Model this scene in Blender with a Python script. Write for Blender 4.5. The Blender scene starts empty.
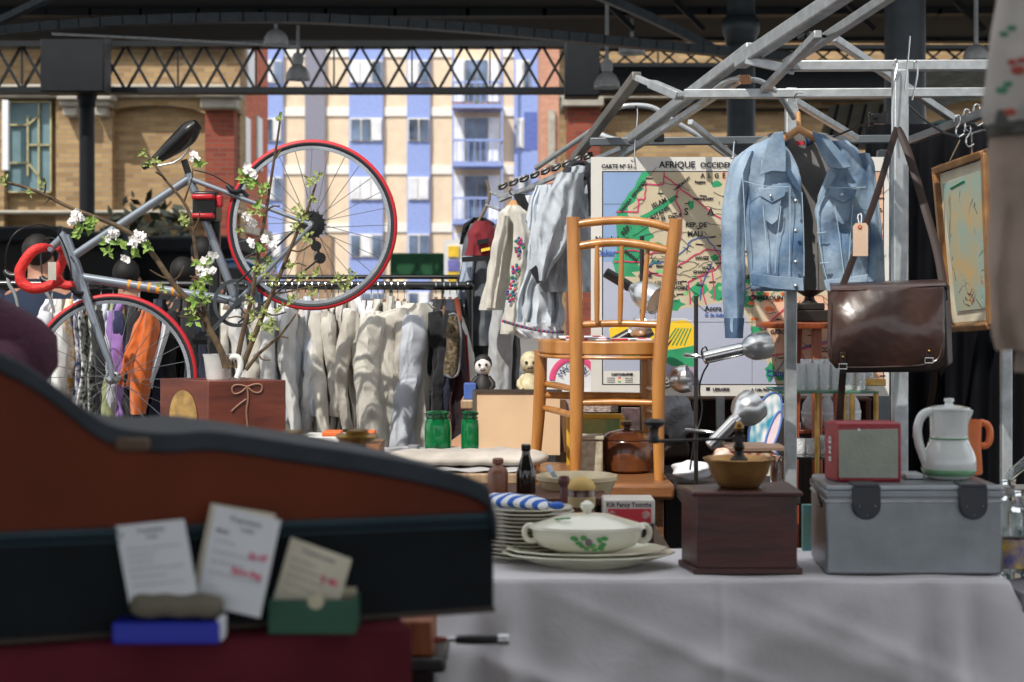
import bpy, math, random
from mathutils import Vector, Matrix, noise

# ---------------------------------------------------------------- camera, light, exposure
F = 1700.0      # focal length in pixels of the 1024 x 682 frame
H = 1.35        # camera height
HY = 300.0      # horizon row
sc = bpy.context.scene
COL = sc.collection
cam_d = bpy.data.cameras.new('camera'); cam = bpy.data.objects.new('camera', cam_d); COL.objects.link(cam)
cam_d.sensor_width = 36; cam_d.lens = F * 36 / 1024
cam_d.shift_y = -(341 - HY) / 1024
cam.location = (0, 0, H); cam.rotation_euler = (math.pi / 2, 0, 0)
cam_d.clip_start = 0.05; cam_d.clip_end = 400
cam_d.dof.use_dof = True; cam_d.dof.focus_distance = 5.6; cam_d.dof.aperture_fstop = 5.6
sc.camera = cam
sc.view_settings.view_transform = 'Standard'; sc.view_settings.look = 'None'
sc.view_settings.gamma = 1; sc.view_settings.use_curve_mapping = False
sc.view_settings.exposure = 0.0

w = bpy.data.worlds.new('world'); sc.world = w; w.use_nodes = True
bg = w.node_tree.nodes['Background']; bg.inputs[0].default_value = (0.93, 0.96, 1.0, 1); bg.inputs[1].default_value = 1.22
sun_d = bpy.data.lights.new('sun', 'SUN'); sun_d.energy = 4.1; sun_d.angle = math.radians(0.6); sun_d.color = (1, 0.945, 0.86)
sun = bpy.data.objects.new('sun', sun_d); COL.objects.link(sun)
SUN = Vector((0.36, 0.62, -0.80)).normalized()     # the way the light travels: from the left, behind the camera
sun.rotation_euler = SUN.to_track_quat('-Z', 'Y').to_euler(); sun.location = (-4, -6, 12)

# ---------------------------------------------------------------- helpers
def P(px, py, Y): return Vector(((px - 512) * Y / F, Y, H + (HY - py) * Y / F))
def X(px, Y): return (px - 512) * Y / F
def Z(py, Y): return H + (HY - py) * Y / F
def S(n, Y): return n * Y / F
def lin(c):
    c = c / 255.0
    return c / 12.92 if c <= 0.04045 else ((c + 0.055) / 1.055) ** 2.4
def rgb(*c): return (lin(c[0]), lin(c[1]), lin(c[2]), 1)
def clamp(x): return max(0.0, min(1.0, x))
def lerp(a, b, t): return a + (b - a) * t

MATS = {}
def mat(key, c, rough=0.6, metal=0.0, var=0.12, scale=8.0, bump=0.0, bscale=None, stretch=None, c2=None, spec=None, trans=0.0, coat=0.0, emit=0.0, sheen=0.0, detail=4):
    if key in MATS: return MATS[key]
    m = bpy.data.materials.new(key); m.use_nodes = True; N = m.node_tree.nodes; L = m.node_tree.links
    b = N['Principled BSDF']
    b.inputs['Roughness'].default_value = rough; b.inputs['Metallic'].default_value = metal
    if spec is not None: b.inputs['Specular IOR Level'].default_value = spec
    if trans: b.inputs['Transmission Weight'].default_value = trans; b.inputs['IOR'].default_value = 1.45
    if coat: b.inputs['Coat Weight'].default_value = coat; b.inputs['Coat Roughness'].default_value = 0.15
    if sheen: b.inputs['Sheen Weight'].default_value = sheen
    base = rgb(*c)
    tc = N.new('ShaderNodeTexCoord'); mp = N.new('ShaderNodeMapping'); L.new(tc.outputs['Object'], mp.inputs[0])
    if stretch: mp.inputs['Scale'].default_value = stretch
    nz = N.new('ShaderNodeTexNoise'); nz.inputs['Scale'].default_value = scale; nz.inputs['Detail'].default_value = detail
    L.new(mp.outputs[0], nz.inputs['Vector'])
    cr = N.new('ShaderNodeValToRGB'); L.new(nz.outputs['Fac'], cr.inputs[0])
    lo = rgb(*c2) if c2 else tuple([x * (1 - var * 2) for x in base[:3]] + [1])
    hi = base if c2 else tuple([min(1, x * (1 + var)) for x in base[:3]] + [1])
    cr.color_ramp.elements[0].position = 0.32; cr.color_ramp.elements[1].position = 0.68
    cr.color_ramp.elements[0].color = lo; cr.color_ramp.elements[1].color = hi
    L.new(cr.outputs[0], b.inputs['Base Color'])
    if bump:
        n2 = N.new('ShaderNodeTexNoise'); n2.inputs['Scale'].default_value = bscale or scale * 2; n2.inputs['Detail'].default_value = 5
        L.new(mp.outputs[0], n2.inputs['Vector'])
        bp = N.new('ShaderNodeBump'); bp.inputs['Strength'].default_value = bump; bp.inputs['Distance'].default_value = 0.02
        L.new(n2.outputs['Fac'], bp.inputs['Height']); L.new(bp.outputs[0], b.inputs['Normal'])
    if emit: b.inputs['Emission Color'].default_value = base; b.inputs['Emission Strength'].default_value = emit
    MATS[key] = m
    return m

def brick_mat(key, c1, c2, cm, scale=1.0):
    m = bpy.data.materials.new(key); m.use_nodes = True; N = m.node_tree.nodes; L = m.node_tree.links
    b = N['Principled BSDF']; b.inputs['Roughness'].default_value = 0.9
    tc = N.new('ShaderNodeTexCoord'); sp = N.new('ShaderNodeSeparateXYZ'); cb = N.new('ShaderNodeCombineXYZ')
    L.new(tc.outputs['Object'], sp.inputs[0])
    ad = N.new('ShaderNodeMath'); ad.operation = 'ADD'; L.new(sp.outputs['X'], ad.inputs[0]); L.new(sp.outputs['Y'], ad.inputs[1])
    L.new(ad.outputs[0], cb.inputs[0]); L.new(sp.outputs['Z'], cb.inputs[1])
    bt = N.new('ShaderNodeTexBrick'); L.new(cb.outputs[0], bt.inputs['Vector'])
    bt.inputs['Color1'].default_value = rgb(*c1); bt.inputs['Color2'].default_value = rgb(*c2); bt.inputs['Mortar'].default_value = rgb(*cm)
    bt.inputs['Scale'].default_value = scale; bt.inputs['Brick Width'].default_value = 0.23; bt.inputs['Row Height'].default_value = 0.075
    bt.inputs['Mortar Size'].default_value = 0.008
    nz = N.new('ShaderNodeTexNoise'); nz.inputs['Scale'].default_value = 0.9; L.new(tc.outputs['Object'], nz.inputs['Vector'])
    mx = N.new('ShaderNodeMix'); mx.data_type = 'RGBA'; mx.blend_type = 'MULTIPLY'; mx.inputs['Factor'].default_value = 0.5
    L.new(bt.outputs['Color'], mx.inputs[6]); L.new(nz.outputs['Color'], mx.inputs[7]); 
    cr = N.new('ShaderNodeValToRGB'); cr.color_ramp.elements[0].color = (.45, .45, .45, 1); cr.color_ramp.elements[1].color = (1, 1, 1, 1)
    L.new(nz.outputs['Fac'], cr.inputs[0]); L.new(cr.outputs[0], mx.inputs[7])
    L.new(mx.outputs[2], b.inputs['Base Color'])
    return m

def wood(key, c, c2, rough=0.45, stretch=(30, 30, 2), coat=0.0, bump=0.05, scale=1.0):
    return mat(key, c, rough=rough, c2=c2, scale=scale * 2, stretch=stretch, bump=bump, bscale=4, coat=coat)

class MB:
    def __init__(s): s.v = []; s.f = []; s.mi = []; s.ms = []; s.cur = None; s.n = 0
    def use(s, m):
        if m not in s.ms: s.ms.append(m)
        s.cur = s.ms.index(m); return s
    def add(s, vs, fs):
        k = len(s.v); s.v += [Vector(p) for p in vs]
        for f in fs: s.f.append([i + k for i in f]); s.mi.append(s.cur)
        return s
    def box(s, a, b):
        x0, x1 = sorted((a[0], b[0])); y0, y1 = sorted((a[1], b[1])); z0, z1 = sorted((a[2], b[2]))
        return s.add([(x0,y0,z0),(x1,y0,z0),(x1,y1,z0),(x0,y1,z0),(x0,y0,z1),(x1,y0,z1),(x1,y1,z1),(x0,y1,z1)],
                     [(0,3,2,1),(4,5,6,7),(0,1,5,4),(1,2,6,5),(2,3,7,6),(3,0,4,7)])
    def pbox(s, x0, y0, x1, y1, Y, d):       # front face given in pixels at distance Y, d deep
        a = P(x0, y1, Y); b = P(x1, y0, Y); return s.box(a, (b.x, Y + d, b.z))
    def bar(s, a, b, w, h=None, up=(0, 0, 1)):
        a = Vector(a); b = Vector(b); h = h or w; d = (b - a).normalized()
        u = Vector(up)
        if abs(d.dot(u)) > .98: u = Vector((0, 1, 0))
        sx = d.cross(u).normalized() * w / 2; sz = sx.cross(d).normalized() * h / 2
        vs = [a-sx-sz, a+sx-sz, a+sx+sz, a-sx+sz, b-sx-sz, b+sx-sz, b+sx+sz, b-sx+sz]
        return s.add(vs, [(0,1,2,3),(7,6,5,4),(0,4,5,1),(1,5,6,2),(2,6,7,3),(3,7,4,0)])
    def tube(s, pts, r, n=10, smooth=0, closed=False, flat=1.0):
        pts = [Vector(p) for p in pts]
        rs = list(r) if isinstance(r, (list, tuple)) else [r] * len(pts)
        for _ in range(smooth):
            np_, nr = [], []; m = len(pts)
            rng = range(m) if closed else range(m - 1)
            if not closed: np_.append(pts[0]); nr.append(rs[0])
            for i in rng:
                j = (i + 1) % m
                np_ += [pts[i].lerp(pts[j], .25), pts[i].lerp(pts[j], .75)]; nr += [lerp(rs[i], rs[j], .25), lerp(rs[i], rs[j], .75)]
            if not closed: np_.append(pts[-1]); nr.append(rs[-1])
            pts, rs = np_, nr
        m = len(pts); vs = []; prev = None
        for i, p in enumerate(pts):
            if closed: d = pts[(i + 1) % m] - pts[i - 1]
            else: d = pts[min(i + 1, m - 1)] - pts[max(i - 1, 0)]
            d = d.normalized() if d.length > 1e-9 else Vector((0, 0, 1))
            if prev is None:
                u = Vector((0, 1, 0)) if abs(d.y) < .9 else Vector((1, 0, 0))
            else: u = prev
            u = (u - d * d.dot(u)).normalized(); prev = u; q = d.cross(u)
            for k in range(n):
                a = 2 * math.pi * k / n; vs.append(p + u * math.cos(a) * rs[i] * flat + q * math.sin(a) * rs[i])
        fs = []
        for i in range(m if closed else m - 1):
            i2 = (i + 1) % m
            for k in range(n):
                k2 = (k + 1) % n; fs.append((i*n+k, i*n+k2, i2*n+k2, i2*n+k))
        if not closed: fs += [tuple(range(n))[::-1], tuple(range((m-1)*n, m*n))]
        return s.add(vs, fs)
    def ptube(s, pts, rpx, n=10, smooth=0, closed=False, flat=1.0):
        rr = [S(rpx[i] if isinstance(rpx, (list, tuple)) else rpx, p[2]) for i, p in enumerate(pts)]
        return s.tube([P(*p) for p in pts], rr, n, smooth, closed, flat)
    def lathe(s, prof, o=(0, 0, 0), axis=(0, 0, 1), n=28, cap=True):
        o = Vector(o); q = Vector((0, 0, 1)).rotation_difference(Vector(axis).normalized()); vs = []
        for r, z in prof:
            for k in range(n):
                a = 2 * math.pi * k / n; vs.append(o + q @ Vector((r * math.cos(a), r * math.sin(a), z)))
        fs = []; m = len(prof)
        for i in range(m - 1):
            for k in range(n):
                k2 = (k + 1) % n; fs.append((i*n+k, i*n+k2, (i+1)*n+k2, (i+1)*n+k))
        if cap: fs += [tuple(range(n))[::-1], tuple(range((m-1)*n, m*n))]
        return s.add(vs, fs)
    def ball(s, c, r, n=12, sc_=(1, 1, 1)):
        c = Vector(c); m = max(4, n // 2); vs = []; fs = []
        for i in range(m + 1):
            t = math.pi * i / m
            for k in range(n):
                a = 2 * math.pi * k / n
                vs.append(c + Vector((r*sc_[0]*math.sin(t)*math.cos(a), r*sc_[1]*math.sin(t)*math.sin(a), r*sc_[2]*math.cos(t))))
        for i in range(m):
            for k in range(n):
                k2 = (k + 1) % n; fs.append((i*n+k, (i+1)*n+k, (i+1)*n+k2, i*n+k2))
        return s.add(vs, fs)
    def prism(s, front, back):               # two rings of points
        n = len(front); return s.add(list(front) + list(back), [tuple(range(n)), tuple(range(n, 2*n))[::-1]] + [((i+1) % n, i, n+i, n+(i+1) % n) for i in range(n)])
    def pprism(s, poly, Y, d):               # pixel outline, thickness d
        fr = [P(x, y, Y) for x, y in poly]; return s.prism(fr, [p + Vector((0, d, 0)) for p in fr])
    def grid(s, fn, nu, nv, cu=False):
        vs = [fn(i / (nu if cu else nu - 1), j / (nv - 1)) for j in range(nv) for i in range(nu)]; fs = []
        for j in range(nv - 1):
            for i in range(nu if cu else nu - 1):
                i2 = (i + 1) % nu; fs.append((j*nu+i, j*nu+i2, (j+1)*nu+i2, (j+1)*nu+i))
        return s.add(vs, fs)
    def text(s, body, size, o, xd=(1, 0, 0), yd=(0, 0, 1), align='CENTER', fat=0.0, sx=1.0):
        cu = bpy.data.curves.new('t', 'FONT'); cu.body = body; cu.size = size; cu.align_x = align; cu.align_y = 'CENTER'; cu.offset = fat; cu.resolution_u = 2
        ob = bpy.data.objects.new('t', cu); me = bpy.data.meshes.new_from_object(ob)
        xd = Vector(xd).normalized(); yd = Vector(yd).normalized(); o = Vector(o)
        s.add([o + xd * v.co.x * sx + yd * v.co.y for v in me.vertices], [tuple(p.vertices) for p in me.polygons])
        bpy.data.objects.remove(ob); bpy.data.curves.remove(cu); bpy.data.meshes.remove(me)
        return s
    def crumple(s, amp, fx=22, fz=7, seed=0.0, i0=0):
        for p in s.v[i0:]:
            a = noise.noise(Vector((p.x * fx + p.z * 3, p.y * 9, p.z * fz + seed))); b = noise.noise(Vector((p.x * fx * 2.1 + 7, p.y * 20, p.z * fz * 2.6 + p.x * 14 + seed)))
            k = (a * 1.4 + (0.5 - abs(b) * 2.2) * .55) * amp; p.y -= k; p.x += noise.noise(Vector((p.x * 12, p.y * 12, p.z * fz * 1.7 + seed + 3))) * amp * .9
        return s
    def build(s, name, m=None, parent=None, bevel=0, solid=0, sub=0, angle=40, local=None, kind=None, bseg=2):
        if m is not None and not s.ms: s.ms = [m]
        if local is None:
            if parent is not None: o = parent.matrix_basis.translation.copy(); 
            else:
                xs = [v.x for v in s.v]; ys = [v.y for v in s.v]; zs = [v.z for v in s.v]
                o = Vector(((min(xs)+max(xs))/2, (min(ys)+max(ys))/2, min(zs)))
            if parent is not None and parent.parent is not None: o = o + parent.parent.matrix_basis.translation
        else: o = Vector(local)
        me = bpy.data.meshes.new(name); me.from_pydata([v - o for v in s.v], [], s.f)
        for x in s.ms: me.materials.append(x)
        me.polygons.foreach_set('material_index', [i or 0 for i in s.mi]); me.validate(); me.update()
        ob = bpy.data.objects.new(name, me); COL.objects.link(ob)
        if parent is not None: ob.parent = parent
        elif local is None: ob.location = o
        me.polygons.foreach_set('use_smooth', [True] * len(me.polygons)); me.set_sharp_from_angle(angle=math.radians(angle))
        if bevel:
            b = ob.modifiers.new('b', 'BEVEL'); b.width = bevel; b.segments = bseg; b.limit_method = 'ANGLE'; b.angle_limit = math.radians(35)
        if solid: q = ob.modifiers.new('s', 'SOLIDIFY'); q.thickness = solid; q.offset = 0
        if sub: q = ob.modifiers.new('u', 'SUBSURF'); q.levels = sub; q.render_levels = sub
        if kind: ob['kind'] = kind
        return ob

def fix_normals(ob):
    import bmesh
    bm = bmesh.new(); bm.from_mesh(ob.data); bmesh.ops.recalc_face_normals(bm, faces=bm.faces); bm.to_mesh(ob.data); bm.free(); return ob
def tag(o, label=None, cat=None, group=None, kind=None):
    if label: o['label'] = label
    if cat: o['category'] = cat
    if group: o['group'] = group
    if kind: o['kind'] = kind
    return o
def thing(name, label, cat, loc, group=None):
    o = bpy.data.objects.new(name, None); COL.objects.link(o); o.location = loc; o.empty_display_size = .05
    return tag(o, label, cat, group)
def struct(mb, name, m=None, **k): return tag(mb.build(name, m, **k), kind='structure')
def copy_tree(o, parent=None):
    c = o.copy(); COL.objects.link(c); c.parent = parent
    for ch in [x for x in COL.objects if x.parent == o]: copy_tree(ch, c)
    return c
def crom(keys, t):                            # keys: list of tuples, t in 0..1 over key[0]
    x = lerp(keys[0][0], keys[-1][0], t); n = len(keys)
    for i in range(n - 1):
        if x <= keys[i+1][0] or i == n - 2:
            u = clamp((x - keys[i][0]) / (keys[i+1][0] - keys[i][0])); a = keys[max(i-1, 0)]; b = keys[i]; c = keys[i+1]; d = keys[min(i+2, n-1)]
            return (x,) + tuple(0.5*((2*b[k]) + (-a[k]+c[k])*u + (2*a[k]-5*b[k]+4*c[k]-d[k])*u*u + (-a[k]+3*b[k]-3*c[k]+d[k])*u**3) for k in range(1, len(b)))
def loft(mb, rows, Y, d, folds=5, amp=0.01, seed=0, nu=72, nv=48, grow=True, tilt=0.0, crinkle=None):   # rows (py, xl, xr) -> closed cloth body
    rnd = random.Random(seed); ph = [rnd.uniform(0, 6.3) for _ in range(6)]
    def fn(u, v):
        y, xl, xr = crom(rows, v); a = 2 * math.pi * u; c = math.cos(a); s_ = math.sin(a)
        cx = (xl + xr) / 2; hw = (xr - xl) / 2; Yb = Y + tilt * c
        k = (0.35 + 0.65 * v) if grow else 1.0
        rip = amp * k * (math.sin(folds * c * 1.7 + ph[0] + 1.2 * v) + .5 * math.sin(folds * 2.3 * c + ph[1] - 2 * v))
        p = P(cx + hw * (abs(c) ** .9) * (1 if c > 0 else -1), y, Yb); p.y += s_ * d / 2 + rip
        return p
    mb.grid(fn, nu, nv, cu=True)
    m0 = len(mb.v) - nu * nv
    mb.f.append([m0 + i for i in range(nu)]); mb.mi.append(mb.cur); mb.f.append([m0 + nu*(nv-1) + i for i in range(nu)][::-1]); mb.mi.append(mb.cur)
    mb.crumple(amp * .9 if crinkle is None else crinkle, seed=seed, i0=m0)
    return mb
def sheet(mb, rows, fY, nu=14, nv=24):        # open panel between left and right edges; fY(u,v) distance
    def fn(u, v):
        y, xl, xr = crom(rows, v); return P(lerp(xl, xr, u), y, fY(u, v))
    return mb.grid(fn, nu, nv)

# ---------------------------------------------------------------- materials
M_iron = mat('dark iron paint', (18, 22, 26), rough=.55, spec=.3)
M_iron2 = mat('grey iron paint', (58, 66, 72), rough=.4, metal=.2)
M_galv = mat('galvanised steel', (176, 180, 182), rough=.42, metal=.6, var=.1, scale=30, bump=.05, bscale=60)
M_chrome = mat('polished aluminium', (205, 207, 208), rough=.22, metal=1, var=.05)
M_black = mat('black plastic', (16, 16, 18), rough=.35)
M_blackm = mat('black painted tube', (12, 12, 14), rough=.25, coat=.4)
M_white = mat('white paper', (222, 224, 228), rough=.75, var=.03)
M_cream = mat('cream glaze', (226, 220, 196), rough=.18, coat=.5, var=.04)
M_glass = mat('clear glass', (245, 250, 250), rough=.03, trans=1.0, var=0)
M_brass = mat('aged brass', (176, 142, 82), rough=.3, metal=.9, var=.25, scale=20)
# ================================================================ the setting
YB = 27.0
M_floor = mat('stone paving', (96, 94, 90), rough=.8, scale=3, bump=.2)
struct(MB().box((-40, -10, -.1), (40, 100, 0)), 'floor', M_floor)
M_roof = mat('roof boards', (30, 34, 38), rough=.8, stretch=(1, 8, 1), scale=2)
roof = MB(); roof.box((-16, -10, 5.6), (16, .95, 5.75)); roof.box((-16, 8.5, 4.42), (16, 20.0, 4.6)); roof.box((-16, 26.45, 5.42), (X(560, 27), 27.5, 5.6)); roof.box((X(560, 27), 27.2, 6.2), (16, 27.5, 6.3))  # slab ends and open strips shaped for where sun and shade fall
struct(roof, 'ceiling', M_roof)
M_yb = brick_mat('yellow stock brick', (186, 154, 108), (150, 118, 80), (150, 138, 118))
M_rb = brick_mat('red brick', (158, 74, 52), (128, 58, 44), (120, 92, 80))
M_stone = mat('weathered stone', (166, 160, 148), rough=.8, scale=4, bump=.1)
M_teal = mat('teal painted panel', (110, 140, 148), rough=.5, scale=2)
M_mull = mat('cream window bar', (182, 172, 130), rough=.6)
# left market wall: piers around a shallow arched recess
wl = MB().use(M_yb)
def wbox(m, x0, y0, x1, y1, Y=YB, d=.6, mb=None): (mb or wl).use(m); (mb or wl).pbox(x0, y0, x1, y1, Y, d)
wbox(M_yb, -60, 20, 240, 386, YB, .6)
wbox(M_yb, -60, 88, 4, 386, YB - .25, .3)
wbox(M_yb, 56, 88, 112, 386, YB - .25, .3)
arch = [(100, 40), (236, 40), (236, 386), (203, 386), (203, 112), (180, 106), (154, 104), (128, 106), (106, 112), (106, 386), (100, 386)]
wl.use(M_yb); wl.pprism([(100, 60), (240, 60), (240, 113), (203, 113), (190, 108), (170, 105.5), (154, 105), (138, 105.5), (118, 108), (106, 113), (100, 113)], YB - .25, .3)
wbox(M_rb, 205, 103, 234, 386, YB - .4, .5)
struct(wl, 'wall_back')
tm = MB().use(M_stone)
for x0, x1, y0, y1, o in ((-60, 240, 84, 90, .5), (56, 78, 84, 100, .75), (59, 77, 100, 106, .65), (62, 76, 106, 116, .55), (92, 112, 84, 100, .75), (93, 109, 100, 106, .65), (94, 106, 106, 116, .55), (-60, 240, 93, 97, .4), (196, 239, 90, 97, .85), (200, 236, 97, 108, .7), (-60, 240, 210, 214, .35)):
    tm.pbox(x0, y0, x1, y1, YB - o, .4)
struct(tm, 'trim_1', bevel=.03)
tw = MB().use(M_teal); tw.pbox(8, 102, 51, 192, YB - .1, .15); tw.use(M_mull)
def mull(a, b, w=1.6): tw.bar(P(*a, YB - .14), P(*b, YB - .14), S(w, YB), .05, up=(0, 1, 0))
for a, b in (((8,102),(51,102)), ((51,102),(51,192)), ((8,192),(51,192)), ((39,102),(39,192)), ((28,116),(28,176)), ((39,116),(28,125)), ((39,176),(28,163)), ((28,145),(51,145)), ((8,125),(28,125)), ((8,163),(28,163))): mull(a, b)
tw.use(M_white); tw.pbox(2, 100, 8, 170, YB - .5, .1)
struct(tw, 'window_1')
# right market wall
wr = MB().use(M_yb); wr.pbox(560, 20, 1120, 386, YB + .3, .6); wr.use(M_rb); wr.pbox(567, 104, 600, 386, YB - .2, .5)
struct(wr, 'wall_right')
tr = MB().use(M_stone); tr.pbox(560, 92, 1120, 98, YB - .1, .4); tr.pbox(562, 96, 604, 106, YB - .4, .6); tr.use(M_iron); tr.pbox(600, 108, 900, 110, YB + .1, .3)
struct(tr, 'trim_2', bevel=.03)

# lattice girder and other ironwork of the roof
def girder(name, label, x0, x1, yt, yb, Y, per, w=2.6, chord=5.5, half=False):
    t = thing(name, label, 'girder', P((x0 + x1) / 2, yb, Y)); 
    a = MB(); a.bar(P(x0, yt, Y), P(x1, yt, Y), .28, S(chord, Y)); a.build('top_chord', M_iron, t)
    a = MB(); a.bar(P(x0, yb, Y), P(x1, yb, Y), .28, S(chord, Y)); a.build('bottom_chord', M_iron, t)
    a = MB(); x = x0
    while x < x1 - 1:
        a.bar(P(x, yt, Y - .03), P(x + per, yb, Y - .03), .05, S(w, Y), up=(0, 1, 0)) if 0 else a.bar(P(x, yt, Y - .03), P(x + per, yb, Y - .03), S(w, Y), .04, up=(0, 1, 0))
        a.bar(P(x, yb, Y + .03), P(x + per, yt, Y + .03), S(w, Y), .04, up=(0, 1, 0)); x += per
    a.build('lattice', M_iron, t)
    a = MB(); x = x0
    while x <= x1:
        a.bar(P(x, yt, Y - .06), P(x, yb, Y - .06), S(1.6, Y), .03, up=(0, 1, 0)); x += per * 3
    a.build('upright', M_iron, t)
    return t
girder('lattice_girder', 'long dark iron lattice girder across the pale blue flats and brick', -56, 572, 45, 91, 22, 26)
girder('lattice_girder', 'short triangular iron lattice above the right brick wall', 592, 1120, 48, 66, 23.5, 22, 1.8, 4)
g = MB(); g.pbox(40, 30, 104, 92, 21.3, .4); g.pbox(565, 40, 600, 96, 21.3, .4); g.pbox(598, 66, 1130, 93, 23.8, .4)
struct(g, 'trim_3', M_iron, bevel=.02)
def iron_column(label, xc, Y, w, y0, y1, cap=None, m=M_iron):
    t = thing('iron_column', label, 'column', (X(xc, Y), Y, 0))
    a = MB(); r = S(w / 2, Y); zt = Z(y0, Y)
    a.lathe([(r * 1.35, 0), (r * 1.35, .3), (r * 1.08, .36), (r * 1.04, .5), (r, zt)], (X(xc, Y), Y, 0), n=28); a.build('shaft', m, t)
    if cap:
        zc = Z(cap, Y); a = MB(); a.lathe([(r, 0), (r * 1.12, .02), (r * 1.15, .08), (r * 1.3, .12), (r * 1.36, .2), (r * 1.3, .25), (r * 1.05, .28), (r * 1.0, .34)], (X(xc, Y), Y, zc), n=28); a.build('capital', m, t)
iron_column('slim dark iron column in front of the yellow brick piers', 87, 21.8, 15, 60, 0, 108)
iron_column('grey round iron column rising behind the map, left of the thicker one', 741, 16, 28, -60, 0, 46, M_iron2)
iron_column('thick grey iron column behind the crossed stall poles', 905, 12, 40, -80, 0, None, M_iron2)
# arched ribs, tie rods
def rib(label, pts, Y, w, h, m=M_iron2):
    a = MB(); q = [P(x, y, Y) for x, y in pts]
    for i in range(3):
        q2 = [q[0]]
        for j in range(len(q) - 1): q2 += [q[j].lerp(q[j+1], .25), q[j].lerp(q[j+1], .75)]
        q = q2 + [q[-1]]
    for j in range(len(q) - 1): a.bar(q[j], q[j+1] + (q[j+1] - q[j]) * .05, w, S(h, Y))
    o = a.build('roof_rib', m); tag(o, label, 'roof rib')
rib('long shallow curved iron rib sweeping over the lattice girder', [(-60, 40), (60, 24), (260, 16), (420, 24), (560, 36), (700, 50), (800, 58)], 14, .12, 9)
rib('straight dark iron rafter falling towards the middle grey column', [(560, -20), (640, 12), (720, 52), (735, 62)], 15, .12, 8)
rib('dark iron rafter at the top left corner above the brick pier', [(-40, 40), (10, 16), (60, -8)], 12, .1, 6)
rib('thin grey tie pipe running below the curved rib at left', [(52, 34), (180, 40), (300, 47)], 17, .04, 2.2, M_galv)
rib('level iron purlin high across the top of the market roof', [(-60, 12), (400, 14), (1100, 10)], 18, .2, 8, M_iron)
rib('second level iron purlin just above the right brick wall lattice', [(600, 36), (1100, 38)], 20, .2, 10, M_iron)
for k, (x, lab) in enumerate(((620, 'left of the hanging bell lamp'), (690, 'beside the middle grey column'), (860, 'beside the thick grey column'), (970, 'above the right-hand round lamp'))):
    rib('short slanting iron brace under the roof ' + lab, [(x - 26, -10), (x + 14, 30)], 17.5, .08, 5, M_iron)

# ---------------------------------------------------------------- flats far behind
def flats():
    Y = 80; t = thing('apartment_building', 'pale brick block of flats with blue panels and blue balconies in sunlight', 'building', (X(400, Y), Y, 0))
    cb = mat('pale buff brick', (222, 202, 176), rough=.9, scale=2, var=.05); wh = mat('white render band', (226, 222, 214), rough=.8, var=.03)
    bl = mat('blue cladding', (138, 156, 210), rough=.6, var=.05); gy = mat('grey cladding', (128, 128, 142), rough=.7, var=.05)
    gl = mat('flat window glass', (96, 112, 136), rough=.15, var=.5, scale=.7); cur = mat('net curtain', (220, 222, 228), rough=.8, var=.1, scale=1.5)
    a = MB().use(cb); a.pbox(262, -30, 600, 386, Y, 10); a.build('wall', None, t)
    for x0, x1, m, nm in ((262, 283, bl, 'blue_panel'), (305, 325, gy, 'grey_panel'), (349, 383, bl, 'blue_panel'), (407, 430, bl, 'blue_panel'), (514, 540, bl, 'blue_panel')):
        MB().pbox(x0, -30, x1, 386, Y - .25, .3).build(nm, m, t)
    for x0, x1 in ((283, 305), (325, 349), (383, 407), (430, 452), (503, 514), (540, 566)):
        for y0 in (48, 107, 165, 223, 281):
            MB().pbox(x0, y0, x1, y0 + 9, Y - .1, .15).build('white_band', wh, t)
    def win(x0, y0, x1, y1, n, curt):
        f = MB(); f.pbox(x0, y0, x1, y1, Y - .35, .2); fo = f.build('window', wh, t)
        w_ = (x1 - x0) / n
        for k in range(n):
            MB().pbox(x0 + k * w_ + .9, y0 + 1.2, x0 + (k + 1) * w_ - .9, y1 - 1.2, Y - .42, .12).build('pane', cur if (k in curt) else gl, fo)
    for i, y0 in enumerate((60, 118, 177, 234, 292)):
        win(350, y0, 382, y0 + 23, 3, ((0, 1), (2,), (0, 1, 2), (1,), (0,))[i]); win(408, y0, 429, y0 + 23, 2, ((0,), (), (0, 1), (), (1,))[i])
        win(265, y0, 281, y0 + 23, 2, (i % 2,)); win(516, y0, 530, y0 + 30, 2, (0,))
    for i, y0 in enumerate((59, 117, 175, 233)):
        b = MB().pbox(453, y0, 500, y0 + 47, Y - .3, .2).build('balcony_door', wh, t)
        for k in range(4): MB().pbox(454 + k * 11.5, y0 + 1, 464 + k * 11.5, y0 + 44, Y - .4, .12).build('pane', cur if k in (0, 3) else gl, b)
        q = MB(); q.pbox(452, y0 + 45, 503, y0 + 49, Y - 1.8, 1.9)
        for x in (452, 501): q.pbox(x, y0 - 10, x + 2, y0 + 46, Y - 1.7, .12)
        q.pbox(452, y0 + 22, 503, y0 + 24, Y - 1.8, .1)
        for x in range(456, 501, 6): q.pbox(x, y0 + 24, x + .8, y0 + 46, Y - 1.78, .05)
        q.build('balcony', bl, t)
    a = MB(); a.bar(P(452, 106, Y - 1.4), P(500, 106, Y - 1.4), .6, .35); a.build('flower_box', mat('flower box', (190, 120, 130), scale=4, c2=(80, 110, 70)), t)
flats()
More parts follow.
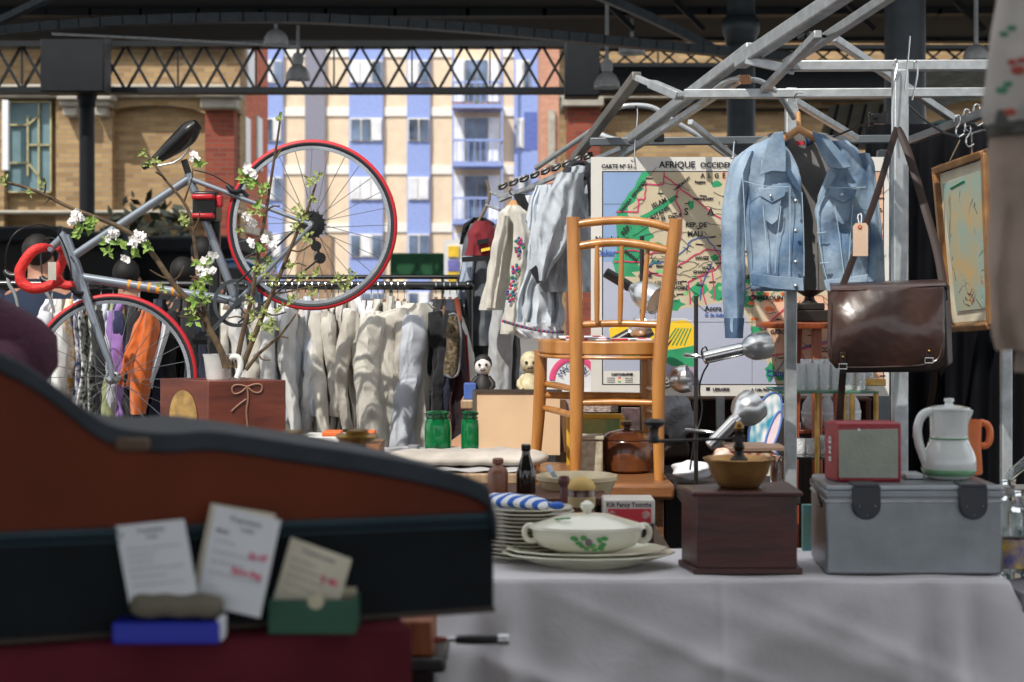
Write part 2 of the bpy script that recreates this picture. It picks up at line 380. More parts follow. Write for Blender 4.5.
# orange-red brick houses on both sides of the gap
t = thing('brick_house', 'orange red brick house wall just left of the raised wheel', 'building', (X(245, 42), 42, 0))
MB().pbox(170, 20, 240, 386, 42, 4.8).build('wall', brick_mat('orange brick', (196, 98, 66), (170, 78, 54), (170, 120, 96)), t)
for y0, y1, x0, x1 in ((118, 182, 243, 248), (118, 170, 256, 260), (50, 90, 246, 252)):
    a_ = X(240, 42); Ya, Yb_ = a_ * F / (x0 - 512), a_ * F / (x1 - 512); Ym = (Ya + Yb_) / 2
    f = MB().box((a_ - .05, Ya - .12, Z(y1 + 1, Ym)), (a_ + .04, Yb_ + .12, Z(y0 - 1, Ym))).build('window', M_stone, t); MB().box((a_ - .02, Ya, Z(y1, Ym)), (a_ + .07, Yb_, Z(y0, Ym))).build('pane', M_white, f)
MB().box((X(240, 42) - .4, 41.8, Z(232, 42)), (X(240, 42) + .12, 46.8, Z(224, 42))).build('stone_band', M_stone, t)
t = thing('brick_house', 'narrow pinkish brick house at the right end of the blue flats', 'building', (X(558, 60), 60, 0))
MB().pbox(541, -20, 640, 386, 60, 8).build('wall', brick_mat('pink brick', (206, 150, 124), (190, 130, 108), (190, 160, 140)), t)
f = MB().pbox(524, 112, 538, 150, 72, .2).build('side_window', mat('blue window frame', (90, 110, 180)), t)
MB().pbox(548, 110, 555, 165, 59.8, .2).build('drain_strip', M_stone, t)
# green awning, posters, clutter between
tag(MB().pbox(390, 253, 444, 276, 24, 2.2).bar(P(391, 276, 24.1), (X(391, 24.1), 24.1, 0), .05).bar(P(443, 276, 24.1), (X(443, 24.1), 24.1, 0), .05).build('market_awning', mat('dark green canvas', (10, 74, 40), rough=.7), bevel=.02), 'dark green box awning below the blue flats, right of the wheel', 'awning')
tag(MB().pbox(330, 150, 331, 151, 40, .01).build('x'), '', '') if 0 else None
t = thing('poster_board', 'white poster board with yellow squares beside the green awning', 'sign', (X(453, 23), 23, 0))
MB().pbox(444, 240, 463, 399.7, 23, .1).build('board', M_white, t)
yl = mat('yellow print', (240, 200, 60)); 
for y0, m in ((246, yl), (260, mat('violet print', (120, 120, 190))), (272, yl)): MB().pbox(448, y0, 459, y0 + 11, 22.97, .04).build('printed_square', m, t)
tag(MB().pbox(237, 257, 262, 272, 24, 1.5).bar(P(239, 272, 24.1), (X(239, 24.1), 24.1, 0), .05).bar(P(260, 272, 24.1), (X(260, 24.1), 24.1, 0), .05).build('market_awning', mat('mid green canvas', (20, 120, 80)), bevel=.03), 'small green awning behind the lower left of the raised wheel', 'awning')
tag(MB().pbox(296, 236, 331, 388.2, 26, .6).build('cardboard_box', mat('brown cardboard', (170, 140, 112))), 'brown cardboard panel seen through the raised wheel under its hub', 'box') 
# dark stalls in front of the yellow wall
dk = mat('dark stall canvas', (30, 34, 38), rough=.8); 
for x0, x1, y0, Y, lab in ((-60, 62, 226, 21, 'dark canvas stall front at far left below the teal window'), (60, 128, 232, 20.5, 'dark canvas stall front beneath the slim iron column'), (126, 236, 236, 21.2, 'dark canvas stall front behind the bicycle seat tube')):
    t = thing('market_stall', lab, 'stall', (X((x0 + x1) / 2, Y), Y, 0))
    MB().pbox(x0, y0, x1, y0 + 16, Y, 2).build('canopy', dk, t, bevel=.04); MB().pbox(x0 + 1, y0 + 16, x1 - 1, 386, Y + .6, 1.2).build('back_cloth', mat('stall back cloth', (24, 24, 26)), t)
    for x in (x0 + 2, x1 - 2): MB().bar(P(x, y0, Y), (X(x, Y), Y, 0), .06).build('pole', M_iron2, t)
t = thing('parked_car', 'blue car roof glimpsed behind the bicycle frame', 'car', (X(225, 19), 19, 0))
MB().prism([P(x, y, 19) for x, y in ((176, 290), (180, 268), (192, 262), (240, 258), (258, 266), (262, 290))], [P(x, y, 19) + Vector((0, 1.6, 0)) for x, y in ((176, 290), (180, 268), (192, 262), (240, 258), (258, 266), (262, 290))]).build('body', mat('blue car paint', (60, 120, 180), rough=.3, coat=.5), t, bevel=.05)
MB().pbox(166, 288, 266, 405, 18.8, 2).build('lower_body', MATS['blue car paint'], t, bevel=.08); [MB().lathe([(.1, 0), (.3, .01), (.31, .2), (.1, .21)], (X(x_, 18.7), 18.7, .31), (0, 1, 0)).build('wheel', M_black, t) for x_ in (190, 246)]; MB().pbox(184, 268, 250, 282, 18.95, .06).build('window', M_black, t)
# shrubs
def leaves_cloud(mb, c, rad, n, size, seed, flat=(1, 1, 1)):
    rnd = random.Random(seed); c = Vector(c)
    for _ in range(n):
        d = Vector((rnd.gauss(0, 1), rnd.gauss(0, 1), rnd.gauss(0, 1))).normalized() * rad * rnd.random() ** .4
        p = c + Vector((d.x * flat[0], d.y * flat[1], d.z * flat[2]))
        a = Vector((rnd.uniform(-1, 1), rnd.uniform(-1, 1), rnd.uniform(-1, 1))).normalized(); b = a.orthogonal().normalized(); q = size * rnd.uniform(.6, 1.3)
        mb.add([p - a * q, p + b * q * .45, p + a * q, p - b * q * .45], [(0, 1, 2, 3)])
leafd = mat('dark evergreen leaf', (58, 62, 44), rough=.7, c2=(28, 34, 26))
for k, (x, y, r, lab) in enumerate(((116, 262, .55, 'dark shrub in front of the arched brick recess, left one'), (146, 250, .75, 'tall dark shrub in the middle of the arched brick recess'), (178, 262, .5, 'dark shrub in front of the red brick pilaster'))):
    t = thing('shrub', lab, 'shrub', (X(x, 24), 24, 0)); c = P(x, y, 24)
    a = MB(); a.tube([(c.x, 24, 0), (c.x + .1, 24, c.z * .5), (c.x, 24, c.z)], [.08, .06, .03]); a.build('stem', mat('bark', (70, 58, 48)), t)
    a = MB(); leaves_cloud(a, (c.x, 24, c.z - .2), 1.15 * r, int(620 * r), .12, k, (.9, .8, 1.2)); a.build('foliage', leafd, t, kind='stuff')
# hanging lamps
M_lamp = mat('brushed aluminium shade', (222, 224, 226), rough=.4, metal=.1)
def pendant(label, x, yb, w, Y, stem=True, round_=False):
    r = S(w / 2, Y); o = P(x, yb, Y); t = thing('pendant_lamp', label, 'lamp', o)
    a = MB()
    if round_: prof = [(r, 0), (r * 1.02, r * .15), (r * .95, r * .6), (r * .7, r * 1.0), (r * .35, r * 1.22), (r * .05, r * 1.28)]
    else: prof = [(r, 0), (r * 1.0, r * .1), (r * .93, r * .5), (r * .7, r * .95), (r * .4, r * 1.2), (r * .3, r * 1.3), (r * .3, r * 1.35), (r * .42, r * 1.4), (r * .42, r * 2.0), (r * .3, r * 2.2), (r * .1, r * 2.25)]
    a.lathe(prof, o, cap=False); a.build('lamp_shade', M_lamp, t, solid=.01)
    top = prof[-1][1]; a = MB(); a.tube([o + Vector((0, 0, top)), (o.x, o.y, 4.42)], .02); a.build('stem', M_galv, t)
    MB().ball(o + Vector((0, 0, r * .35)), r * .35).build('bulb', M_white, t)
pendant('round grey dome lamp hung over the left part of the lattice girder', 276, 45, 24, 18, round_=True)
pendant('small bell lamp with white stem just right of the round dome lamp', 298, 80, 24, 19)
pendant('silver bell lamp hanging in front of the dark girder plate, left of the map', 607, 88, 25, 17)
pendant('grey dome lamp higher up just right of the hanging bell lamp', 632, 54, 26, 18.5, round_=True)
pendant('white dome lamp hung beside the floral garment', 976, 60, 24, 15, round_=True)
# sloping roller shutters at right
t = thing('roller_shutter', 'sloping ribbed pale metal shutter panel behind the thick column', 'shutter', P(940, 120, 18))
a = MB()
for k in range(8): a.bar(P(925, 108 - k * 5, 18 + k * .12), P(1030, 84 - k * 5, 18 + k * .12), .06, .045)
a.build('slats', mat('pale ribbed metal', (140, 142, 134), rough=.5, metal=.3), t)
a = MB(); a.add([P(830, 106, 20), P(900, 100, 20), P(900, 150, 20), P(815, 150, 20), P(830, 106, 20.1), P(900, 100, 20.1), P(900, 150, 20.1), P(815, 150, 20.1)], [(0,1,2,3),(7,6,5,4),(0,4,5,1),(1,5,6,2),(2,6,7,3),(3,7,4,0)])
a.build('panel', mat('beige shutter panel', (128, 124, 108)), t)
for x in (832, 846, 860, 876): MB().bar(P(x + 6, 104, 19.95), P(x - 4, 150, 19.95), .03).build('seam', M_iron, t)
struct(MB().pprism([(924, 124), (976, 112), (976, 140), (924, 146)], 19, .08), 'window_2', mat('pale teal glass', (110, 150, 146), rough=.2))
# ================================================================ market stall frame (galvanised square tube)
def pole(name, label, a, b, w, h=None, m=M_galv, up=(0, 0, 1), extra=None, group=None):
    q = MB(); q.bar(P(*a), P(*b), w, h or w, up); o = q.build(name, m, bevel=w * .12); tag(o, label, 'pole', group); return o
t = thing('stall_frame', 'galvanised upright post holding the crossbars, with the satchel hung on it', 'frame', (X(899, 4.95), 4.95, 0))
a = MB(); a.bar(P(900, 70, 4.95), (X(899, 4.95), 4.95, 0), .043, .043); a.build('post', M_galv, t, bevel=.004)
a = MB(); a.bar(P(901, 62, 4.95), P(901, 118, 4.95), .03); a.build('post_sleeve', M_galv, t, bevel=.003)
a = MB(); a.bar(P(684, 94, 5.25), P(1080, 92, 5.1), .03, .028); a.build('crossbar', M_galv, t, bevel=.003)
a = MB(); a.bar(P(792, 66, 5.0), P(1080, 65, 4.9), .032, .03); a.build('crossbar', M_galv, t, bevel=.003)
t = thing('stall_frame', 'galvanised post in front of the denim jacket, running down to the glass shelves', 'frame', (X(790, 5.35), 5.35, 0))
a = MB(); a.bar(P(791, 88, 5.35), (X(790, 5.35), 5.35, 0), .036, .034); a.build('post', M_galv, t, bevel=.004)
pole('frame_beam', 'broad square steel beam slanting up from the map to the top edge', (622, 146, 6.4), (752, 48, 5.1), .036)
pole('frame_beam', 'broad square steel beam continuing up to the top right, brown underside', (740, 62, 5.2), (868, -22, 4.3), .042)
pole('frame_beam', 'thin steel strut just under the broad slanting beam', (600, 170, 6.6), (742, 78, 5.3), .022)
pole('frame_beam', 'square steel beam running from the left clamp joint to the top right corner', (786, 64, 5.0), (905, -14, 4.3), .026)
pole('frame_beam', 'short steel strut with black and yellow tape', (764, 90, 5.2), (818, 34, 4.6), .022)
pole('frame_beam', 'open-ended steel tube slanting down from its square end above the map', (637, 76, 5.8), (574, 160, 6.7), .034, m=mat('dull steel', (120, 116, 110), rough=.5, metal=.6))
pole('frame_beam', 'thin steel strut falling from the top crossbar to the curtain', (833, 38, 5.6), (958, 122, 6.2), .026)
pole('frame_beam', 'thin steel strut falling behind the denim jacket collar', (790, 98, 5.5), (856, 138, 6.0), .022)
pole('frame_beam', 'thin steel strut to the left of the middle column, crossing the brick', (690, 122, 6.0), (735, 158, 6.4), .02)
pole('frame_bar', 'level grey steel bar that the wall map hangs from', (590, 142, 6.28), (905, 139, 6.28), .03, m=mat('dark galvanised', (104, 110, 114), rough=.45, metal=.6))
pole('frame_bar', 'slanting dark steel bar carrying the framed map hooks', (912, 140, 5.6), (1030, 96, 4.4), .026, m=MATS['dark galvanised'])
pole('frame_post', 'galvanised post in front of the black curtain at far right', (1006, 336, 5.2), (1006, 741.3, 5.2), .032)
pole('frame_post', 'short grey post end behind the right side of the jacket', (884, 150, 6.35), (880, 661, 6.35), .05, m=MATS['dark galvanised'])
def joint(name, label, pts, m=M_galv, bev=.003, w=.036):
    q = MB(); q.bar(P(*pts[0]), P(*pts[1]), w, w * .8); o = q.build(name, m, bevel=bev); tag(o, label, 'joint')
joint('hinge_joint', 'square hinge block near the open-ended tube', ((652, 84, 5.75), (680, 96, 5.6)))
joint('hinge_joint', 'flat bent steel plate between the hinge block and the crossbar', ((680, 95, 5.6), (700, 92, 5.3)), w=.02)
joint('hinge_joint', 'small steel link joining the open-ended tube and the hinge block', ((637, 78, 5.8), (656, 86, 5.74)), w=.026)
joint('hinge_joint', 'steel clamp where the two long beams meet the top crossbar', ((748, 60, 5.1), (792, 70, 5.0)), w=.034)
joint('clamp_block', 'black plastic block on the map bar', ((654, 138, 6.22), (664, 138, 6.22)), M_black, w=.034)
def bent(name, label, pts, r, m=M_galv, cat='pole'):
    q = MB(); q.ptube(pts, r, 10, 2); tag(q.build(name, m), label, cat)
bent('arched_tube', 'arched steel tube behind the map top left', [(536, 168, 7.0), (575, 142, 6.8), (604, 122, 6.6), (616, 107, 6.5), (636, 105, 6.5), (654, 107, 6.5), (668, 118, 6.5), (703, 138, 6.5), (735, 162, 6.5)], 2.8)
bent('bent_tube', 'bent steel tube end beside the hinge of the lower beam', [(598, 134, 6.5), (612, 140, 6.45), (630, 142, 6.4), (642, 132, 6.4)], 3.6)
bent('bent_tube', 'bent steel tube bound with orange twine above the crossbar', [(700, 104, 5.6), (716, 88, 5.4), (730, 79, 5.3), (748, 79, 5.25), (762, 81, 5.2), (778, 92, 5.2), (794, 118, 5.3)], 2.8)
a = MB(); [a.ptube([(740 + k * 2.2, 75, 5.22), (741 + k * 2.2, 84, 5.22)], 1.6, 6) for k in range(5)]; tag(a.build('twine_binding', mat('orange twine', (190, 140, 104), rough=.9)), 'orange brown twine wound round the bent tube', 'twine')
a = MB(); rnd = random.Random(4)
for k in range(6): a.bar(P(800 + k * 3.6, 40 - rnd.uniform(0, 8), 4.72), P(806 + k * 3.4, 34 + rnd.uniform(0, 8), 4.7), .02, .008)
a.use(M_black); tag(a.build('warning_tape', mat('yellow tape', (216, 190, 60), c2=(20, 20, 20), scale=40)), 'black and yellow tape tied round a steel strut', 'tape')
# chain-like black hanger strip, clothes line pipes
ch_t = thing('chain_strip', 'black chain-like hanging strip above the pale dresses', 'chain', P(545, 172, 6.75))
for k in range(9):
    a = MB(); x = lerp(503, 588, k / 8); y = lerp(186, 156, k / 8); Y = lerp(7.0, 6.5, k / 8)
    a.ptube([(x - 5, y + 2.5, Y), (x, y - 2.4, Y), (x + 5, y - 2.5, Y), (x, y + 2.4, Y)], 1.9, 6, 1, closed=True); a.build('chain_link', M_black, ch_t)
pole('clothes_bar', 'thin white pipe carrying the pale dresses, highest of three', (500, 200, 7.1), (622, 148, 6.3), .018)
pole('clothes_bar', 'thin white pipe carrying the pale dresses, lowest of three', (498, 196, 7.2), (560, 184, 6.7), .016)
bent('scaffold_ladder', 'worn metal ladder bracket above the red and grey jacket', [(486, 180, 7.4), (490, 192, 7.4), (489, 202, 7.4), (478, 222, 7.4)], 1.6, mat('worn brown metal', (120, 104, 90)))
bent('scaffold_rung', 'short metal rung joining the ladder bracket and the clothes pipe', [(490, 192, 7.4), (505, 198, 7.3)], 1.3)
bent('scaffold_rung', 'lower short metal rung below the ladder bracket bend', [(486, 205, 7.4), (500, 210, 7.3)], 1.3)

# black cable with clamp across the right side
bent('clamped_cable', 'black cord running from the jacket shoulder to the post', [(826, 140, 5.4), (850, 130, 5.3), (872, 121, 5.2), (896, 106, 5.0)], 1.1, M_black, 'cord')
a = MB(); a.bar(P(870, 119, 5.18), P(886, 119, 5.18), .028, .03); a.bar(P(870, 112, 5.18), P(872, 128, 5.18), .012); a.ptube([(868, 126, 5.18), (876, 128, 5.18)], 2)
tag(a.build('spring_clamp', M_black, bevel=.002), 'black clamp on the cord above the jacket', 'clamp')
bent('hook_cable', 'grey cable sagging from the post to the framed map hooks', [(908, 105, 5.0), (930, 125, 5.1), (955, 138, 5.1), (985, 130, 5.0)], 1.3, mat('grey cable', (90, 92, 94)), 'cable')
def hook(label, pts, r=.9):
    q = MB(); q.ptube(pts, r, 8, 2); tag(q.build('wire_hook', M_chrome), label, 'hook', 'wire hooks on the stall bars')
hook('tall white wire hook left of the main post, over the top crossbar', [(893, 66, 4.9), (896, 58, 4.9), (898, 64, 4.9), (894, 80, 4.88), (892, 110, 4.88), (893, 134, 4.88)], 1.1)
hook('white wire hook right of the main post', [(914, 62, 4.87), (917, 60, 4.87), (918, 72, 4.87), (915, 88, 4.87), (912, 100, 4.87)])
hook('thin wire sticking up above the post', [(910, 36, 4.9), (907, 70, 4.9), (905, 90, 4.9)])
hook('wire hook below the satchel strap loop', [(884, 158, 4.9), (888, 176, 4.9), (889, 182, 4.9)])
for k, (x, y) in enumerate(((956, 118), (965, 112), (975, 107), (966, 128))):
    hook(('first', 'second', 'third', 'lowest')[k] + ' chrome hook counted from the post on the slanting dark bar', [(x - 2, y + 4, 4.95), (x, y - 3, 4.95), (x + 5, y - 2, 4.95), (x + 4, y + 6, 4.95), (x - 1, y + 12, 4.95), (x + 2, y + 20, 4.95), (x + 8, y + 16, 4.95)])

# ================================================================ black curtain, dark cupboard behind the goods
def cur_fn(u, v):
    x = lerp(866, 1100, u); y = lerp(124, 800, v)
    p = P(x, y, 6.75 + .035 * math.sin(u * 60 + 2 * math.sin(v * 2)) + .02 * math.sin(u * 23)); p.z = max(p.z, .02); return p
tag(MB().grid(cur_fn, 160, 12).build('black_curtain', mat('black curtain cloth', (17, 18, 22), rough=.95, spec=.08), solid=.006), 'heavy black curtain hanging behind the satchel and the framed map', 'curtain')
M_cup = wood('dark cupboard wood', (88, 50, 30), (52, 30, 20))
t = thing('open_cupboard', 'brown wooden open cupboard below the wall map', 'cupboard', (X(740, 6.6), 6.6, 0))
Y = 6.45
a = MB(); a.pbox(588, 398, 872, 401, Y, .4); a.build('top', M_cup, t, bevel=.004)
a = MB(); a.box((X(588, Y), Y + .38, 0), (X(872, Y), Y + .4, Z(400, Y))); a.build('back_panel', M_cup, t)
for x in (588, 692, 760, 866): MB().box((X(x, Y), Y, 0), (X(x + 5, Y), Y + .38, Z(400, Y))).build('side_panel', M_cup, t, bevel=.002)
MB().pbox(760, 424, 870, 429, Y - .02, .4).build('shelf', wood('orange shelf wood', (150, 80, 46), (110, 56, 32)), t, bevel=.003)
MB().pbox(588, 470, 692, 474, Y, .38).build('shelf', M_cup, t, bevel=.003)
tag(MB().box((X(716, 6.4), 6.38, .0), (X(724, 6.4), 6.41, Z(397, 6.4))).build('shelf_upright', M_galv), 'grey steel upright below the map, left of the blue patterned fans', 'post')

# ================================================================ school map of West Africa
def build_map():
    Y = 6.15; t = MB()
    paper = mat('map paper', (214, 212, 206), rough=.55, var=.03); sea = mat('map sea blue', (140, 168, 208), rough=.5, var=.06, scale=3); sea2 = mat('map pale sea', (176, 182, 202), rough=.5, var=.04, scale=3)
    land = mat('map land', (204, 196, 170), rough=.5, c2=(192, 176, 146), scale=7); grn = mat('map green', (52, 158, 108), rough=.5, var=.12, scale=9); gl = mat('map pale green', (128, 196, 128), rough=.5)
    pink = mat('map border pink', (206, 60, 106), rough=.5, var=0); ink = mat('map ink', (40, 38, 44), rough=.5, var=0); yel = mat('map yellow', (244, 204, 50), rough=.5, var=.04); riv = mat('map river blue', (60, 96, 168), rough=.5, var=0)
    org = mat('map orange', (222, 120, 70), rough=.5); pal = mat('map land pink', (222, 178, 150), rough=.5)
    t.use(paper); t.pbox(591, 157, 889, 396, Y, .012)
    E = [0]
    def poly(m, pts, z=None):
        E[0] += 1; z = z or (.0004 + E[0] * .00001); t.use(m); ps = [P(x, y, Y) - Vector((0, z, 0)) for x, y in pts]
        from mathutils.geometry import tessellate_polygon
        t.add(ps, [tuple(q) for q in tessellate_polygon([ps])])
    def rect(m, x0, y0, x1, y1): poly(m, [(x0, y0), (x1, y0), (x1, y1), (x0, y1)])
    def line(m, pts, w=.9, z=.003):
        t.use(m)
        for (a, b), (c, d) in zip(pts, pts[1:]):
            L = math.hypot(c - a, d - b) or 1; nx, ny = -(d - b) / L * w / 2, (c - a) / L * w / 2
            t.add([P(x, y, Y) - Vector((0, z, 0)) for x, y in ((a+nx, b+ny), (c+nx, d+ny), (c-nx, d-ny), (a-nx, b-ny))], [(0, 1, 2, 3)])
    def wob(pts, amp, seed, n=4):
        r = random.Random(seed); out = []
        for (a, b), (c, d) in zip(pts, pts[1:]):
            for k in range(n): out.append((lerp(a, c, k/n) + r.uniform(-amp, amp) * (k > 0), lerp(b, d, k/n) + r.uniform(-amp, amp) * (k > 0)))
        return out + [pts[-1]]
    def txt(s, size, x, y, ang=0, m=ink, sx=1.0, z=.0045, fat=0.0008):
        t.use(m); a = math.radians(ang); t.text(s, S(size, Y) * 1.32, P(x, y, Y) - Vector((0, z, 0)), (math.cos(a), 0, math.sin(a)), (-math.sin(a), 0, math.cos(a)), 'CENTER', fat, sx)
    rect(ink, 602, 171, 884, 385); rect(sea2, 603.2, 172.2, 883, 384); rect(sea, 603.2, 172.2, 700, 262)
    coast = wob([(642, 172), (636, 184), (627, 196), (617, 211), (616, 221), (618, 236), (617, 250), (612, 262), (616, 276), (630, 290), (645, 302), (662, 314), (684, 308), (702, 306), (718, 303), (733, 300), (744, 312), (750, 326), (758, 345), (764, 358), (772, 376), (776, 384)], 1.0, 3)
    poly(land, coast + [(883, 384), (883, 172)])
    poly(pal, [(720, 172), (883, 172), (883, 260), (800, 250), (740, 230)])
    poly(pal, [(760, 300), (883, 290), (883, 384), (800, 384), (775, 350)])
    # coastal green belts
    def belt(i0, i1, w, seed, m=grn):
        r = random.Random(seed); seg = coast[i0:i1]; poly(m, seg + [(x + w + r.uniform(-2, 4), y + r.uniform(-1, 1)) for x, y in seg[::-1]])
    belt(0, 16, 9, 1); belt(16, 33, 17, 2); poly(grn, [(625, 222), (648, 222), (650, 240), (640, 262), (622, 280), (616, 270), (618, 250), (616, 222)])
    poly(grn, wob([(640, 216), (660, 205), (676, 194), (677, 199), (662, 211), (642, 220), (640, 216)], .7, 5))
    def blob(m, x, y, rx, ry, seed):
        r = random.Random(seed); n = 16; poly(m, [(x + rx * math.cos(k*2*math.pi/n) * r.uniform(.55, 1.15), y + ry * math.sin(k*2*math.pi/n) * r.uniform(.55, 1.15)) for k in range(n)])
    r = random.Random(8)
    for x, y, a, b in ((716, 184, 6, 4), (691, 205, 4, 5), (648, 236, 6, 5), (655, 244, 8, 2.5), (632, 268, 10, 5), (644, 288, 9, 6), (672, 304, 14, 7), (660, 298, 10, 6), (655, 262, 4, 3), (700, 290, 9, 9), (718, 292, 10, 9), (726, 268, 6, 9), (715, 258, 5, 4), (740, 296, 8, 10), (752, 280, 7, 8), (760, 296, 6, 6), (770, 372, 6, 10), (756, 332, 7, 8), (764, 350, 6, 7), (748, 302, 8, 6)): blob(grn, x, y, a, b, int(x + y))
    for k in range(26): blob(gl if k % 2 else grn, r.uniform(640, 880), r.uniform(262, 300), r.uniform(2, 6), r.uniform(2, 4), k)
    for k in range(8): blob(org, r.uniform(745, 800), r.uniform(280, 320), r.uniform(3, 7), r.uniform(2, 4), k + 50)
    for k in range(10): blob(grn, r.uniform(770, 880), r.uniform(320, 380), r.uniform(2, 7), r.uniform(2, 5), k + 80)
    # borders
    for k, pts in enumerate([[(616, 212), (638, 212), (638, 200), (645, 198), (645, 184), (664, 184), (664, 172)], [(664, 176), (683, 191), (700, 203), (722, 219), (745, 236), (780, 258)], [(679, 190), (675, 200), (681, 212), (680, 240), (668, 252), (650, 254), (630, 250), (616, 252)],
        [(676, 280), (676, 268), (690, 258), (704, 250), (716, 250), (722, 262), (714, 270), (700, 276), (688, 282), (690, 304)], [(700, 276), (706, 304)], [(712, 272), (714, 300)], [(722, 262), (736, 270), (742, 284), (738, 300)], [(745, 236), (760, 268), (752, 300)], [(780, 258), (860, 230), (883, 236)], [(780, 258), (792, 300), (764, 330)], [(764, 358), (800, 350), (883, 330)], [(800, 350), (812, 384)], [(614, 262), (640, 262), (650, 272), (640, 284), (628, 288)], [(650, 272), (668, 278), (676, 280)]]):
        line(pink, wob(pts, 1.1, k, 3), 1.3)
    for k, pts in enumerate([[(640, 272), (655, 262), (670, 262), (682, 252), (692, 240), (706, 237), (714, 246), (724, 256), (736, 266), (742, 290)], [(700, 300), (704, 280), (712, 262)], [(742, 290), (760, 282), (800, 280), (860, 300)], [(770, 380), (790, 350), (830, 340), (870, 300)]]):
        line(riv, wob(pts, 1.6, k + 30, 4), 1.1)
    for k in range(190):
        x, y = r.uniform(632, 880), r.uniform(178, 380)
        if y > 300 and x < 765: continue
        line(ink, wob([(x, y), (x + r.uniform(-26, 26), y + r.uniform(-18, 18))], 1.4, k, 4), .5, .0028)
    # grid lines on the sea, inset of the climate
    for x in (655, 697, 752): line(ink, [(x, 300 if x > 660 else 310), (x, 384)], .3, .0016)
    line(ink, [(603, 322), (760, 322)], .3, .0016); line(ink, [(603, 204), (625, 204)], .3, .0016)
    ins = [(603.2, 384), (603.2, 321), (684, 318), (692, 321), (696, 328), (697, 340), (697, 384)]
    poly(paper, ins); poly(sea2, [(603.8, 384), (603.8, 322), (684, 319.4), (691, 322), (695, 329), (695.8, 384)])
    poly(yel, [(609, 328), (640, 324), (664, 322), (684, 320), (691, 323), (695, 330), (695.5, 346), (667, 350), (640, 346), (610, 338)])
    poly(grn, wob([(612, 340), (640, 346), (667, 350), (695.5, 345), (695.5, 367), (672, 366), (650, 356), (630, 360), (614, 352), (612, 340)], .6, 9)); poly(mat('map inset lilac', (176, 160, 186), rough=.5), wob([(672, 367), (695.5, 367), (695.5, 384), (668, 384), (664, 374), (672, 367)], .8, 10))
    for k in range(6): line(pink if k % 2 else grn, [(626 + k * 7, 356), (636 + k * 7, 340)], 1.2); line(grn, [(664 + k * 4, 345), (676 + k * 3, 328)], .9)
    rect(paper, 604, 371, 641, 384); txt('CARTOGRAPHIE', 2.2, 622, 374.4)
    for k in range(3):
        for q in range(2): line(ink, [(607 + q * 18, 378 + k * 2), (615 + q * 18, 378 + k * 2)], .5)
        rect((pink, yel, grn)[k], 618, 377.2 + k * 2, 621, 378.6 + k * 2)
    # lettering
    txt('CARTE Nº 51', 4.1, 617, 166.5); txt('AFRIQUE', 6.8, 677, 165); txt('OCCIDENTALE', 5.6, 725, 165.3); txt('A  L  G  É  R  I  E', 4.6, 722, 175.8)
    txt('SAHARA  ESPAGNOL', 3.2, 633, 196, 52); txt('ISLAM', 4.6, 659, 203, 27); txt('MAURITANIE', 4.4, 655, 216, 32); txt('El  Djouf', 3.6, 671, 217, 12, sx=1.2)
    txt('S       A       H', 7.4, 712, 212); txt('REP. DE', 4.8, 696, 225); txt('MALI', 5.4, 695, 234); txt('RÉP.', 5, 626, 230, 50); txt('TAMANRASSET', 2.3, 703, 199); txt('TANEZROUFT', 2.4, 682, 184, 40)
    txt('Nouakchott', 5.2, 612, 239, 0, ink); txt('Dakar', 6, 606, 253, 0, riv); txt('SENEGAL', 3.2, 631, 256, -38); txt('HAUTE', 3.2, 702, 258); txt('VOLTA', 3.0, 708, 268); txt('CÔTE', 3.4, 676, 283); txt("D'IVOIRE", 3.8, 678, 288); txt('GHANA', 3, 700, 272); txt('GUINÉE', 3, 645, 276); txt('MONROVIA', 2.4, 642, 293); txt('Bamako', 2.8, 662, 266)
    txt('Accra', 5.4, 713, 308.5); txt('G. de Guinée', 3.2, 716, 315, 0, riv); txt('NIGERIA', 4, 748, 277); txt('CAMEROUN', 4.6, 766, 298); txt('GABON', 4.2, 780, 332); txt('Congo', 6.6, 778, 373, 0, riv); txt('CONGO', 5, 832, 350); txt('NIGER', 4.4, 790, 250); txt('TCHAD', 4.4, 860, 270); txt('Libreville', 3.2, 757, 352); txt('Lagos', 3.2, 730, 296); txt('Reggane', 2.4, 700, 182)
    for k in range(150):
        x, y = r.uniform(640, 880), r.uniform(178, 382)
        if y > 300 and x < 765: continue
        line(ink, [(x, y), (x + r.uniform(3, 8), y + r.uniform(-1, 1))], 1.15, .0031)
    txt('LIBRAIRIE', 3.0, 721, 389.4); txt('ARMAND', 2.7, 739, 389.4) if 0 else None; txt('A. Colin, Paris', 2.3, 760, 389.6); rect(ink, 706, 387.2, 710, 390.8)
    o = t.build('wall_map', angle=60); return tag(o, 'large French school wall map of West Africa hanging behind the chair', 'map')
build_map()
for k, (x, y0, lab) in enumerate(((634, 163, 'wire hook with clip holding the top left of the wall map'), (733, 160, 'short wire holding the wall map above its title'))):
    q = MB(); q.ptube([(x + 2, 106 if k == 0 else 138, 6.3), (x + 4, 112 if k == 0 else 142, 6.22), (x + 1, 140, 6.2), (x, y0, 6.13), (x - 3, y0 - 3, 6.13)], .8, 6, 2)
    tag(q.build('map_hook', M_chrome), lab, 'hook')

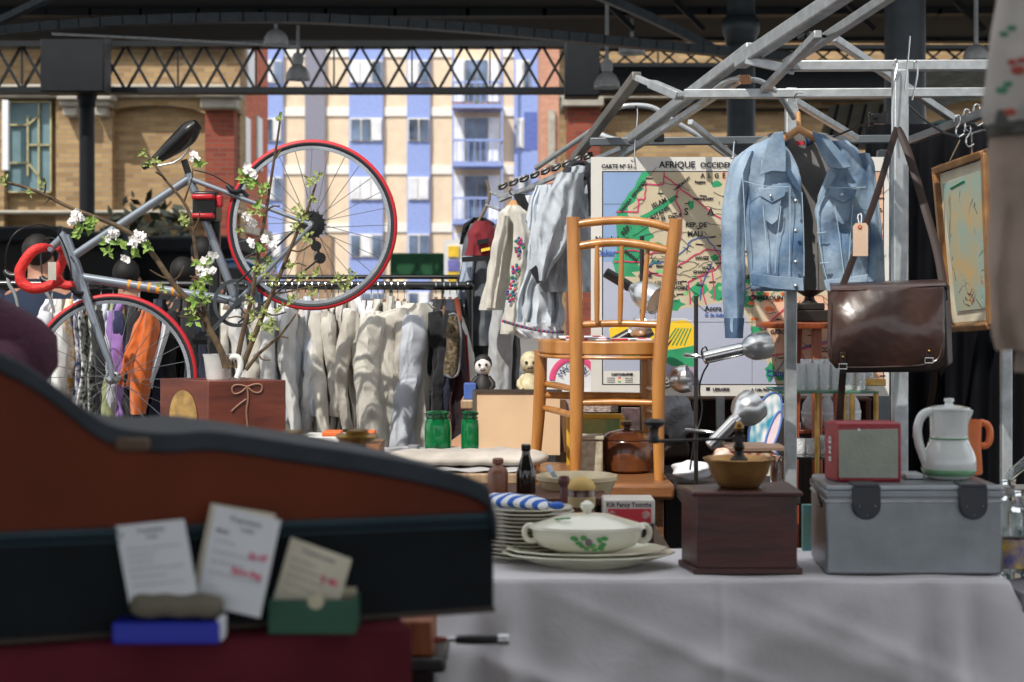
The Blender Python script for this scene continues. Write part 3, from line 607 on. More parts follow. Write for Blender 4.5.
# framed old map at the right
def picture_frame():
    t = thing('framed_map', 'old road map in a gilt wooden frame hanging askew on the black curtain', 'picture', P(966, 327, 5.1))
    c = [(936, 170, 5.25), (985, 153, 4.9), (991, 325, 4.9), (950, 328, 5.25)]
    Q = [P(*x) for x in c]; n = (Q[1] - Q[0]).cross(Q[3] - Q[0]).normalized()
    if n.y > 0: n = -n
    def at(u, v, z=0): return Q[0].lerp(Q[1], u).lerp(Q[3].lerp(Q[2], u), v) + n * z
    fr = mat('gilt frame wood', (156, 112, 62), rough=.35, c2=(104, 66, 34), scale=14)
    a = MB()
    for p, q in (((0,0),(1,0)), ((1,0),(1,1)), ((1,1),(0,1)), ((0,1),(0,0))): a.bar(at(*p), at(*q), .022, .03, up=(0, 1, 0))
    a.build('frame', fr, t, bevel=.004)
    a = MB(); a.add([at(.03, .03, -.004), at(.97, .03, -.004), at(.97, .97, -.004), at(.03, .97, -.004), at(.03, .03, -.012), at(.97, .03, -.012), at(.97, .97, -.012), at(.03, .97, -.012)], [(3,2,1,0),(4,5,6,7),(0,1,5,4),(1,2,6,5),(2,3,7,6),(3,0,4,7)]); a.build('mount', mat('cream mount card', (216, 206, 182)), t)
    a = MB().use(mat('faded map print', (128, 172, 170), c2=(188, 160, 112), scale=8, rough=.4)); ps = [at(.12, .10), at(.93, .09), at(.93, .90), at(.2, .90)]; a.add([p + n * .001 for p in ps], [(0, 1, 2, 3)])
    r = random.Random(5)
    for k in range(130):
        m = MATS['map ink'] if k % 4 else mat('map red road', (180, 80, 60)); a.use(m); u, v = r.uniform(.22, .86), r.uniform(.2, .86)
        if k % 3: u = .65 + r.gauss(0, .1); v = .68 + r.gauss(0, .1)
        u = max(.22, min(.86, u)); v = max(.2, min(.86, v))
        u2, v2 = max(.2, min(.9, u + r.uniform(-.12, .12))), max(.15, min(.89, v + r.uniform(-.06, .06))); a.bar(at(u, v, .002), at(u2, v2, .002), .0016, .001, up=(0, 1, 0))
    a.use(grn2 := mat('map title green', (60, 170, 120))); a.bar(at(.3, .15, .002), at(.6, .13, .002), .012, .001, up=(0, 1, 0))
    a.build('map_print', None, t)
    a = MB(); a.tube([at(.25, 0), P(960, 140, 5.0)], .0025, 6); a.tube([at(.75, 0), P(972, 134, 4.95)], .0025, 6); a.build('hanging_wire', M_chrome, t)
picture_frame()

# ================================================================ denim jacket on a wooden hanger
def denim_jacket():
    Y = 5.2; t = thing('denim_jacket', 'faded blue denim jacket worn open on a wooden hanger', 'jacket', P(798, 292, Y))
    den = mat('faded denim', (158, 178, 196), rough=.85, c2=(66, 98, 132), scale=9, bump=.15, bscale=60, sheen=.1); dk = mat('dark denim', (66, 90, 118), rough=.9, scale=12, bump=.1, bscale=50); thr = mat('pale denim seam', (176, 196, 212), rough=.8)
    lining = mat('grey lining', (134, 130, 126), rough=.85, c2=(92, 92, 92), scale=6); but = mat('metal button', (190, 194, 198), rough=.3, metal=1, var=0)
    a = MB(); loft(a, [(133, 770, 828), (140, 758, 840), (152, 744, 856), (170, 742, 864), (220, 744, 866), (270, 750, 866), (290, 756, 862)], Y + .07, .04, 4, .006, 1, grow=False); a.build('back_panel', lining, t)
    def bulge(c, w_, amp, ph, f=7): return lambda u, v: Y - .045 + .05 * abs(u - c) ** 2 * w_ + amp * math.sin(u * f + v * 4 + ph) * (.4 + v) + .006 * math.sin(v * 17 + u * 5 + ph)
    a = MB(); sheet(a, [(139, 768, 778), (146, 752, 785), (157, 739, 793), (170, 740, 798), (186, 741, 801), (222, 744, 803), (256, 747, 804), (273, 749, 804), (291, 752, 804)], bulge(.6, 2.6, .006, 1), 26, 40); a.crumple(.006, 30, 14, 2.0); a.build('front_panel', den, t, solid=.006)
    a = MB(); sheet(a, [(141, 830, 846), (150, 836, 857), (160, 834, 864), (172, 829, 867), (200, 818, 869), (220, 816, 870), (256, 821, 869), (289, 828, 867)], bulge(.4, 2.6, .006, 2), 26, 40); a.crumple(.006, 30, 14, 2.0); a.build('front_panel', den, t, solid=.006)
    a = MB(); loft(a, [(152, 742, 756), (160, 732, 757), (172, 728, 752), (190, 724, 748), (222, 721, 745), (256, 721, 745), (289, 722, 745), (312, 724, 743), (337, 725, 742)], Y + .0, .085, 3, .005, 5, 30, 40, grow=False); a.build('sleeve', den, t)
    a = MB(); loft(a, [(318, 724, 744), (338, 725, 743)], Y, .09, 3, .004, 5, 30, 6, grow=False); a.build('cuff', dk, t)
    a = MB(); loft(a, [(154, 856, 868), (163, 858, 873), (180, 862, 875), (197, 864, 878), (240, 866, 882), (275, 865, 884), (312, 866, 882)], Y + .02, .08, 3, .005, 6, 30, 40, grow=False); a.build('sleeve', den, t)
    yo = Y - .062
    def patch(name, poly, d=.005, off=0.0, m=den):
        a = MB(); a.pprism(poly, yo - off, d); return fix_normals(a.build(name, m, t, bevel=.0015))
    patch('collar', [(783, 131), (786, 150), (786, 172), (772, 171), (760, 175), (763, 158), (768, 140), (774, 133)], .01, .012); patch('collar', [(812, 131), (826, 135), (838, 148), (852, 167), (840, 169), (829, 167), (820, 152)], .01, .012)
    a = MB(); a.tube([P(782, 137, Y - .03), P(784, 140, Y + .05), P(798, 145, Y + .08), P(812, 140, Y + .05), P(814, 137, Y - .03)], [.012, .014, .014, .014, .012], 8, 2, flat=.5); a.build('collar_stand', dk, t)
    patch('lapel', [(786, 172), (790, 168), (800, 186), (799, 192), (792, 184)], .006, .004, dk); patch('lapel', [(829, 168), (836, 176), (826, 192), (817, 208), (818, 196)], .006, .004)
    for pts, cen in (([(758, 188), (786, 188), (785, 196), (772, 203), (760, 196)], (771, 196)), ([(829, 188), (857, 189), (855, 197), (843, 203), (831, 197)], (842, 195))):
        p = patch('pocket_flap', pts, .006, .006, den)
        patch('pocket', [(cen[0] - 10, 196), (cen[0] + 11, 196), (cen[0] + 7, 220), (cen[0] + 1, 225), (cen[0] - 6, 220)], .004, .001, den)
        MB().ball(P(cen[0], cen[1], yo - .014), .0055, 10, (1, .5, 1)).build('button', but, t)
    for y in (201, 231, 262, 286): MB().ball(P(796, y, yo - .01), .0068, 12, (1, .5, 1)).build('button', but, t)
    for y, x in ((232, 821), (262, 824)):
        MB().bar(P(x - 4, y + 1, yo - .006), P(x + 5, y, yo - .006), .0035, .003).build('buttonhole', thr, t)
    patch('waistband', [(750, 273), (775, 276), (803, 278), (804, 291), (775, 289), (752, 285)], .007, .006, den); patch('waistband', [(824, 280), (846, 278), (868, 274), (867, 287), (846, 291), (827, 292)], .007, .006, den)
    a = MB()
    def seam(pts, r=.0013):
        a.tube([P(x, y, yo - .003) for x, y in pts], r, 5, 1)
    for pts in ([(763, 206), (766, 240), (768, 273)], [(781, 206), (777, 240), (775, 273)], [(790, 186), (790, 240), (789, 276)], [(802, 192), (804, 240), (804, 276)], [(744, 181), (760, 186), (790, 187)], [(750, 274), (775, 277), (803, 279)], [(750, 284), (775, 288), (803, 290)],
                [(835, 205), (840, 240), (844, 276)], [(853, 205), (850, 240), (848, 276)], [(829, 172), (818, 200), (817, 220), (821, 256), (827, 280)], [(828, 187), (845, 188), (866, 187)], [(824, 281), (846, 279), (867, 275)], [(762, 160), (761, 174), (772, 170), (785, 171)], [(838, 150), (851, 167), (840, 168), (830, 166)], [(742, 165), (744, 200), (746, 250)]):
        seam(pts)
    a.build('stitching', thr, t)
    a = MB(); a.pbox(796, 141, 805, 145, Y + .035, .003); a.build('collar_label', mat('red label', (190, 50, 60)), t)
denim_jacket()
t = thing('clothes_hanger', 'pale wooden hanger with wire hook holding the denim jacket', 'hanger', P(798, 150, 5.24))
a = MB(); a.ptube([(758, 154, 5.21), (782, 140, 5.17), (799, 129, 5.17), (818, 140, 5.17), (842, 155, 5.21)], [3, 3.6, 4.4, 3.6, 3], 10, 0, flat=.6); a.build('shoulder_bar', wood('hanger beech', (206, 158, 108), (178, 124, 76)), t)
a = MB(); a.ptube([(798, 112, 5.18), (799, 128, 5.17)], 2.4, 8); a.build('hook_sleeve', MATS['hanger beech'], t)
a = MB(); a.ptube([(799, 113, 5.18), (797, 106, 5.18), (793, 100, 5.2), (797, 92, 5.18), (803, 93, 5.18)], .9, 8, 2); a.build('hook', M_chrome, t)

# ================================================================ leather satchel
def satchel():
    Y = 4.55; lt = mat('dark brown leather', (66, 40, 30), rough=.36, c2=(40, 25, 22), scale=7, coat=.45, bump=.06, bscale=30); ed = mat('leather edge', (40, 25, 20), rough=.5, spec=.25)
    t = thing('leather_satchel', 'dark brown leather satchel hanging by its strap from the post', 'bag', P(888, 375, Y))
    a = MB()
    a.prism([P(x, y, Y) for x, y in ((829, 300), (945, 292), (948, 366), (936, 372), (845, 373), (829, 362))], [P(x + 2, y - 2, Y + .11) for x, y in ((829, 292), (948, 286), (951, 366), (938, 370), (845, 371), (829, 360))])
    fix_normals(a.build('body', ed, t, bevel=.006))
    a = MB()
    def fl(u, v):      # flap folding over the top and down the front
        if v < .22: k = v / .22; y = lerp(284, 291, k ** 2); Yy = Y + .10 - .13 * math.sin(k * math.pi / 2)
        else: k = (v - .22) / .78; y = lerp(291, 368, k); Yy = Y - .03 - .034 * math.sin(k * 3.1) * (1 - (2 * u - 1) ** 4) + .004 * math.sin(u * 9 + k * 5)
        wv = clamp((v - .8) / .2); ins = 7 * wv ** 2.4
        y += -4 * u * (1 - .5 * v) + 2 * math.sin(u * 5) * (v > .2) * .4
        x = lerp(828 + ins, 944 - ins, u) + 2 * (v < .22)
        return P(x, y, Yy + .004 * math.sin(u * 4 + 1))
    a.grid(fl, 60, 60); a.crumple(.0012, 14, 14, 5.0); a.build('flap', lt, t, solid=.006)
    a = MB(); a.ptube([(831, 300, Y - .035), (830, 355, Y - .04), (838, 366, Y - .04), (850, 368, Y - .04), (920, 366, Y - .04), (936, 362, Y - .04), (942, 352, Y - .04), (943, 296, Y - .035)], .9, 6, 2); a.build('edge_piping', lt, t)
    for x, y in ((843, 352), (929, 346)):
        a = MB(); a.pbox(x - 3, y, x + 3, y + 22, Y - .052, .008); a.build('fastening_tab', ed, t, bevel=.002)
        a = MB(); a.ball(P(x, y + 5, Y - .056), .004, 10); a.build('stud', M_brass, t)
        a = MB(); a.ptube([(x - 4, y + 12, Y - .056), (x + 4, y + 12, Y - .056), (x + 4, y + 17, Y - .056), (x - 4, y + 17, Y - .056)], .6, 6, closed=True); a.build('buckle', M_chrome, t)
    def strap(pts, w=.022):
        a = MB(); a.tube([P(*p) for p in pts], w * .5, 10, 2, flat=.22); return a.build('strap', ed, t)
    strap([(839, 296, Y), (848, 272, Y + .05), (862, 235, Y + .1), (878, 192, Y + .18), (890, 150, Y + .25), (897, 128, Y + .3)], .02)
    strap([(897, 128, Y + .3), (903, 138, Y + .28), (914, 170, Y + .22), (926, 212, Y + .15), (938, 252, Y + .07), (944, 290, Y + .0)], .024)
    strap([(843, 372, Y + .02), (841, 395, Y + .03), (839, 430, Y + .04), (841, 452, Y + .05)], .02)
    strap([(934, 370, Y + .02), (934, 386, Y + .03), (930, 406, Y + .05)], .018)
    a = MB(); a.ptube([(939, 286, Y), (946, 286, Y), (947, 300, Y), (940, 300, Y)], .8, 6, closed=True); a.build('strap_ring', M_iron, t)
    tg = thing('price_tag', 'buff paper price tag tied to the satchel strap', 'tag', P(860, 256, 4.5))
    MB().pprism([(853, 226), (856, 223), (866, 223), (868, 226), (868, 256), (853, 256)], 4.5, .002).build('card', mat('buff card', (214, 184, 158)), tg)
    MB().lathe([(.006, 0), (.006, .002)], P(860, 227, 4.498), (0, 1, 0), 12).build('eyelet', mat('red eyelet', (190, 90, 60)), tg)
    MB().ptube([(860, 227, 4.495), (857, 215, 4.6), (862, 213, 4.62), (861, 224, 4.5)], .5, 5, 1).build('string', M_white, tg)
satchel()
# ================================================================ bentwood chair standing on a chest
M_chair = wood('honey bentwood', (192, 132, 66), (160, 104, 48), rough=.32, coat=.35, stretch=(14, 14, 2))
def chair():
    t = thing('wooden_chair', 'honey-coloured bentwood chair with spindle back standing on the wooden chest', 'chair', (X(610, 5.7), 5.7, Z(478, 5.55)))
    zb = Z(478, 5.55)
    Yn, Yf = 5.55, 5.92
    def leg(pts, r):
        q = [P(*p) for p in pts]; q[-1].z = zb; a = MB(); a.tube(q, [S(x, p[2]) for x, p in zip(r, pts)], 14, 1); return a.build('leg', M_chair, t)
    leg([(573, 217, Yn), (575, 280, Yn), (577, 345, Yn), (577, 400, Yn), (575, 480, Yn)], [7, 7.4, 7.6, 7.2, 5.4])
    leg([(676, 219, Yn - .06), (671, 262, Yn - .06), (665, 310, Yn - .06), (660, 350, Yn - .06), (658, 400, Yn - .06), (659, 480, Yn - .06)], [6.6, 7, 7.2, 7.4, 6.6, 5])
    leg([(541, 350, Yf), (540, 400, Yf), (535, 470, Yf + .02)], [6.6, 6.6, 5])
    leg([(647, 350, Yf - .05), (647, 400, Yf - .05), (648, 470, Yf - .05)], [6.2, 6.4, 4.6])
    def rail(name, pts, r):
        a = MB(); a.ptube(pts, r, 12, 2); return a.build(name, M_chair, t)
    rail('top_rail', [(574, 225, Yn), (596, 221.5, Yn - .01), (622, 220, Yn - .02), (648, 222, Yn - .04), (673, 229, Yn - .06)], 4.2)
    rail('back_rail', [(576, 247, Yn), (598, 243, Yn - .01), (620, 242, Yn - .02), (645, 245, Yn - .04), (670, 251, Yn - .06)], 4.4)
    rail('back_rail', [(577, 325, Yn), (620, 323, Yn - .02), (663, 325, Yn - .06)], 3.6)
    for x0, x1 in ((597, 597), (622, 620), (648, 642)): rail('spindle', [(x0, 246, Yn - .03), (lerp(x0, x1, .5), 285, Yn - .03), (x1, 323, Yn - .03)], [2.2, 3, 2.4])
    a = MB(); pts = [P(571, 348, Yn - .02), P(548, 348, Yn + .1), P(537, 347, Yn + .25), P(540, 347, Yf + .02), P(560, 347, Yf + .05), P(640, 347, Yf + .02), P(655, 348, Yf - .06), P(661, 348, Yn + .1), P(658, 349, Yn - .07)]
    z0 = Z(355, Yn); z1 = Z(341, Yn)
    def ring(z, k=1.0):
        c = sum(pts, Vector()) / len(pts); q = [p.copy() for p in pts]
        for _ in range(2):
            o = []
            for i in range(len(q)): b = q[(i + 1) % len(q)]; o += [q[i].lerp(b, .25), q[i].lerp(b, .75)]
            q = o
        return [Vector((c.x + (p.x - c.x) * k, c.y + (p.y - c.y) * k, z)) for p in q]
    a.prism(ring(z0), ring(z1)); s_ = fix_normals(a.build('seat', M_chair, t, bevel=.005))
    a = MB(); a.tube(ring(z0 - .008, .985), .006, 8, closed=True); a.build('seat_ring', M_chair, t)
    rail('stretcher', [(578, 403, Yn), (618, 402, Yn - .02), (656, 403, Yn - .05)], [3, 3.6, 3]); rail('stretcher', [(545, 395, Yf), (600, 396, Yf), (646, 396, Yf - .05)], [3.4, 4.2, 3.4])
    rail('stretcher', [(546, 384, Yf), (560, 386, 5.74), (572, 389, Yn)], [3, 3.6, 3]); rail('stretcher', [(544, 408, Yf), (558, 411, 5.74), (572, 415, Yn)], [3, 3.6, 3])
    rail('stretcher', [(648, 388, Yf - .05), (658, 390, Yn - .06)], 3); rail('stretcher', [(648, 410, Yf - .05), (658, 414, Yn - .06)], 3)
    return z1
zseat = chair()
M_red = mat('red print', (206, 44, 60), rough=.5)
for k, (x0, x1, Ya, Yb_, dz, lab, ang) in enumerate(((566, 612, 5.62, 5.8, 0.0, 'white leaflet with red edge lying on the left of the chair seat', .1), (606, 652, 5.6, 5.78, 0.0, 'white leaflet with red heading lying on the right of the chair seat', -.05), (560, 606, 5.64, 5.84, .006, 'folded red and white newspaper topmost on the chair seat', .2))):
    a = MB().use(M_white); z = zseat + .001 + dz; a.box((X(x0, Ya), Ya, z), (X(x1, Ya), Yb_, z + .004)); a.use(M_red); a.box((X(x0 + 6, Ya), Ya - .001, z + .001), (X(x0 + 22, Ya), Ya + .05, z + .0052)); a.box((X(x1 - 12, Ya), Ya + .02, z + .001), (X(x1 - 4, Ya), Yb_ - .02, z + .0052))
    tag(a.build('leaflet', None), lab, 'leaflet')
# chest below the chair
M_pine = wood('waxed pine', (146, 98, 58), (106, 66, 38), rough=.4, coat=.2, stretch=(3, 20, 20))
t = thing('wooden_chest', 'waxed brown wooden chest that the bentwood chair stands on', 'chest', (X(610, 5.7), 5.7, 0))
zc = Z(478, 5.55)
MB().box((X(528, 5.5), 5.36, zc - .05), (X(674, 5.4), 6.1, zc)).build('top', M_pine, t, bevel=.012)
MB().box((X(536, 5.5), 5.44, .0), (X(664, 5.44), 6.05, zc - .05)).build('body', M_pine, t, bevel=.006)
MB().box((X(548, 5.5), 5.42, .08), (X(608, 5.44), 5.46, zc - .1)).build('front_panel', M_pine, t, bevel=.01); MB().box((X(616, 5.5), 5.42, .08), (X(640, 5.44), 5.46, zc - .1)).build('front_panel', M_pine, t, bevel=.01)

# ================================================================ clip spotlights on two dark poles
M_refl = mat('spun aluminium', (208, 210, 212), rough=.28, metal=.95, var=.04, stretch=(1, 1, 1))
M_warm = mat('painted warm lit reflector', (236, 208, 178), rough=.4, metal=.3, var=0)  # warm lamplight inside the shade is painted into this colour
def spot(label, a, n_, f, r_tube, r_bell, body=None, glow=False):
    A = P(*a); B = P(*n_); C = P(*f); t = thing('spotlight', label, 'spotlight', B)
    ax = (B - A).normalized(); L = (B - A).length; r1 = S(r_tube, a[2]); rb = S(r_bell, f[2])
    q = MB(); q.lathe([(r1 * .7, 0), (r1, .004), (r1, L)], A, ax, 20); q.build('lamp_body', body or M_chrome, t)
    d = (C - B).normalized(); LB = (C - B).length
    q = MB(); q.lathe([(r1 * .9, -.01), (r1 * .95, LB * .1), (rb * .75, LB * .3), (rb * .95, LB * .5), (rb, LB * .7), (rb * .98, LB), (rb * .92, LB), (rb * .88, LB * .55), (rb * .6, LB * .35), (r1 * .5, LB * .2)], B, d, 32, cap=False); q.build('lamp_shade', M_refl, t)
    q = MB(); q.lathe([(rb * .88, LB * .9), (rb * .82, LB * .5), (rb * .5, LB * .3)], B, d, 28); q.build('reflector', M_warm, t) if glow else None
    q = MB(); q.ball(B + d * LB * .5, rb * .38, 12); q.build('bulb', M_white, t)
    return t
Ys = 5.05
sp1 = spot('polished spotlight pointing right across the map, topmost on its pole', (703, 358, Ys), (742, 349, Ys), (765, 345, Ys + .05), 6.6, 14)
sp2 = spot('polished spotlight tilted up to the right above the coffee grinder', (709, 447, Ys), (735, 420, Ys), (754, 404, Ys + .04), 6.6, 17.5)
spot('black and silver spotlight seen through the chair back, pointing right', (605, 272, 5.95), (630, 287, 5.95), (657, 301, 5.88), 5.2, 15, M_black, True)
spot('dark spotlight half hidden behind the chair seat', (612, 344, 5.95), (630, 334, 5.95), (648, 324, 5.95), 6, 13, M_black)
spot('small silver spotlight just right of the chair leg', (656, 385, 5.62), (668, 382, 5.62), (689, 378, 5.6), 6, 14)
def lamp_pole(label, x, y0, Y, r, zb=.02):
    t = thing('lamp_pole', label, 'pole', (X(x, Y), Y, zb)); a = MB(); a.tube([(X(x, Y), Y, zb), (X(x, Y), Y, Z(y0, Y))], S(r, Y), 10); a.build('pole', mat('dark chrome pole', (70, 66, 66), rough=.25, metal=.8), t)
    a = MB(); a.lathe([(.12, 0), (.12, .012), (.03, .02), (.02, .04)], (X(x, Y), Y, zb)); a.build('base', M_black, t); return t
lamp_pole('dark metal pole with two spotlights in front of the map', 696, 296, 5.15, 2.2); lamp_pole('dark metal pole behind the chair spindles', 642, 236, 6.02, 2.4)
def arm(par, pts, r=1.8): q = MB(); q.ptube(pts, r, 8, 1); q.build('lamp_arm', M_chrome, par)
arm(sp1, [(684, 355, 5.1), (700, 356, 5.1), (708, 358, 5.06)], 2.2); arm(sp2, [(685, 430, 5.1), (712, 432, 5.1), (722, 436, 5.06)], 1.9)
q = MB(); q.ptube([(706, 364, Ys), (700, 352, Ys), (706, 344, Ys), (710, 362, Ys), (703, 372, 5.1), (698, 390, 5.12), (704, 410, 5.12), (694, 440, 5.1), (690, 470, 5.1)], .9, 6, 3); tag(q.build('lamp_cable', M_black), 'black flex looping from the topmost spotlight down the pole', 'cable')

# ================================================================ road bicycle hung on a repair stand
def bicycle():
    Y = 6.5; t = thing('road_bicycle', 'grey road bicycle with red tyres held tilted on a repair stand', 'bicycle', P(190, 330, Y))
    fr = mat('silver grey frame paint', (138, 146, 156), rough=.3, metal=.5, coat=.4, var=.03); red = mat('red tyre', (196, 32, 44), rough=.5, var=.05); dkr = mat('dark tyre wall', (34, 34, 40), rough=.6); rim = mat('silver rim', (190, 194, 198), rough=.25, metal=.9)
    tape = mat('red bar tape', (214, 44, 40), rough=.6, bump=.3, bscale=80)
    def wheel(c, R, seed, cog):
        C = P(*c); r = S(R, Y); w = MB()
        def ring(rad, rr, m, name, parent, dy=0):
            q = MB(); q.tube([C + Vector((rad * math.cos(k * math.pi / 36), dy, rad * math.sin(k * math.pi / 36))) for k in range(72)], rr, 10, closed=True); return q.build(name, m, parent)
        wt = ring(r - .011, .013, dkr, 'wheel', t)
        ring(r - .0075, .012, red, 'tyre_tread', wt); ring(r - .012, .0135, dkr, 'tyre_wall', wt) if 0 else None
        q = MB(); q.lathe([(r - .034, -.008), (r - .021, -.009), (r - .021, .009), (r - .034, .008), (r - .034, -.008)], C, (0, 1, 0), 72, cap=False); q.build('rim', rim, wt)
        q = MB(); 
        for k in range(28):
            a = k * 2 * math.pi / 28; b = a + (.5 if k % 2 else -.5); s_ = .028 if k % 4 < 2 else -.028
            q.tube([C + Vector((.02 * math.cos(b), s_, .02 * math.sin(b))), C + Vector(((r - .034) * math.cos(a), 0, (r - .034) * math.sin(a)))], .0014, 5)
        q.build('spokes', mat('spoke steel', (130, 134, 138), rough=.3, metal=.8), wt)
        q = MB(); q.lathe([(.008, -.06), (.024, -.034), (.024, -.028), (.012, -.022), (.012, .022), (.024, .028), (.024, .034), (.008, .06)], C, (0, 1, 0), 20); q.build('hub', rim, wt)
        return wt
    Rr = wheel((312, 225, Y), 84.5, 1, True); wheel((113, 378, Y), 83.5, 2, False)
    C = P(312, 225, Y)
    q = MB()
    for k, rr in enumerate((.052, .046, .04, .034, .028)):
        for j in range(1): q.lathe([(rr, 0), (rr, .003)], C + Vector((0, -.03 - k * .005, 0)), (0, 1, 0), 24)
    for k in range(18): a_ = k * math.pi / 9; q.bar(C + Vector((.05 * math.cos(a_), -.03, .05 * math.sin(a_))), C + Vector((.058 * math.cos(a_), -.03, .058 * math.sin(a_))), .003, .006)
    q.build('cassette', M_black, t)
    q = MB(); q.lathe([(.02, 0), (.02, .008)], P(316, 246, Y - .05), (0, 1, 0), 16); q.lathe([(.022, 0), (.022, .008)], P(320, 258, Y - .05), (0, 1, 0), 16); q.bar(P(313, 236, Y - .05), P(322, 262, Y - .05), .012, .01); q.build('derailleur', M_black, t)
    def tb(name, a, b, r0, r1=None, m=fr): q = MB(); q.ptube([a, b], [r0, r1 or r0], 14); return q.build(name, m, t)
    tb('head_tube', (64, 236, Y), (84, 291, Y), 6); tb('top_tube', (72, 257, Y), (190, 178, Y), 4.2); dt = tb('down_tube', (80, 277, Y), (236, 301, Y), 4.6); tb('seat_tube', (188, 174, Y), (237, 303, Y), 4.2)
    for s_ in (-.04, .04):
        tb('seat_stay', (191, 179, Y + s_ * .3), (312, 225, Y + s_ * 1.3), 2.6, 2); tb('chain_stay', (238, 301, Y + s_ * .7), (312, 225, Y + s_ * 1.3), 2.8, 2.2)
        q = MB(); q.ptube([(84, 289, Y + s_ * .6), (92, 315, Y + s_ * 1.1), (104, 348, Y + s_ * 1.3), (111, 366, Y + s_ * 1.3), (112, 378, Y + s_ * 1.3)], [4.6, 4.4, 3.6, 3, 2.6], 10, 2); q.build('fork_blade', fr, t)
    q = MB(); q.lathe([(.024, -.036), (.024, .036)], P(237, 303, Y), (0, 1, 0), 20); q.build('bottom_bracket', fr, t)
    q = MB(); q.lathe([(.078, 0), (.092, .001), (.092, .004), (.078, .005), (.078, 0)], P(237, 303, Y - .06), (0, 1, 0), 40, cap=False); [q.bar(P(237, 303, Y - .058), P(237, 303, Y - .058) + Vector((.082 * math.cos(k), 0, .082 * math.sin(k))), .012, .005) for k in (.3, 1.56, 2.82, 4.07, 5.33)]; 
    q.bar(P(237, 303, Y - .07), P(205, 338, Y - .075), .022, .014); q.bar(P(237, 303, Y + .06), P(269, 268, Y + .065), .022, .014); q.tube([P(237, 303, Y - .08), P(237, 303, Y + .07)], .012, 10); q.build('chainset', mat('dull alloy', (84, 88, 92), rough=.35, metal=.8), t)
    q = MB(); q.bar(P(200, 342, Y - .12), P(208, 334, Y - .05), .06, .02); q.build('pedal', M_black, t)
    q = MB(); q.ptube([(237, 283, Y - .058), (312, 214, Y - .045)], 1.1, 6); q.ptube([(238, 323, Y - .058), (318, 260, Y - .05)], 1.1, 6); q.build('chain', M_iron, t)
    q = MB().use(mat('orange decal', (226, 150, 50)))
    for k in (128, 138, 148, 157, 172, 178): y = lerp(277, 301, (k - 80) / 156); q.ptube([(k, y, Y), (k + 3, y + .4, Y)], 4.75, 12)
    q.build('decal', None, dt)
    # saddle and post
    tb('seat_post', (184, 160, Y), (191, 182, Y), 3.4, 3.4, M_black)
    q = MB()
    keys = [(0, 143, 168, .018, 3), (.25, 156, 160, .022, 6), (.5, 168, 151, .028, 9.5), (.72, 180, 142, .052, 12), (.88, 190, 133, .07, 12.5), (1, 198, 125, .06, 6.5)]
    def sad(u, v):
        k = crom([(a_, b, c, d, e) for a_, b, c, d, e in keys], v); a_ = 2 * math.pi * u; o = P(k[1], k[2], Y); nrm = Vector((.55, 0, .83)) * -1; up = Vector((-.5, 0, .86))
        return o + Vector((0, 1, 0)) * math.cos(a_) * k[3] + up * math.sin(a_) * S(k[4], Y) * (.9 if math.sin(a_) > 0 else .75)
    q.grid(sad, 24, 24, cu=True); m0 = len(q.v) - 24 * 24; q.f += [[m0 + i for i in range(24)][::-1], [m0 + 23 * 24 + i for i in range(24)]]; q.mi += [0, 0]; q.ms = [M_black]; q.cur = 0
    q.build('saddle', mat('black saddle leather', (22, 22, 26), rough=.28, coat=.4), t)
    q = MB(); q.ptube([(158, 166, Y - .02), (178, 162, Y - .02), (190, 148, Y - .025)], 1, 6, 1); q.ptube([(158, 166, Y + .02), (178, 162, Y + .02), (190, 148, Y + .025)], 1, 6, 1); q.build('saddle_rails', M_galv, t)
    # stem, bars, hoods, levers
    q = MB(); q.ptube([(49, 250, Y), (60, 240, Y), (66, 234, Y)], [4, 4, 5], 12, 1); q.build('stem', fr, t); 
    q = MB(); q.ptube([(50, 249, Y - .2), (50, 249, Y), (54, 248, Y + .2)], 2.6, 10); q.build('handlebar', fr, t)
    q = MB(); q.ptube([(50, 248, Y - .12), (42, 247, Y - .2), (32, 251, Y - .22), (24, 262, Y - .22), (19, 272, Y - .22), (21, 283, Y - .22), (31, 289, Y - .22), (44, 288, Y - .21), (55, 283, Y - .2), (62, 278, Y - .2)], [3.6, 4.6, 5.2, 5.4, 5.6, 5.6, 5.4, 5.2, 5, 4.6], 14, 2); q.build('bar_tape', tape, t)
    q = MB(); q.ptube([(56, 247, Y + .12), (63, 248, Y + .2), (64, 258, Y + .2), (59, 268, Y + .2), (56, 276, Y + .2), (62, 285, Y + .2), (72, 286, Y + .2), (81, 284, Y + .2)], [3.6, 4.4, 4.8, 5, 5, 4.8, 4.6, 4.4], 14, 2); q.build('bar_tape', tape, t)
    for dx, dy, yy in ((0, 0, Y - .22), (36, 6, Y + .2)):
        q = MB(); q.ptube([(22 + dx, 274 + dy, yy), (13 + dx, 277 + dy, yy), (7 + dx, 274 + dy, yy), (5 + dx, 270 + dy, yy)], [4, 4.4, 3.6, 2], 10, 1); q.build('brake_hood', M_black, t)
        q = MB(); q.ptube([(8 + dx, 277 + dy, yy), (9 + dx, 285 + dy, yy), (15 + dx, 293 + dy, yy), (18 + dx, 307 + dy, yy)], [2, 2, 1.8, 1.4], 8, 2); q.build('brake_lever', M_galv, t)
    for pts in ([(5, 270, Y - .22), (6, 248, Y - .25), (16, 230, Y - .25), (38, 223, Y - .2), (58, 230, Y - .1), (70, 260, Y - .06), (72, 280, Y - .06)], [(42, 274, Y + .2), (40, 250, Y + .25), (46, 236, Y + .2), (60, 240, Y + .1), (74, 262, Y - .06)], [(194, 170, Y), (212, 174, Y), (226, 183, Y), (238, 190, Y)]):
        q = MB(); q.ptube(pts, .8, 6, 3); q.build('brake_cable', M_black, t)
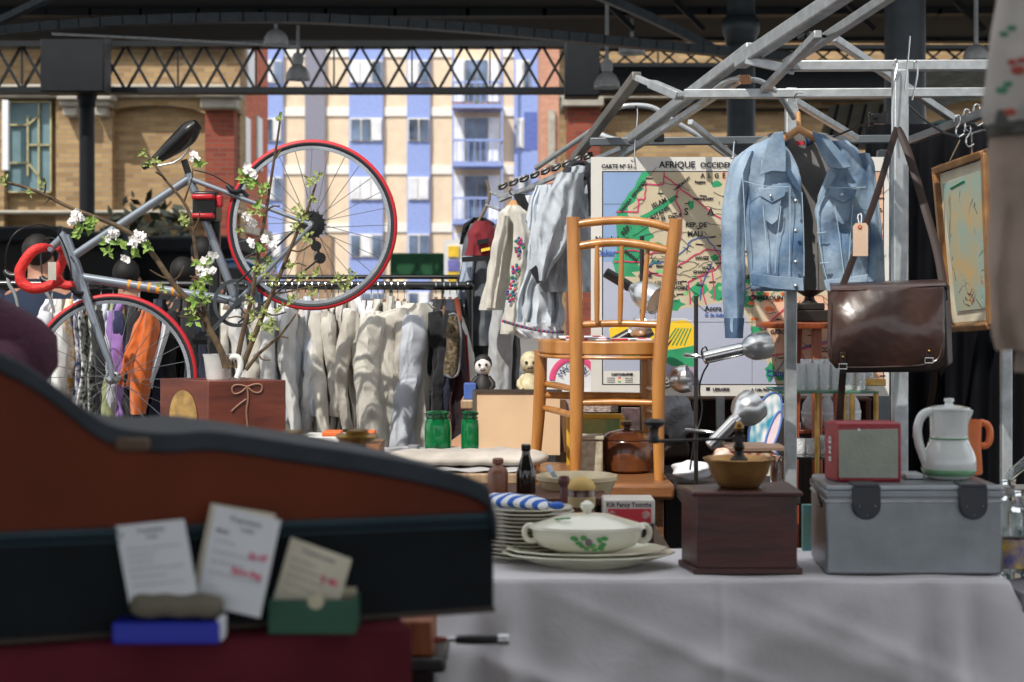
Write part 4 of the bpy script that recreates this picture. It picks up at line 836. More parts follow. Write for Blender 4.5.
    for x, y in ((234, 190), (78, 292)):
        q = MB(); q.ptube([(x - 7, y - 4, Y - .04), (x, y + 3, Y - .05), (x + 8, y, Y - .03), (x + 14, y + 7, Y - .03)], [2.4, 2.8, 2.4, 2], 8, 1); q.ptube([(x - 3, y + 2, Y + .03), (x + 5, y + 6, Y + .04), (x + 12, y + 9, Y + .02)], 2, 8, 1); q.build('brake_caliper', mat('dark alloy', (50, 52, 56), rough=.4, metal=.7), t)
    q = MB(); q.pbox(48, 262, 56, 280, Y - .24, .002); q.build('card_tag', mat('pale tag', (200, 196, 184)), t)
bicycle()
t = thing('repair_stand', 'black repair stand with red clamp gripping the bicycle seat tube', 'stand', (X(214, 6.56), 6.56, 0))
Y = 6.56
MB().bar(P(215, 216, Y), (X(214, Y), Y, .03), .04).build('post', M_black, t, bevel=.006)
a = MB(); a.lathe([(.2, 0), (.2, .02), (.04, .05)], (X(214, Y), Y, 0)); a.build('base', M_black, t)
M_redc = mat('red clamp', (190, 34, 44), rough=.35)
a = MB(); a.pbox(192, 191, 216, 221, 6.46, .14); a.build('clamp_body', M_black, t, bevel=.008)
for y in (190, 213): MB().pbox(191, y + (4 if y < 200 else 0), 213, y + (9 if y < 200 else 5), 6.42, .16).build('clamp_jaw', M_redc, t, bevel=.006)
a = MB(); a.ptube([(212, 205, 6.5), (220, 199, 6.5)], 3, 10); a.build('clamp_screw', M_black, t)
MB().pbox(216, 195, 222, 207, 6.46, .04).build('clamp_knob', M_redc, t, bevel=.006)

# ================================================================ clothes rails
def clothes_rail(name, label, pl, pr, Y, r, post=True):
    t = thing(name, label, 'clothes rail', (X((pl[0] + pr[0]) / 2, Y), Y, 0))
    a = MB(); a.ptube([(pl[0], pl[1], Y), (pr[0], pr[1], Y)], r, 14); a.build('rail', M_blackm, t)
    for x, y in (pl, pr):
        a = MB(); a.tube([P(x, y, Y), (X(x, Y), Y, .03)], S(r, Y), 12); a.build('post', M_blackm, t)
        a = MB(); a.ball(P(x, y, Y), S(r * 1.35, Y)); a.build('corner_joint', M_blackm, t); a = MB(); a.bar((X(x, Y), Y - .3, .03), (X(x, Y), Y + .3, .03), .04); a.build('foot', M_blackm, t)
clothes_rail('clothes_rack', 'black tubular clothes rail packed with off-white garments', (-30, 284), (469, 286), 7.3, 4.4)
a = MB(); a.ptube([(250, 277, 8.0), (460, 277, 8.0)], 2.2, 8, 0); tag(a.build('cable_rail', M_blackm), 'thin black rail running just behind the clothes rail', 'rail')
for x in (250, 460): tag(MB().tube([P(x, 277, 8.0), (X(x, 8), 8, 0)], .018).build('rail_upright', M_blackm), 'thin black upright at the %s end of the rear rail' % ('left' if x == 250 else 'right'), 'pole')
M_hw = MATS['hanger beech']
def cloth(key, c, **k): return mat(key, c, rough=.9, var=k.pop('var', .06), scale=k.pop('scale', 10), bump=.2, bscale=14, sheen=.15, **k)
CL = [cloth('off-white cotton', (204, 204, 202)), cloth('cream linen', (194, 190, 180)), cloth('pale grey cotton', (186, 191, 200)), cloth('bleached white linen', (212, 214, 220)), cloth('oatmeal cotton', (180, 175, 165))]
def rack_garment(kind, label, cat, x, Y, ytop, ybot, width, rot, m, seed, sleeve=True, slen=.52, group=None, thick=.07, open_=False, sm=None):
    r = random.Random(seed); zt = Z(ytop, Y); L = zt - Z(ybot, Y); cx = X(x, Y); rr = math.radians(rot)
    ex = Vector((math.cos(rr), math.sin(rr), 0)); ey = Vector((-math.sin(rr), math.cos(rr), 0)); O = Vector((cx, Y, 0))
    t = thing(kind, label, cat, (cx, Y, zt - L), group); W = width / 2; ph = [r.uniform(0, 6.3) for _ in range(8)]
    prof = [(0, .05), (.03, .08), (.07, W * .75), (.12, W * .95), (.25, W * .9), (.6, W * .92), (1, W * (1.0 + r.uniform(-.05, .12)))]
    a = MB().use(m); nu, nv = 48, 34
    def fn(u, v):
        hw = crom(prof, v)[1]; th = 2 * math.pi * u; c = math.cos(th); s_ = math.sin(th); g = .3 + v
        xx = hw * c + .012 * g * math.sin(5 * v + ph[0]); yy = s_ * thick / 2 * (.5 + .6 * v) + g * (.014 * math.sin(7 * c + ph[1] + v) + .01 * math.sin(13 * c + ph[2] - 2 * v)) + .008 * math.sin(9 * v + ph[3])
        return O + ex * xx + ey * yy + Vector((0, 0, zt - v * L + .012 * math.sin(3 * c + ph[4]) * (v > .95)))
    a.grid(fn, nu, nv, cu=True); a.f += [[i for i in range(nu)], [nu * (nv - 1) + i for i in range(nu)][::-1]]; a.mi += [0, 0]; a.crumple(.008, 30, 5, seed); a.build('body', None, t)
    sw = .05 if thick > .09 else .03
    if sleeve:
        for s_ in (-1, 1):
            q = MB(); p0 = O + ex * s_ * W * .82 + Vector((0, 0, zt - .055)); sl = slen * r.uniform(.9, 1.05); pts = []
            for k in range(11):
                v = k / 10; pts.append(p0 + ex * s_ * (.05 * math.sin(v * 2.2) + .015 * math.sin(5 * v + ph[5])) + ey * (.02 * s_ + .02 * math.sin(4 * v + ph[6])) + Vector((0, 0, -v * sl)))
            q.tube(pts, [sw * z_ for z_ in (.8, 1.1, 1.1, 1.05, 1.05, 1 + .1 * math.sin(ph[3]), .95, .95, .9, .85, .7)], 20, 2, flat=1.1); q.crumple(.011, 34, 9, seed + 5); q.build('sleeve', sm or m, t)
    return t
M_hd = wood('dull hanger wood', (150, 112, 80), (104, 74, 52))
def hanger_top(x, Y, y0, label, group, m=M_hd, rot=75):
    t = thing('clothes_hanger', label, 'hanger', P(x, y0 + 14, Y), group); rr = math.radians(rot); ex = Vector((math.cos(rr), math.sin(rr), 0)); c = P(x, y0 + 12, Y)
    a = MB(); a.tube([c - ex * .19 + Vector((0, 0, -.045)), c, c + ex * .19 + Vector((0, 0, -.045))], [.005, .007, .005], 8, 1); a.build('shoulder_bar', m, t)
    a = MB(); a.tube([c, c + Vector((0, 0, .03))], .007, 8); a.build('hook_sleeve', m, t)
    rr_ = S(4.4, Y) + .004; tz = Z(285.5, Y); cx = c.x
    a = MB(); a.tube([c + Vector((0, 0, .03))] + [Vector((cx, Y, tz)) + ex * rr_ * math.cos(q) * .98 + Vector((0, 0, rr_ * math.sin(q))) for q in (-1.2, -.3, .6, 1.57, 2.5, 3.3)], .0022, 6, 1); a.build('hook', M_chrome, t)
ordn = ['first', 'second', 'third', 'fourth', 'fifth', 'sixth', 'seventh', 'eighth', 'ninth', 'tenth', 'eleventh', 'twelfth', 'thirteenth', 'fourteenth', 'fifteenth', 'sixteenth', 'seventeenth', 'eighteenth', 'nineteenth', 'twentieth', 'twenty-first', 'twenty-second', 'twenty-third', 'twenty-fourth', 'twenty-fifth', 'twenty-sixth']
cn = ['off-white', 'cream', 'pale grey', 'white', 'oatmeal']
kinds = ['shirt', 'smock', 'work jacket', 'long shirt', 'nightshirt']
rnd = random.Random(11); HG = 'pale garments packed on the black rail'
xs = [246 + 6.6 * q for q in range(25)]
for k, x in enumerate(xs):
    c = rnd.randrange(5); kd = kinds[rnd.randrange(5)]; bot = rnd.choice((418, 432, 446, 458, 468)) if x > 290 else 470
    rack_garment('hanging_garment', f'{cn[c]} {kd} on the black rail, {ordn[k]} from the left in the pale row', 'garment', x, 7.3 + rnd.uniform(-.04, .04), 299 + rnd.uniform(-3, 4), bot + rnd.uniform(-8, 8), .40, 90 + (512 - x) / 1700 * 57 + rnd.uniform(-9, 7), CL[c], k, True, rnd.uniform(.42, .6), HG, .045)
    hanger_top(x, 7.3, 294, 'small wooden hanger top above the packed pale garments', 'wooden hangers on the black rail', rot=97)
rack_garment('smock_coat', 'cream smock with full gathered sleeves at the near end of the pale garments', 'garment', 416, 7.16, 303, 452, .46, 30, CL[1], 71, True, .62, HG, .16)
rack_garment('smock_coat', 'pale blue-grey shirt hanging just right of the full cream smock', 'garment', 428, 7.24, 302, 462, .42, 62, CL[2], 72, True, .66, HG, .1)
blk = cloth('black wool', (20, 20, 24)); nav = cloth('navy wool', (28, 32, 54))
DG = 'dark coats at the right end of the black rail'
for k, (x, m, lab) in enumerate(((436, blk, 'black jacket next to the last pale shirt on the rail'), (444, blk, 'black coat in the middle of the dark group on the rail'), (450, nav, 'dark navy coat near the end post of the rail'), (457, blk, 'black coat hanging against the end post of the rail'))):
    rack_garment('dark_coat', lab, 'coat', x, 7.3, 299, 462, .42, 86, m, 90 + k, True, .6, DG, .08); hanger_top(x, 7.3, 292, 'wooden hanger top above the dark coats', 'hangers of the dark coats', rot=92)
# sheepskin-trimmed leather jerkin in front of the end post
t = thing('embroidered_coat', 'dark coat with furry brown sleeve panel and red trim at the rail end', 'coat', P(458, 440, 7.1))
a = MB(); loft(a, [(318, 449, 460), (335, 446, 465), (380, 446, 470), (440, 440, 474), (455, 441, 474)], 7.12, .16, 5, .012, 3); a.build('body', mat('dark blue black wool', (28, 30, 40), c2=(60, 24, 32), scale=6, rough=.9), t)
a = MB(); loft(a, [(316, 449, 458), (330, 446, 461), (345, 446, 461), (370, 444, 460), (376, 445, 459)], 7.0, .08, 3, .006, 4); a.build('sleeve', mat('brown fur', (128, 112, 88), c2=(56, 46, 34), scale=60, rough=1, bump=.5, bscale=80), t)
a = MB(); a.ptube([(449, 315, 6.98), (454, 313, 6.97), (458, 317, 6.98), (461, 330, 6.97), (461, 350, 6.97), (459, 374, 6.97), (452, 378, 6.96), (444, 374, 6.97)], 1.2, 6, 2); a.build('grey_piping', mat('grey braid', (120, 122, 128)), t)
a = MB(); a.ptube([(466, 335, 7.02), (469, 380, 7.02), (471, 430, 7.02)], 1.4, 6, 1); a.build('red_trim', mat('dark red braid', (130, 26, 36)), t)
a = MB(); a.ptube([(456, 298, 7.1), (458, 306, 7.1), (460, 322, 7.08)], 2.6, 8, 1); a.build('hanger_end', wood('red brown wood', (140, 70, 44), (110, 50, 30)), t)
# clothes behind the front wheel
M_dots = mat('black and white dotted cloth', (225, 225, 225), c2=(20, 22, 26), scale=55, rough=.9, detail=0); M_flor = mat('ochre floral cloth', (206, 150, 52), c2=(226, 224, 214), scale=38, rough=.9, detail=1); M_grnw = mat('navy and white leaf print', (226, 226, 230), c2=(30, 44, 100), scale=42, rough=.9, detail=1)
M_dk2 = mat('dark green and white print', (214, 216, 206), c2=(28, 40, 36), scale=60, rough=.9, detail=1)
WG = 'garments behind the front wheel'
for k, (x, m, bot, rot, lab, kd, sl) in enumerate((
    (52, CL[3], 430, 62, 'white blouse leftmost behind the front wheel', 'blouse', True), (62, CL[0], 440, 62, 'off-white shirt behind the left part of the front wheel', 'shirt', True),
    (72, M_flor, 455, 66, 'ochre floral dress left of the bicycle fork', 'dress', False), (80, M_grnw, 462, 66, 'navy and white printed dress left of the bicycle fork', 'dress', False), (88, M_dots, 462, 66, 'black and white dotted dress beside the bicycle fork', 'dress', False), (94, M_dk2, 470, 68, 'dark green and white printed dress behind the fork', 'dress', False),
    (101, blk, 470, 70, 'black dress right behind the bicycle fork', 'dress', True), (108, CL[2], 420, 68, 'pale grey blouse just right of the bicycle fork', 'blouse', True), (113, cloth('sage green silk', (140, 146, 104)), 440, 68, 'sage green dress right of the bicycle fork', 'dress', True), (119, cloth('navy silk', (36, 40, 76)), 470, 68, 'navy dress beside the lilac cardigan', 'dress', True),
    (124, cloth('lilac knit', (140, 104, 168)), 400, 60, 'lilac cardigan between the dark dresses', 'cardigan', True), (132, blk, 470, 68, 'black dress left of the orange jacket', 'dress', True), (139, blk, 470, 66, 'black coat right behind the orange jacket', 'coat', True),
    (160, nav, 470, 60, 'dark navy coat just right of the orange jacket', 'coat', True), (177, blk, 470, 62, 'black coat behind the right edge of the front wheel', 'coat', True), (190, blk, 470, 64, 'black coat between the front wheel and the branches', 'coat', True), (203, nav, 470, 64, 'dark coat behind the white jug of branches', 'coat', True), (214, blk, 470, 64, 'black coat just left of the pale garments', 'coat', True), (226, CL[1], 470, 64, 'cream coat behind the white jug of branches', 'coat', True), (237, CL[0], 470, 64, 'off-white coat behind the right-hand branches', 'coat', True))):
    rack_garment('hanging_' + kd, lab, kd, x, 7.3, 299, bot, .4, rot + 30, m, 200 + k, sl, .5, WG, .06); 
    if k % 2 == 0: hanger_top(x, 7.3, 292, 'wooden hanger top above the clothes behind the front wheel', 'hangers behind the front wheel', rot=102)
t = thing('orange_jacket', 'burnt orange suede jacket seen through the spokes of the front wheel', 'jacket', P(150, 415, 7.08)); om = mat('orange suede', (196, 96, 34), rough=.95, var=.1, scale=6, sheen=.3)
a = MB(); loft(a, [(310, 142, 156), (325, 134, 158), (350, 126, 158), (378, 119, 152), (386, 118, 146)], 7.1, .14, 4, .012, 9); a.build('body', om, t)
a = MB(); loft(a, [(312, 146, 157), (330, 143, 160), (360, 135, 154), (390, 130, 150), (414, 131, 145)], 6.98, .09, 3, .008, 10); a.build('sleeve', om, t)
t = thing('white_scarf', 'white knitted scarf hanging right of the orange jacket', 'scarf', P(155, 388, 7.0))
a = MB(); loft(a, [(318, 163, 171), (340, 159, 167), (365, 151, 160), (388, 146, 153)], 7.0, .05, 4, .006, 12); a.build('scarf_cloth', CL[3], t)
# ================================================================ dresses hung on the white pipes
def hung(kind, label, cat, Y, parts, hang=None):
    xs_ = [p for q in parts for p in q[1]]; t = thing(kind, label, cat, P(sum((a[1] + a[2]) / 2 for a in xs_) / len(xs_), max(a[0] for a in xs_), Y))
    for nm, rows, dy, d, m, f, am, sd in parts:
        a = MB(); loft(a, rows, Y + dy, d, f, am, sd); a.build(nm, m, t)
    return t
t = hung('embroidered_blouse', 'cream blouse with embroidered flowers hanging on the pipe', 'blouse', 6.6, [
    ('body', [(206, 507, 521), (213, 499, 529), (250, 492, 534), (280, 486, 531), (304, 481, 526), (310, 480, 525)], 0, .14, CL[1], 5, .012, 3),
    ('sleeve', [(214, 512, 524), (235, 514, 532), (270, 510, 530), (300, 508, 524), (334, 500, 522)], -.12, .08, CL[1], 3, .01, 5),
    ('sleeve', [(216, 500, 510), (240, 493, 507), (280, 487, 501), (308, 482, 496)], -.1, .07, CL[1], 3, .01, 6)])
r = random.Random(6)
fl = [mat('embroidery rose', (190, 50, 80)), mat('embroidery blue', (50, 60, 140)), mat('embroidery green', (40, 120, 90))]
for k, (x, y) in enumerate(((519, 240), (521, 246), (516, 268), (514, 274), (511, 292), (510, 298), (517, 252), (513, 282))):
    a = MB()
    for j in range(9):
        a.use(fl[(j + k) % 3]); px, py = x + r.uniform(-3.5, 3.5), y + r.uniform(-4, 4); a.ball(P(px, py, 6.6 - .175), .006, 8, (1, .5, 1))
    a.build('embroidered_flower', None, t)
t = hung('clothes_hanger', 'wooden hanger holding the cream embroidered blouse', 'hanger', 6.6, [('shoulder_bar', [(200, 511, 516), (208, 505, 520), (214, 503, 523)], 0, .02, M_hw, 1, 0, 1)])
a = MB(); a.ptube([(513, 201, 6.6), (513, 196, 6.6), (509, 192, 6.65), (512, 189, 6.7)], .8, 6, 1); a.build('hook', M_chrome, t)
gray = cloth('silvery grey cotton', (176, 184, 192)); graym = mat('dark cuff cloth', (30, 32, 38), rough=.9)
t = hung('gathered_dress', 'long grey smock dress with puffed sleeve and dark neckband beside the map', 'dress', 6.45, [
    ('body', [(168, 566, 591), (180, 556, 592), (205, 548, 592), (245, 541, 592), (286, 534, 592), (292, 536, 592)], .02, .18, gray, 8, .02, 3),
    ('sleeve', [(174, 558, 582), (192, 546, 578), (222, 536, 572), (248, 531, 564), (268, 531, 552), (281, 536, 545)], -.14, .16, gray, 4, .014, 5)])
a = MB(); a.ptube([(566, 176, 6.32), (576, 179, 6.3), (590, 174, 6.34), (590, 164, 6.45), (574, 162, 6.45), (566, 170, 6.4), (566, 176, 6.32)], 4.2, 8, 1, flat=.6); a.build('neckband', graym, t)
a = MB(); a.pprism([(530, 270), (536, 265), (543, 278), (538, 284)], 6.24, .1); a.build('cuff', graym, t)
a = MB(); a.ptube([(574, 180, 6.3), (570, 200, 6.28), (566, 222, 6.3), (560, 250, 6.3)], 1.6, 8, 2, flat=.5); a.build('dark_ribbon', graym, t)
a = MB(); a.ptube([(588, 178, 6.3), (590, 200, 6.32), (590, 216, 6.32)], 1.6, 8, 2, flat=.5); a.build('dark_ribbon', graym, t)
t = hung('pleated_dress', 'pale grey pleated dress with beaded hem, behind the smock sleeve', 'dress', 6.62, [
    ('body', [(186, 534, 560), (210, 526, 562), (250, 518, 563), (290, 509, 564), (318, 504, 563), (326, 503, 562)], -.1, .16, cloth('pale silver cotton', (196, 204, 212)), 11, .02, 8),
    ('lace_hem', [(322, 504, 562), (330, 507, 563), (338, 518, 562)], -.1, .17, CL[3], 12, .014, 9)])
a = MB(); r = random.Random(2)
for k in range(42):
    x = lerp(503, 563, k / 41); y = 321 + 11 * math.sin(k / 41 * 1.7); a.use(fl[k % 3]); a.ball(P(x, y, 6.4), .006, 8)
a.build('beaded_trim', None, t)
hung('blouse', 'white blouse between the cream embroidered one and the grey smock', 'blouse', 6.9, [('body', [(196, 524, 542), (206, 518, 548), (260, 515, 552), (320, 515, 550)], 0, .14, CL[3], 5, .012, 13)])
hung('dark_scarf', 'black scarf strip hanging behind the cream embroidered blouse', 'scarf', 6.8, [('cloth', [(194, 514, 524), (210, 518, 530), (240, 520, 530), (262, 520, 526)], 0, .05, graym, 3, .006, 14)])
hung('trousers', 'pale grey trousers hanging down to the cardboard panel', 'trousers', 6.8, [('trouser_leg', [(305, 492, 516), (340, 489, 514), (396, 487, 511)], 0, .12, cloth('pale grey wool', (168, 170, 172)), 3, .008, 15), ('trouser_leg', [(305, 505, 520), (340, 509, 520), (396, 510, 519)], .09, .1, mat('shade-painted grey wool', (110, 108, 108), rough=.9), 3, .008, 16)])  # rear leg: darker copy of the pale wool, shade put into its colour
t = hung('padded_jacket', 'grey and dark red jacket hanging beside the clothes rail end', 'jacket', 7.45, [
    ('body', [(224, 470, 492), (240, 463, 500), (280, 460, 503), (330, 458, 504), (345, 460, 503)], 0, .2, mat('slate jacket cloth', (94, 98, 104), rough=.8), 4, .012, 17),
    ('red_yoke', [(222, 474, 492), (234, 467, 497), (250, 464, 499), (256, 463, 500)], -.02, .22, mat('dark red cloth', (128, 34, 44), rough=.8), 3, .008, 18)])
a = MB(); a.pprism([(462, 257), (500, 255), (500, 260), (462, 262)], 7.27, .03); a.build('black_band', M_black, t); a = MB(); a.pprism([(477, 240), (489, 238), (489, 243), (477, 245)], 7.29, .03); a.build('chest_badge', M_black, t)
a = MB(); a.pprism([(481, 249), (490, 247), (490, 250), (481, 252)], 7.29, .03); a.build('gold_badge', yl, t)
hung('dark_hood', 'black fur collar piece above the red-yoked jacket', 'collar', 7.6, [('fur', [(218, 472, 486), (224, 464, 494), (234, 460, 480), (244, 459, 468)], .02, .14, mat('black fur', (22, 22, 24), bump=.6, bscale=60, rough=1), 6, .016, 19)])
hung('olive_coat', 'long dark olive coat hanging below the red-yoked jacket', 'coat', 7.55, [('body', [(300, 468, 492), (340, 462, 500), (420, 460, 502)], 0, .2, cloth('olive wool', (66, 78, 68)), 4, .014, 20)])
hung('pale_garment', 'striped blue and white garment between the rail post and the olive coat', 'garment', 7.5, [('body', [(256, 462, 476), (300, 456, 470), (345, 452, 466)], -.14, .06, cloth('pale blue stripe', (164, 176, 194)), 4, .01, 21)])

# ================================================================ tables (middle)
ZT = .80
M_lin = mat('grey white linen', (170, 168, 168), rough=.9, bump=.15, bscale=12)
def tabletop(name, label, x0, x1, y0, y1, z, m, drop=.0):
    t = thing(name, label, 'table', ((x0 + x1) / 2, (y0 + y1) / 2, 0)); MB().box((x0, y0, z - .035), (x1, y1, z)).build('table_top', m, t, bevel=.006)
    for x in (x0 + .06, x1 - .06):
        for y in (y0 + .06, y1 - .06): MB().box((x - .03, y - .03, 0), (x + .03, y + .03, z - .035)).build('leg', m, t)
    return t
tabletop('trestle_table', 'long wooden trestle table with jars and cushion behind the instrument case', X(110, 5.4), X(548, 5.4) - .04, 5.38, 6.35, ZT, wood('pale table wood', (176, 150, 120), (140, 112, 84)))
a = MB()
def runner(u, v): return Vector((lerp(X(300, 5.4), X(548, 5.4) - .06, u), lerp(5.4, 6.3, v), ZT + .006 + .003 * math.sin(u * 40 + 3 * math.sin(v * 6))))
tag(a.grid(runner, 60, 20).build('table_runner', M_lin, solid=.004), 'crumpled off-white cloth spread on the trestle table behind the case', 'cloth')
a = MB()
def cush(u, v):
    th = 2 * math.pi * u; x = lerp(388, 549, v); e = (1 - abs(2 * v - 1) ** 8) ** .5; Yc = 5.62
    c = math.cos(th); s_ = math.sin(th)
    return Vector((X(x, Yc), Yc + .14 * e * abs(c) ** .7 * (1 if c > 0 else -1), ZT + .03 + .024 * e * abs(s_) ** .8 * (1 if s_ > 0 else -1) + .0012 * math.sin(v * 50 + th)))
a.grid(cush, 32, 60, cu=True); tag(a.build('seat_cushion', mat('ivory cushion cloth', (186, 178, 168), rough=.85, bump=.2, bscale=16)), 'long ivory cushion lying on the trestle table beside the chair', 'cushion')
# cardboard-coloured panel with dark edge leaning
a = MB().use(mat('buff board', (200, 168, 134), rough=.8, var=.04)); Yp = 6.3
a.prism([P(474, 391, Yp), P(560, 391, Yp), P(560, 455, Yp - .06), P(474, 455, Yp - .06)], [P(474, 391, Yp) + Vector((0, .02, 0)), P(560, 391, Yp) + Vector((0, .02, 0)), P(560, 455, Yp - .04), P(474, 455, Yp - .04)])
t = thing('board_panel', 'large buff board with a dark edge leaning beside the chair legs', 'board', P(517, 454, 6.25)); fix_normals(a.build('board', None, t))
a = MB(); a.bar(P(473, 391, Yp - .005), P(562, 391, Yp - .005), .012, .012); a.bar(P(474, 391, Yp - .005), P(474, 455, Yp - .065), .012, .012); a.build('dark_edging', mat('dark board edge', (70, 60, 52)), t)
a = MB().pbox(560, 400, 566, 452, 6.28, .02); tag(a.build('wooden_strip', wood('strip wood', (120, 86, 60), (90, 60, 40))), 'narrow wooden strip at the right edge of the buff board', 'board')
# green clip jars
def clip_jar(label, x, Yj, rpx):
    z0 = ZT + .009 if x < 460 else ZT + .009; o = Vector((X(x, Yj), Yj, z0)); r = S(rpx, Yj); t = thing('clip_jar', label, 'jar', o)
    gg = mat('green bottle glass', (20, 140, 80), rough=.08, var=.1, trans=.55, coat=.3)
    a = MB(); a.lathe([(r * .8, 0), (r * .96, .008), (r, .03), (r, .09), (r * .94, .115), (r * .78, .128), (r * .78, .134)], o, n=28); a.build('jar_body', gg, t)
    a = MB(); a.lathe([(r * .84, .134), (r * .9, .138), (r * .9, .146), (r * .6, .15), (0.004, .151)], o, n=28, cap=False); a.build('lid', gg, t)
    a = MB(); a.tube([o + Vector((r * .86 * math.cos(k * .5236), r * .86 * math.sin(k * .5236), .126)) for k in range(12)], .002, 6, closed=True); a.tube([o + Vector((r * .92 * math.cos(k * .5236), r * .92 * math.sin(k * .5236), .14)) for k in range(12)], .002, 6, closed=True)
    a.tube([o + Vector((-.015, -r, .118)), o + Vector((-.012, -r * 1.08, .15)), o + Vector((.012, -r * 1.08, .15)), o + Vector((.015, -r, .118))], .002, 6); a.build('wire_clip', M_iron, t)
clip_jar('green glass clip-top jar standing in front of the dark coats', 438, 6.0, 13.5); clip_jar('second green glass clip-top jar, half hidden by the buff board', 470, 6.0, 9)
tag(MB().lathe([(.018, 0), (.02, .004), (.02, .028), (.017, .03), (.004, .03)], (X(414, 6.0), 6.0, ZT + .009)).build('small_tin', M_galv), 'small silver tin left of the green clip-top jar', 'tin')
a = MB().use(mat('tan hide', (196, 150, 118))); a.prism([P(x, y, 6.28) for x, y in ((448, 446), (452, 440), (466, 430), (470, 434), (470, 448))], [P(x, y, 6.33) for x, y in ((448, 446), (452, 440), (466, 430), (470, 434), (470, 448))]); tag(a.build('leather_piece', None), 'tan leather piece between the two green jars', 'leather')
# trays with orange things and candlesticks behind the case top
t = thing('plate', 'white dish with orange items on the trestle table', 'dish', (X(328, 5.6), 5.6, ZT + .01)); Yd = 5.6
MB().pbox(302, 436, 352, 444, Yd, .16).build('box', mat('white enamel', (226, 226, 222), rough=.3), t, bevel=.006) ; 
for x0, x1 in ((322, 340), (358, 374)):
    tag(MB().pbox(x0, 432, x1, 436.5, Yd, .1).build('orange_packet', mat('orange packet', (232, 110, 50)), bevel=.003), 'orange packet %s the brass candlestick top' % ('left of' if x0 < 340 else 'right of'), 'packet')
tag(MB().box((X(300, Yd), Yd - .02, ZT + .01), (X(380, Yd), Yd + .2, Z(444.2, Yd))).build('wooden_crate', wood('crate wood', (150, 104, 70), (110, 74, 50))), 'low wooden crate beneath the white dish behind the case', 'crate')
def candlestick(label, x, y, w, Yc):
    o = Vector((X(x, Yc), Yc, ZT)); h = Z(y, Yc) - ZT; r = S(w / 2, Yc); t = thing('candlestick', label, 'candlestick', o)
    a = MB(); a.lathe([(.07, 0), (.07, .01), (.03, .03), (.014, .06), (.014, h * .4), (.022, h * .45), (.014, h * .5), (.012, h - .03), (.016, h - .012)], o); a.build('stem', mat('dark bronze', (60, 46, 36), rough=.35, metal=.6), t)
    a = MB(); a.lathe([(.012, h - .014), (r * .7, h - .012), (r, h), (r * .96, h + .003), (r * .5, h + .002), (.02, h + .01), (.014, h + .012)], o); a.build('drip_pan', M_brass, t)
    return t
candlestick('brass candlestick top showing above the case, left one', 292, 437, 34, 3.0); candlestick('larger brass candlestick top showing above the case, right one', 357, 436, 44, 2.9)
tabletop('low_table', 'low wooden table standing behind the instrument case', -.95, -.2, 2.7, 3.3, ZT, MATS['pale table wood'])
# planter box and jug
t = thing('painted_box', 'reddish brown wooden box with faded painted bow, carrying the jug of branches', 'box', (X(222, 5.5), 5.5, ZT))
M_mah = wood('mahogany box', (112, 54, 36), (78, 34, 24), stretch=(3, 3, 14), rough=.4, coat=.2)
zb1 = Z(380, 5.5); A0 = Vector((X(160, 5.62), 5.62, 0)); A1 = Vector((X(208, 5.46), 5.46, 0)); A2 = Vector((X(286, 5.5), 5.5, 0)); A3 = Vector((X(240, 5.66), 5.70, 0))
a = MB(); a.prism([Vector((p.x, p.y, ZT)) for p in (A0, A1, A2, A3)], [Vector((p.x, p.y, zb1)) for p in (A0, A1, A2, A3)]); fix_normals(a.build('body', M_mah, t, bevel=.003))
a = MB(); n1 = Vector((A1.y - A0.y, -(A1.x - A0.x), 0)).normalized(); d1 = (A1 - A0).normalized(); c1 = (A0 + A1) / 2; e = [c1 + d1 * .07 * math.cos(k * math.pi / 16) + Vector((0, 0, zb1 - .12 + .085 * math.sin(k * math.pi / 16))) for k in range(32)]
a.prism([p + n1 * .003 for p in e], [p + n1 * .001 for p in e]); fix_normals(a.build('gold_oval', mat('worn gold paint', (170, 136, 78), rough=.5, var=.2, scale=30), t))
d2 = (A2 - A1).normalized(); n2 = Vector((d2.y, -d2.x, 0)); c2_ = (A1 + A2) / 2
def onf(u, z): return c2_ + d2 * u + n2 * .003 + Vector((0, 0, z))
a = MB(); fp = mat('faded ribbon paint', (146, 104, 82), rough=.6)
for pts in ([(0, -.02), (-.03, -.012), (-.05, -.02), (-.045, -.045), (-.02, -.04), (0, -.02)], [(0, -.02), (.03, -.01), (.05, -.016), (.045, -.04), (.02, -.04), (0, -.02)], [(0, -.02), (.004, -.06), (-.004, -.1), (.002, -.15)], [(-.002, -.06), (-.03, -.08), (-.05, -.1)]):
    a.tube([onf(x, zb1 + z) for x, z in pts], .0032, 6, 2)
a.build('painted_bow', fp, t)
jug = thing('white_jug', 'white enamel jug holding the blossoming branches on the brown box', 'jug', (X(222, 5.55), 5.55, zb1))
o = Vector((X(218, 5.55), 5.55, zb1)); M_en = mat('white enamel', (226, 226, 222), rough=.3)
a = MB(); a.lathe([(.036, 0), (.038, .004), (.046, .07), (.05, .082), (.046, .082), (.042, .07), (.034, .01)], o, cap=False); a.build('body', M_en, jug)
a = MB(); a.ptube([(232, 358, 5.5), (234, 356, 5.49), (240, 358, 5.49), (241, 368, 5.49), (237, 378, 5.49)], 3.2, 10, 2); a.build('handle', M_en, jug)
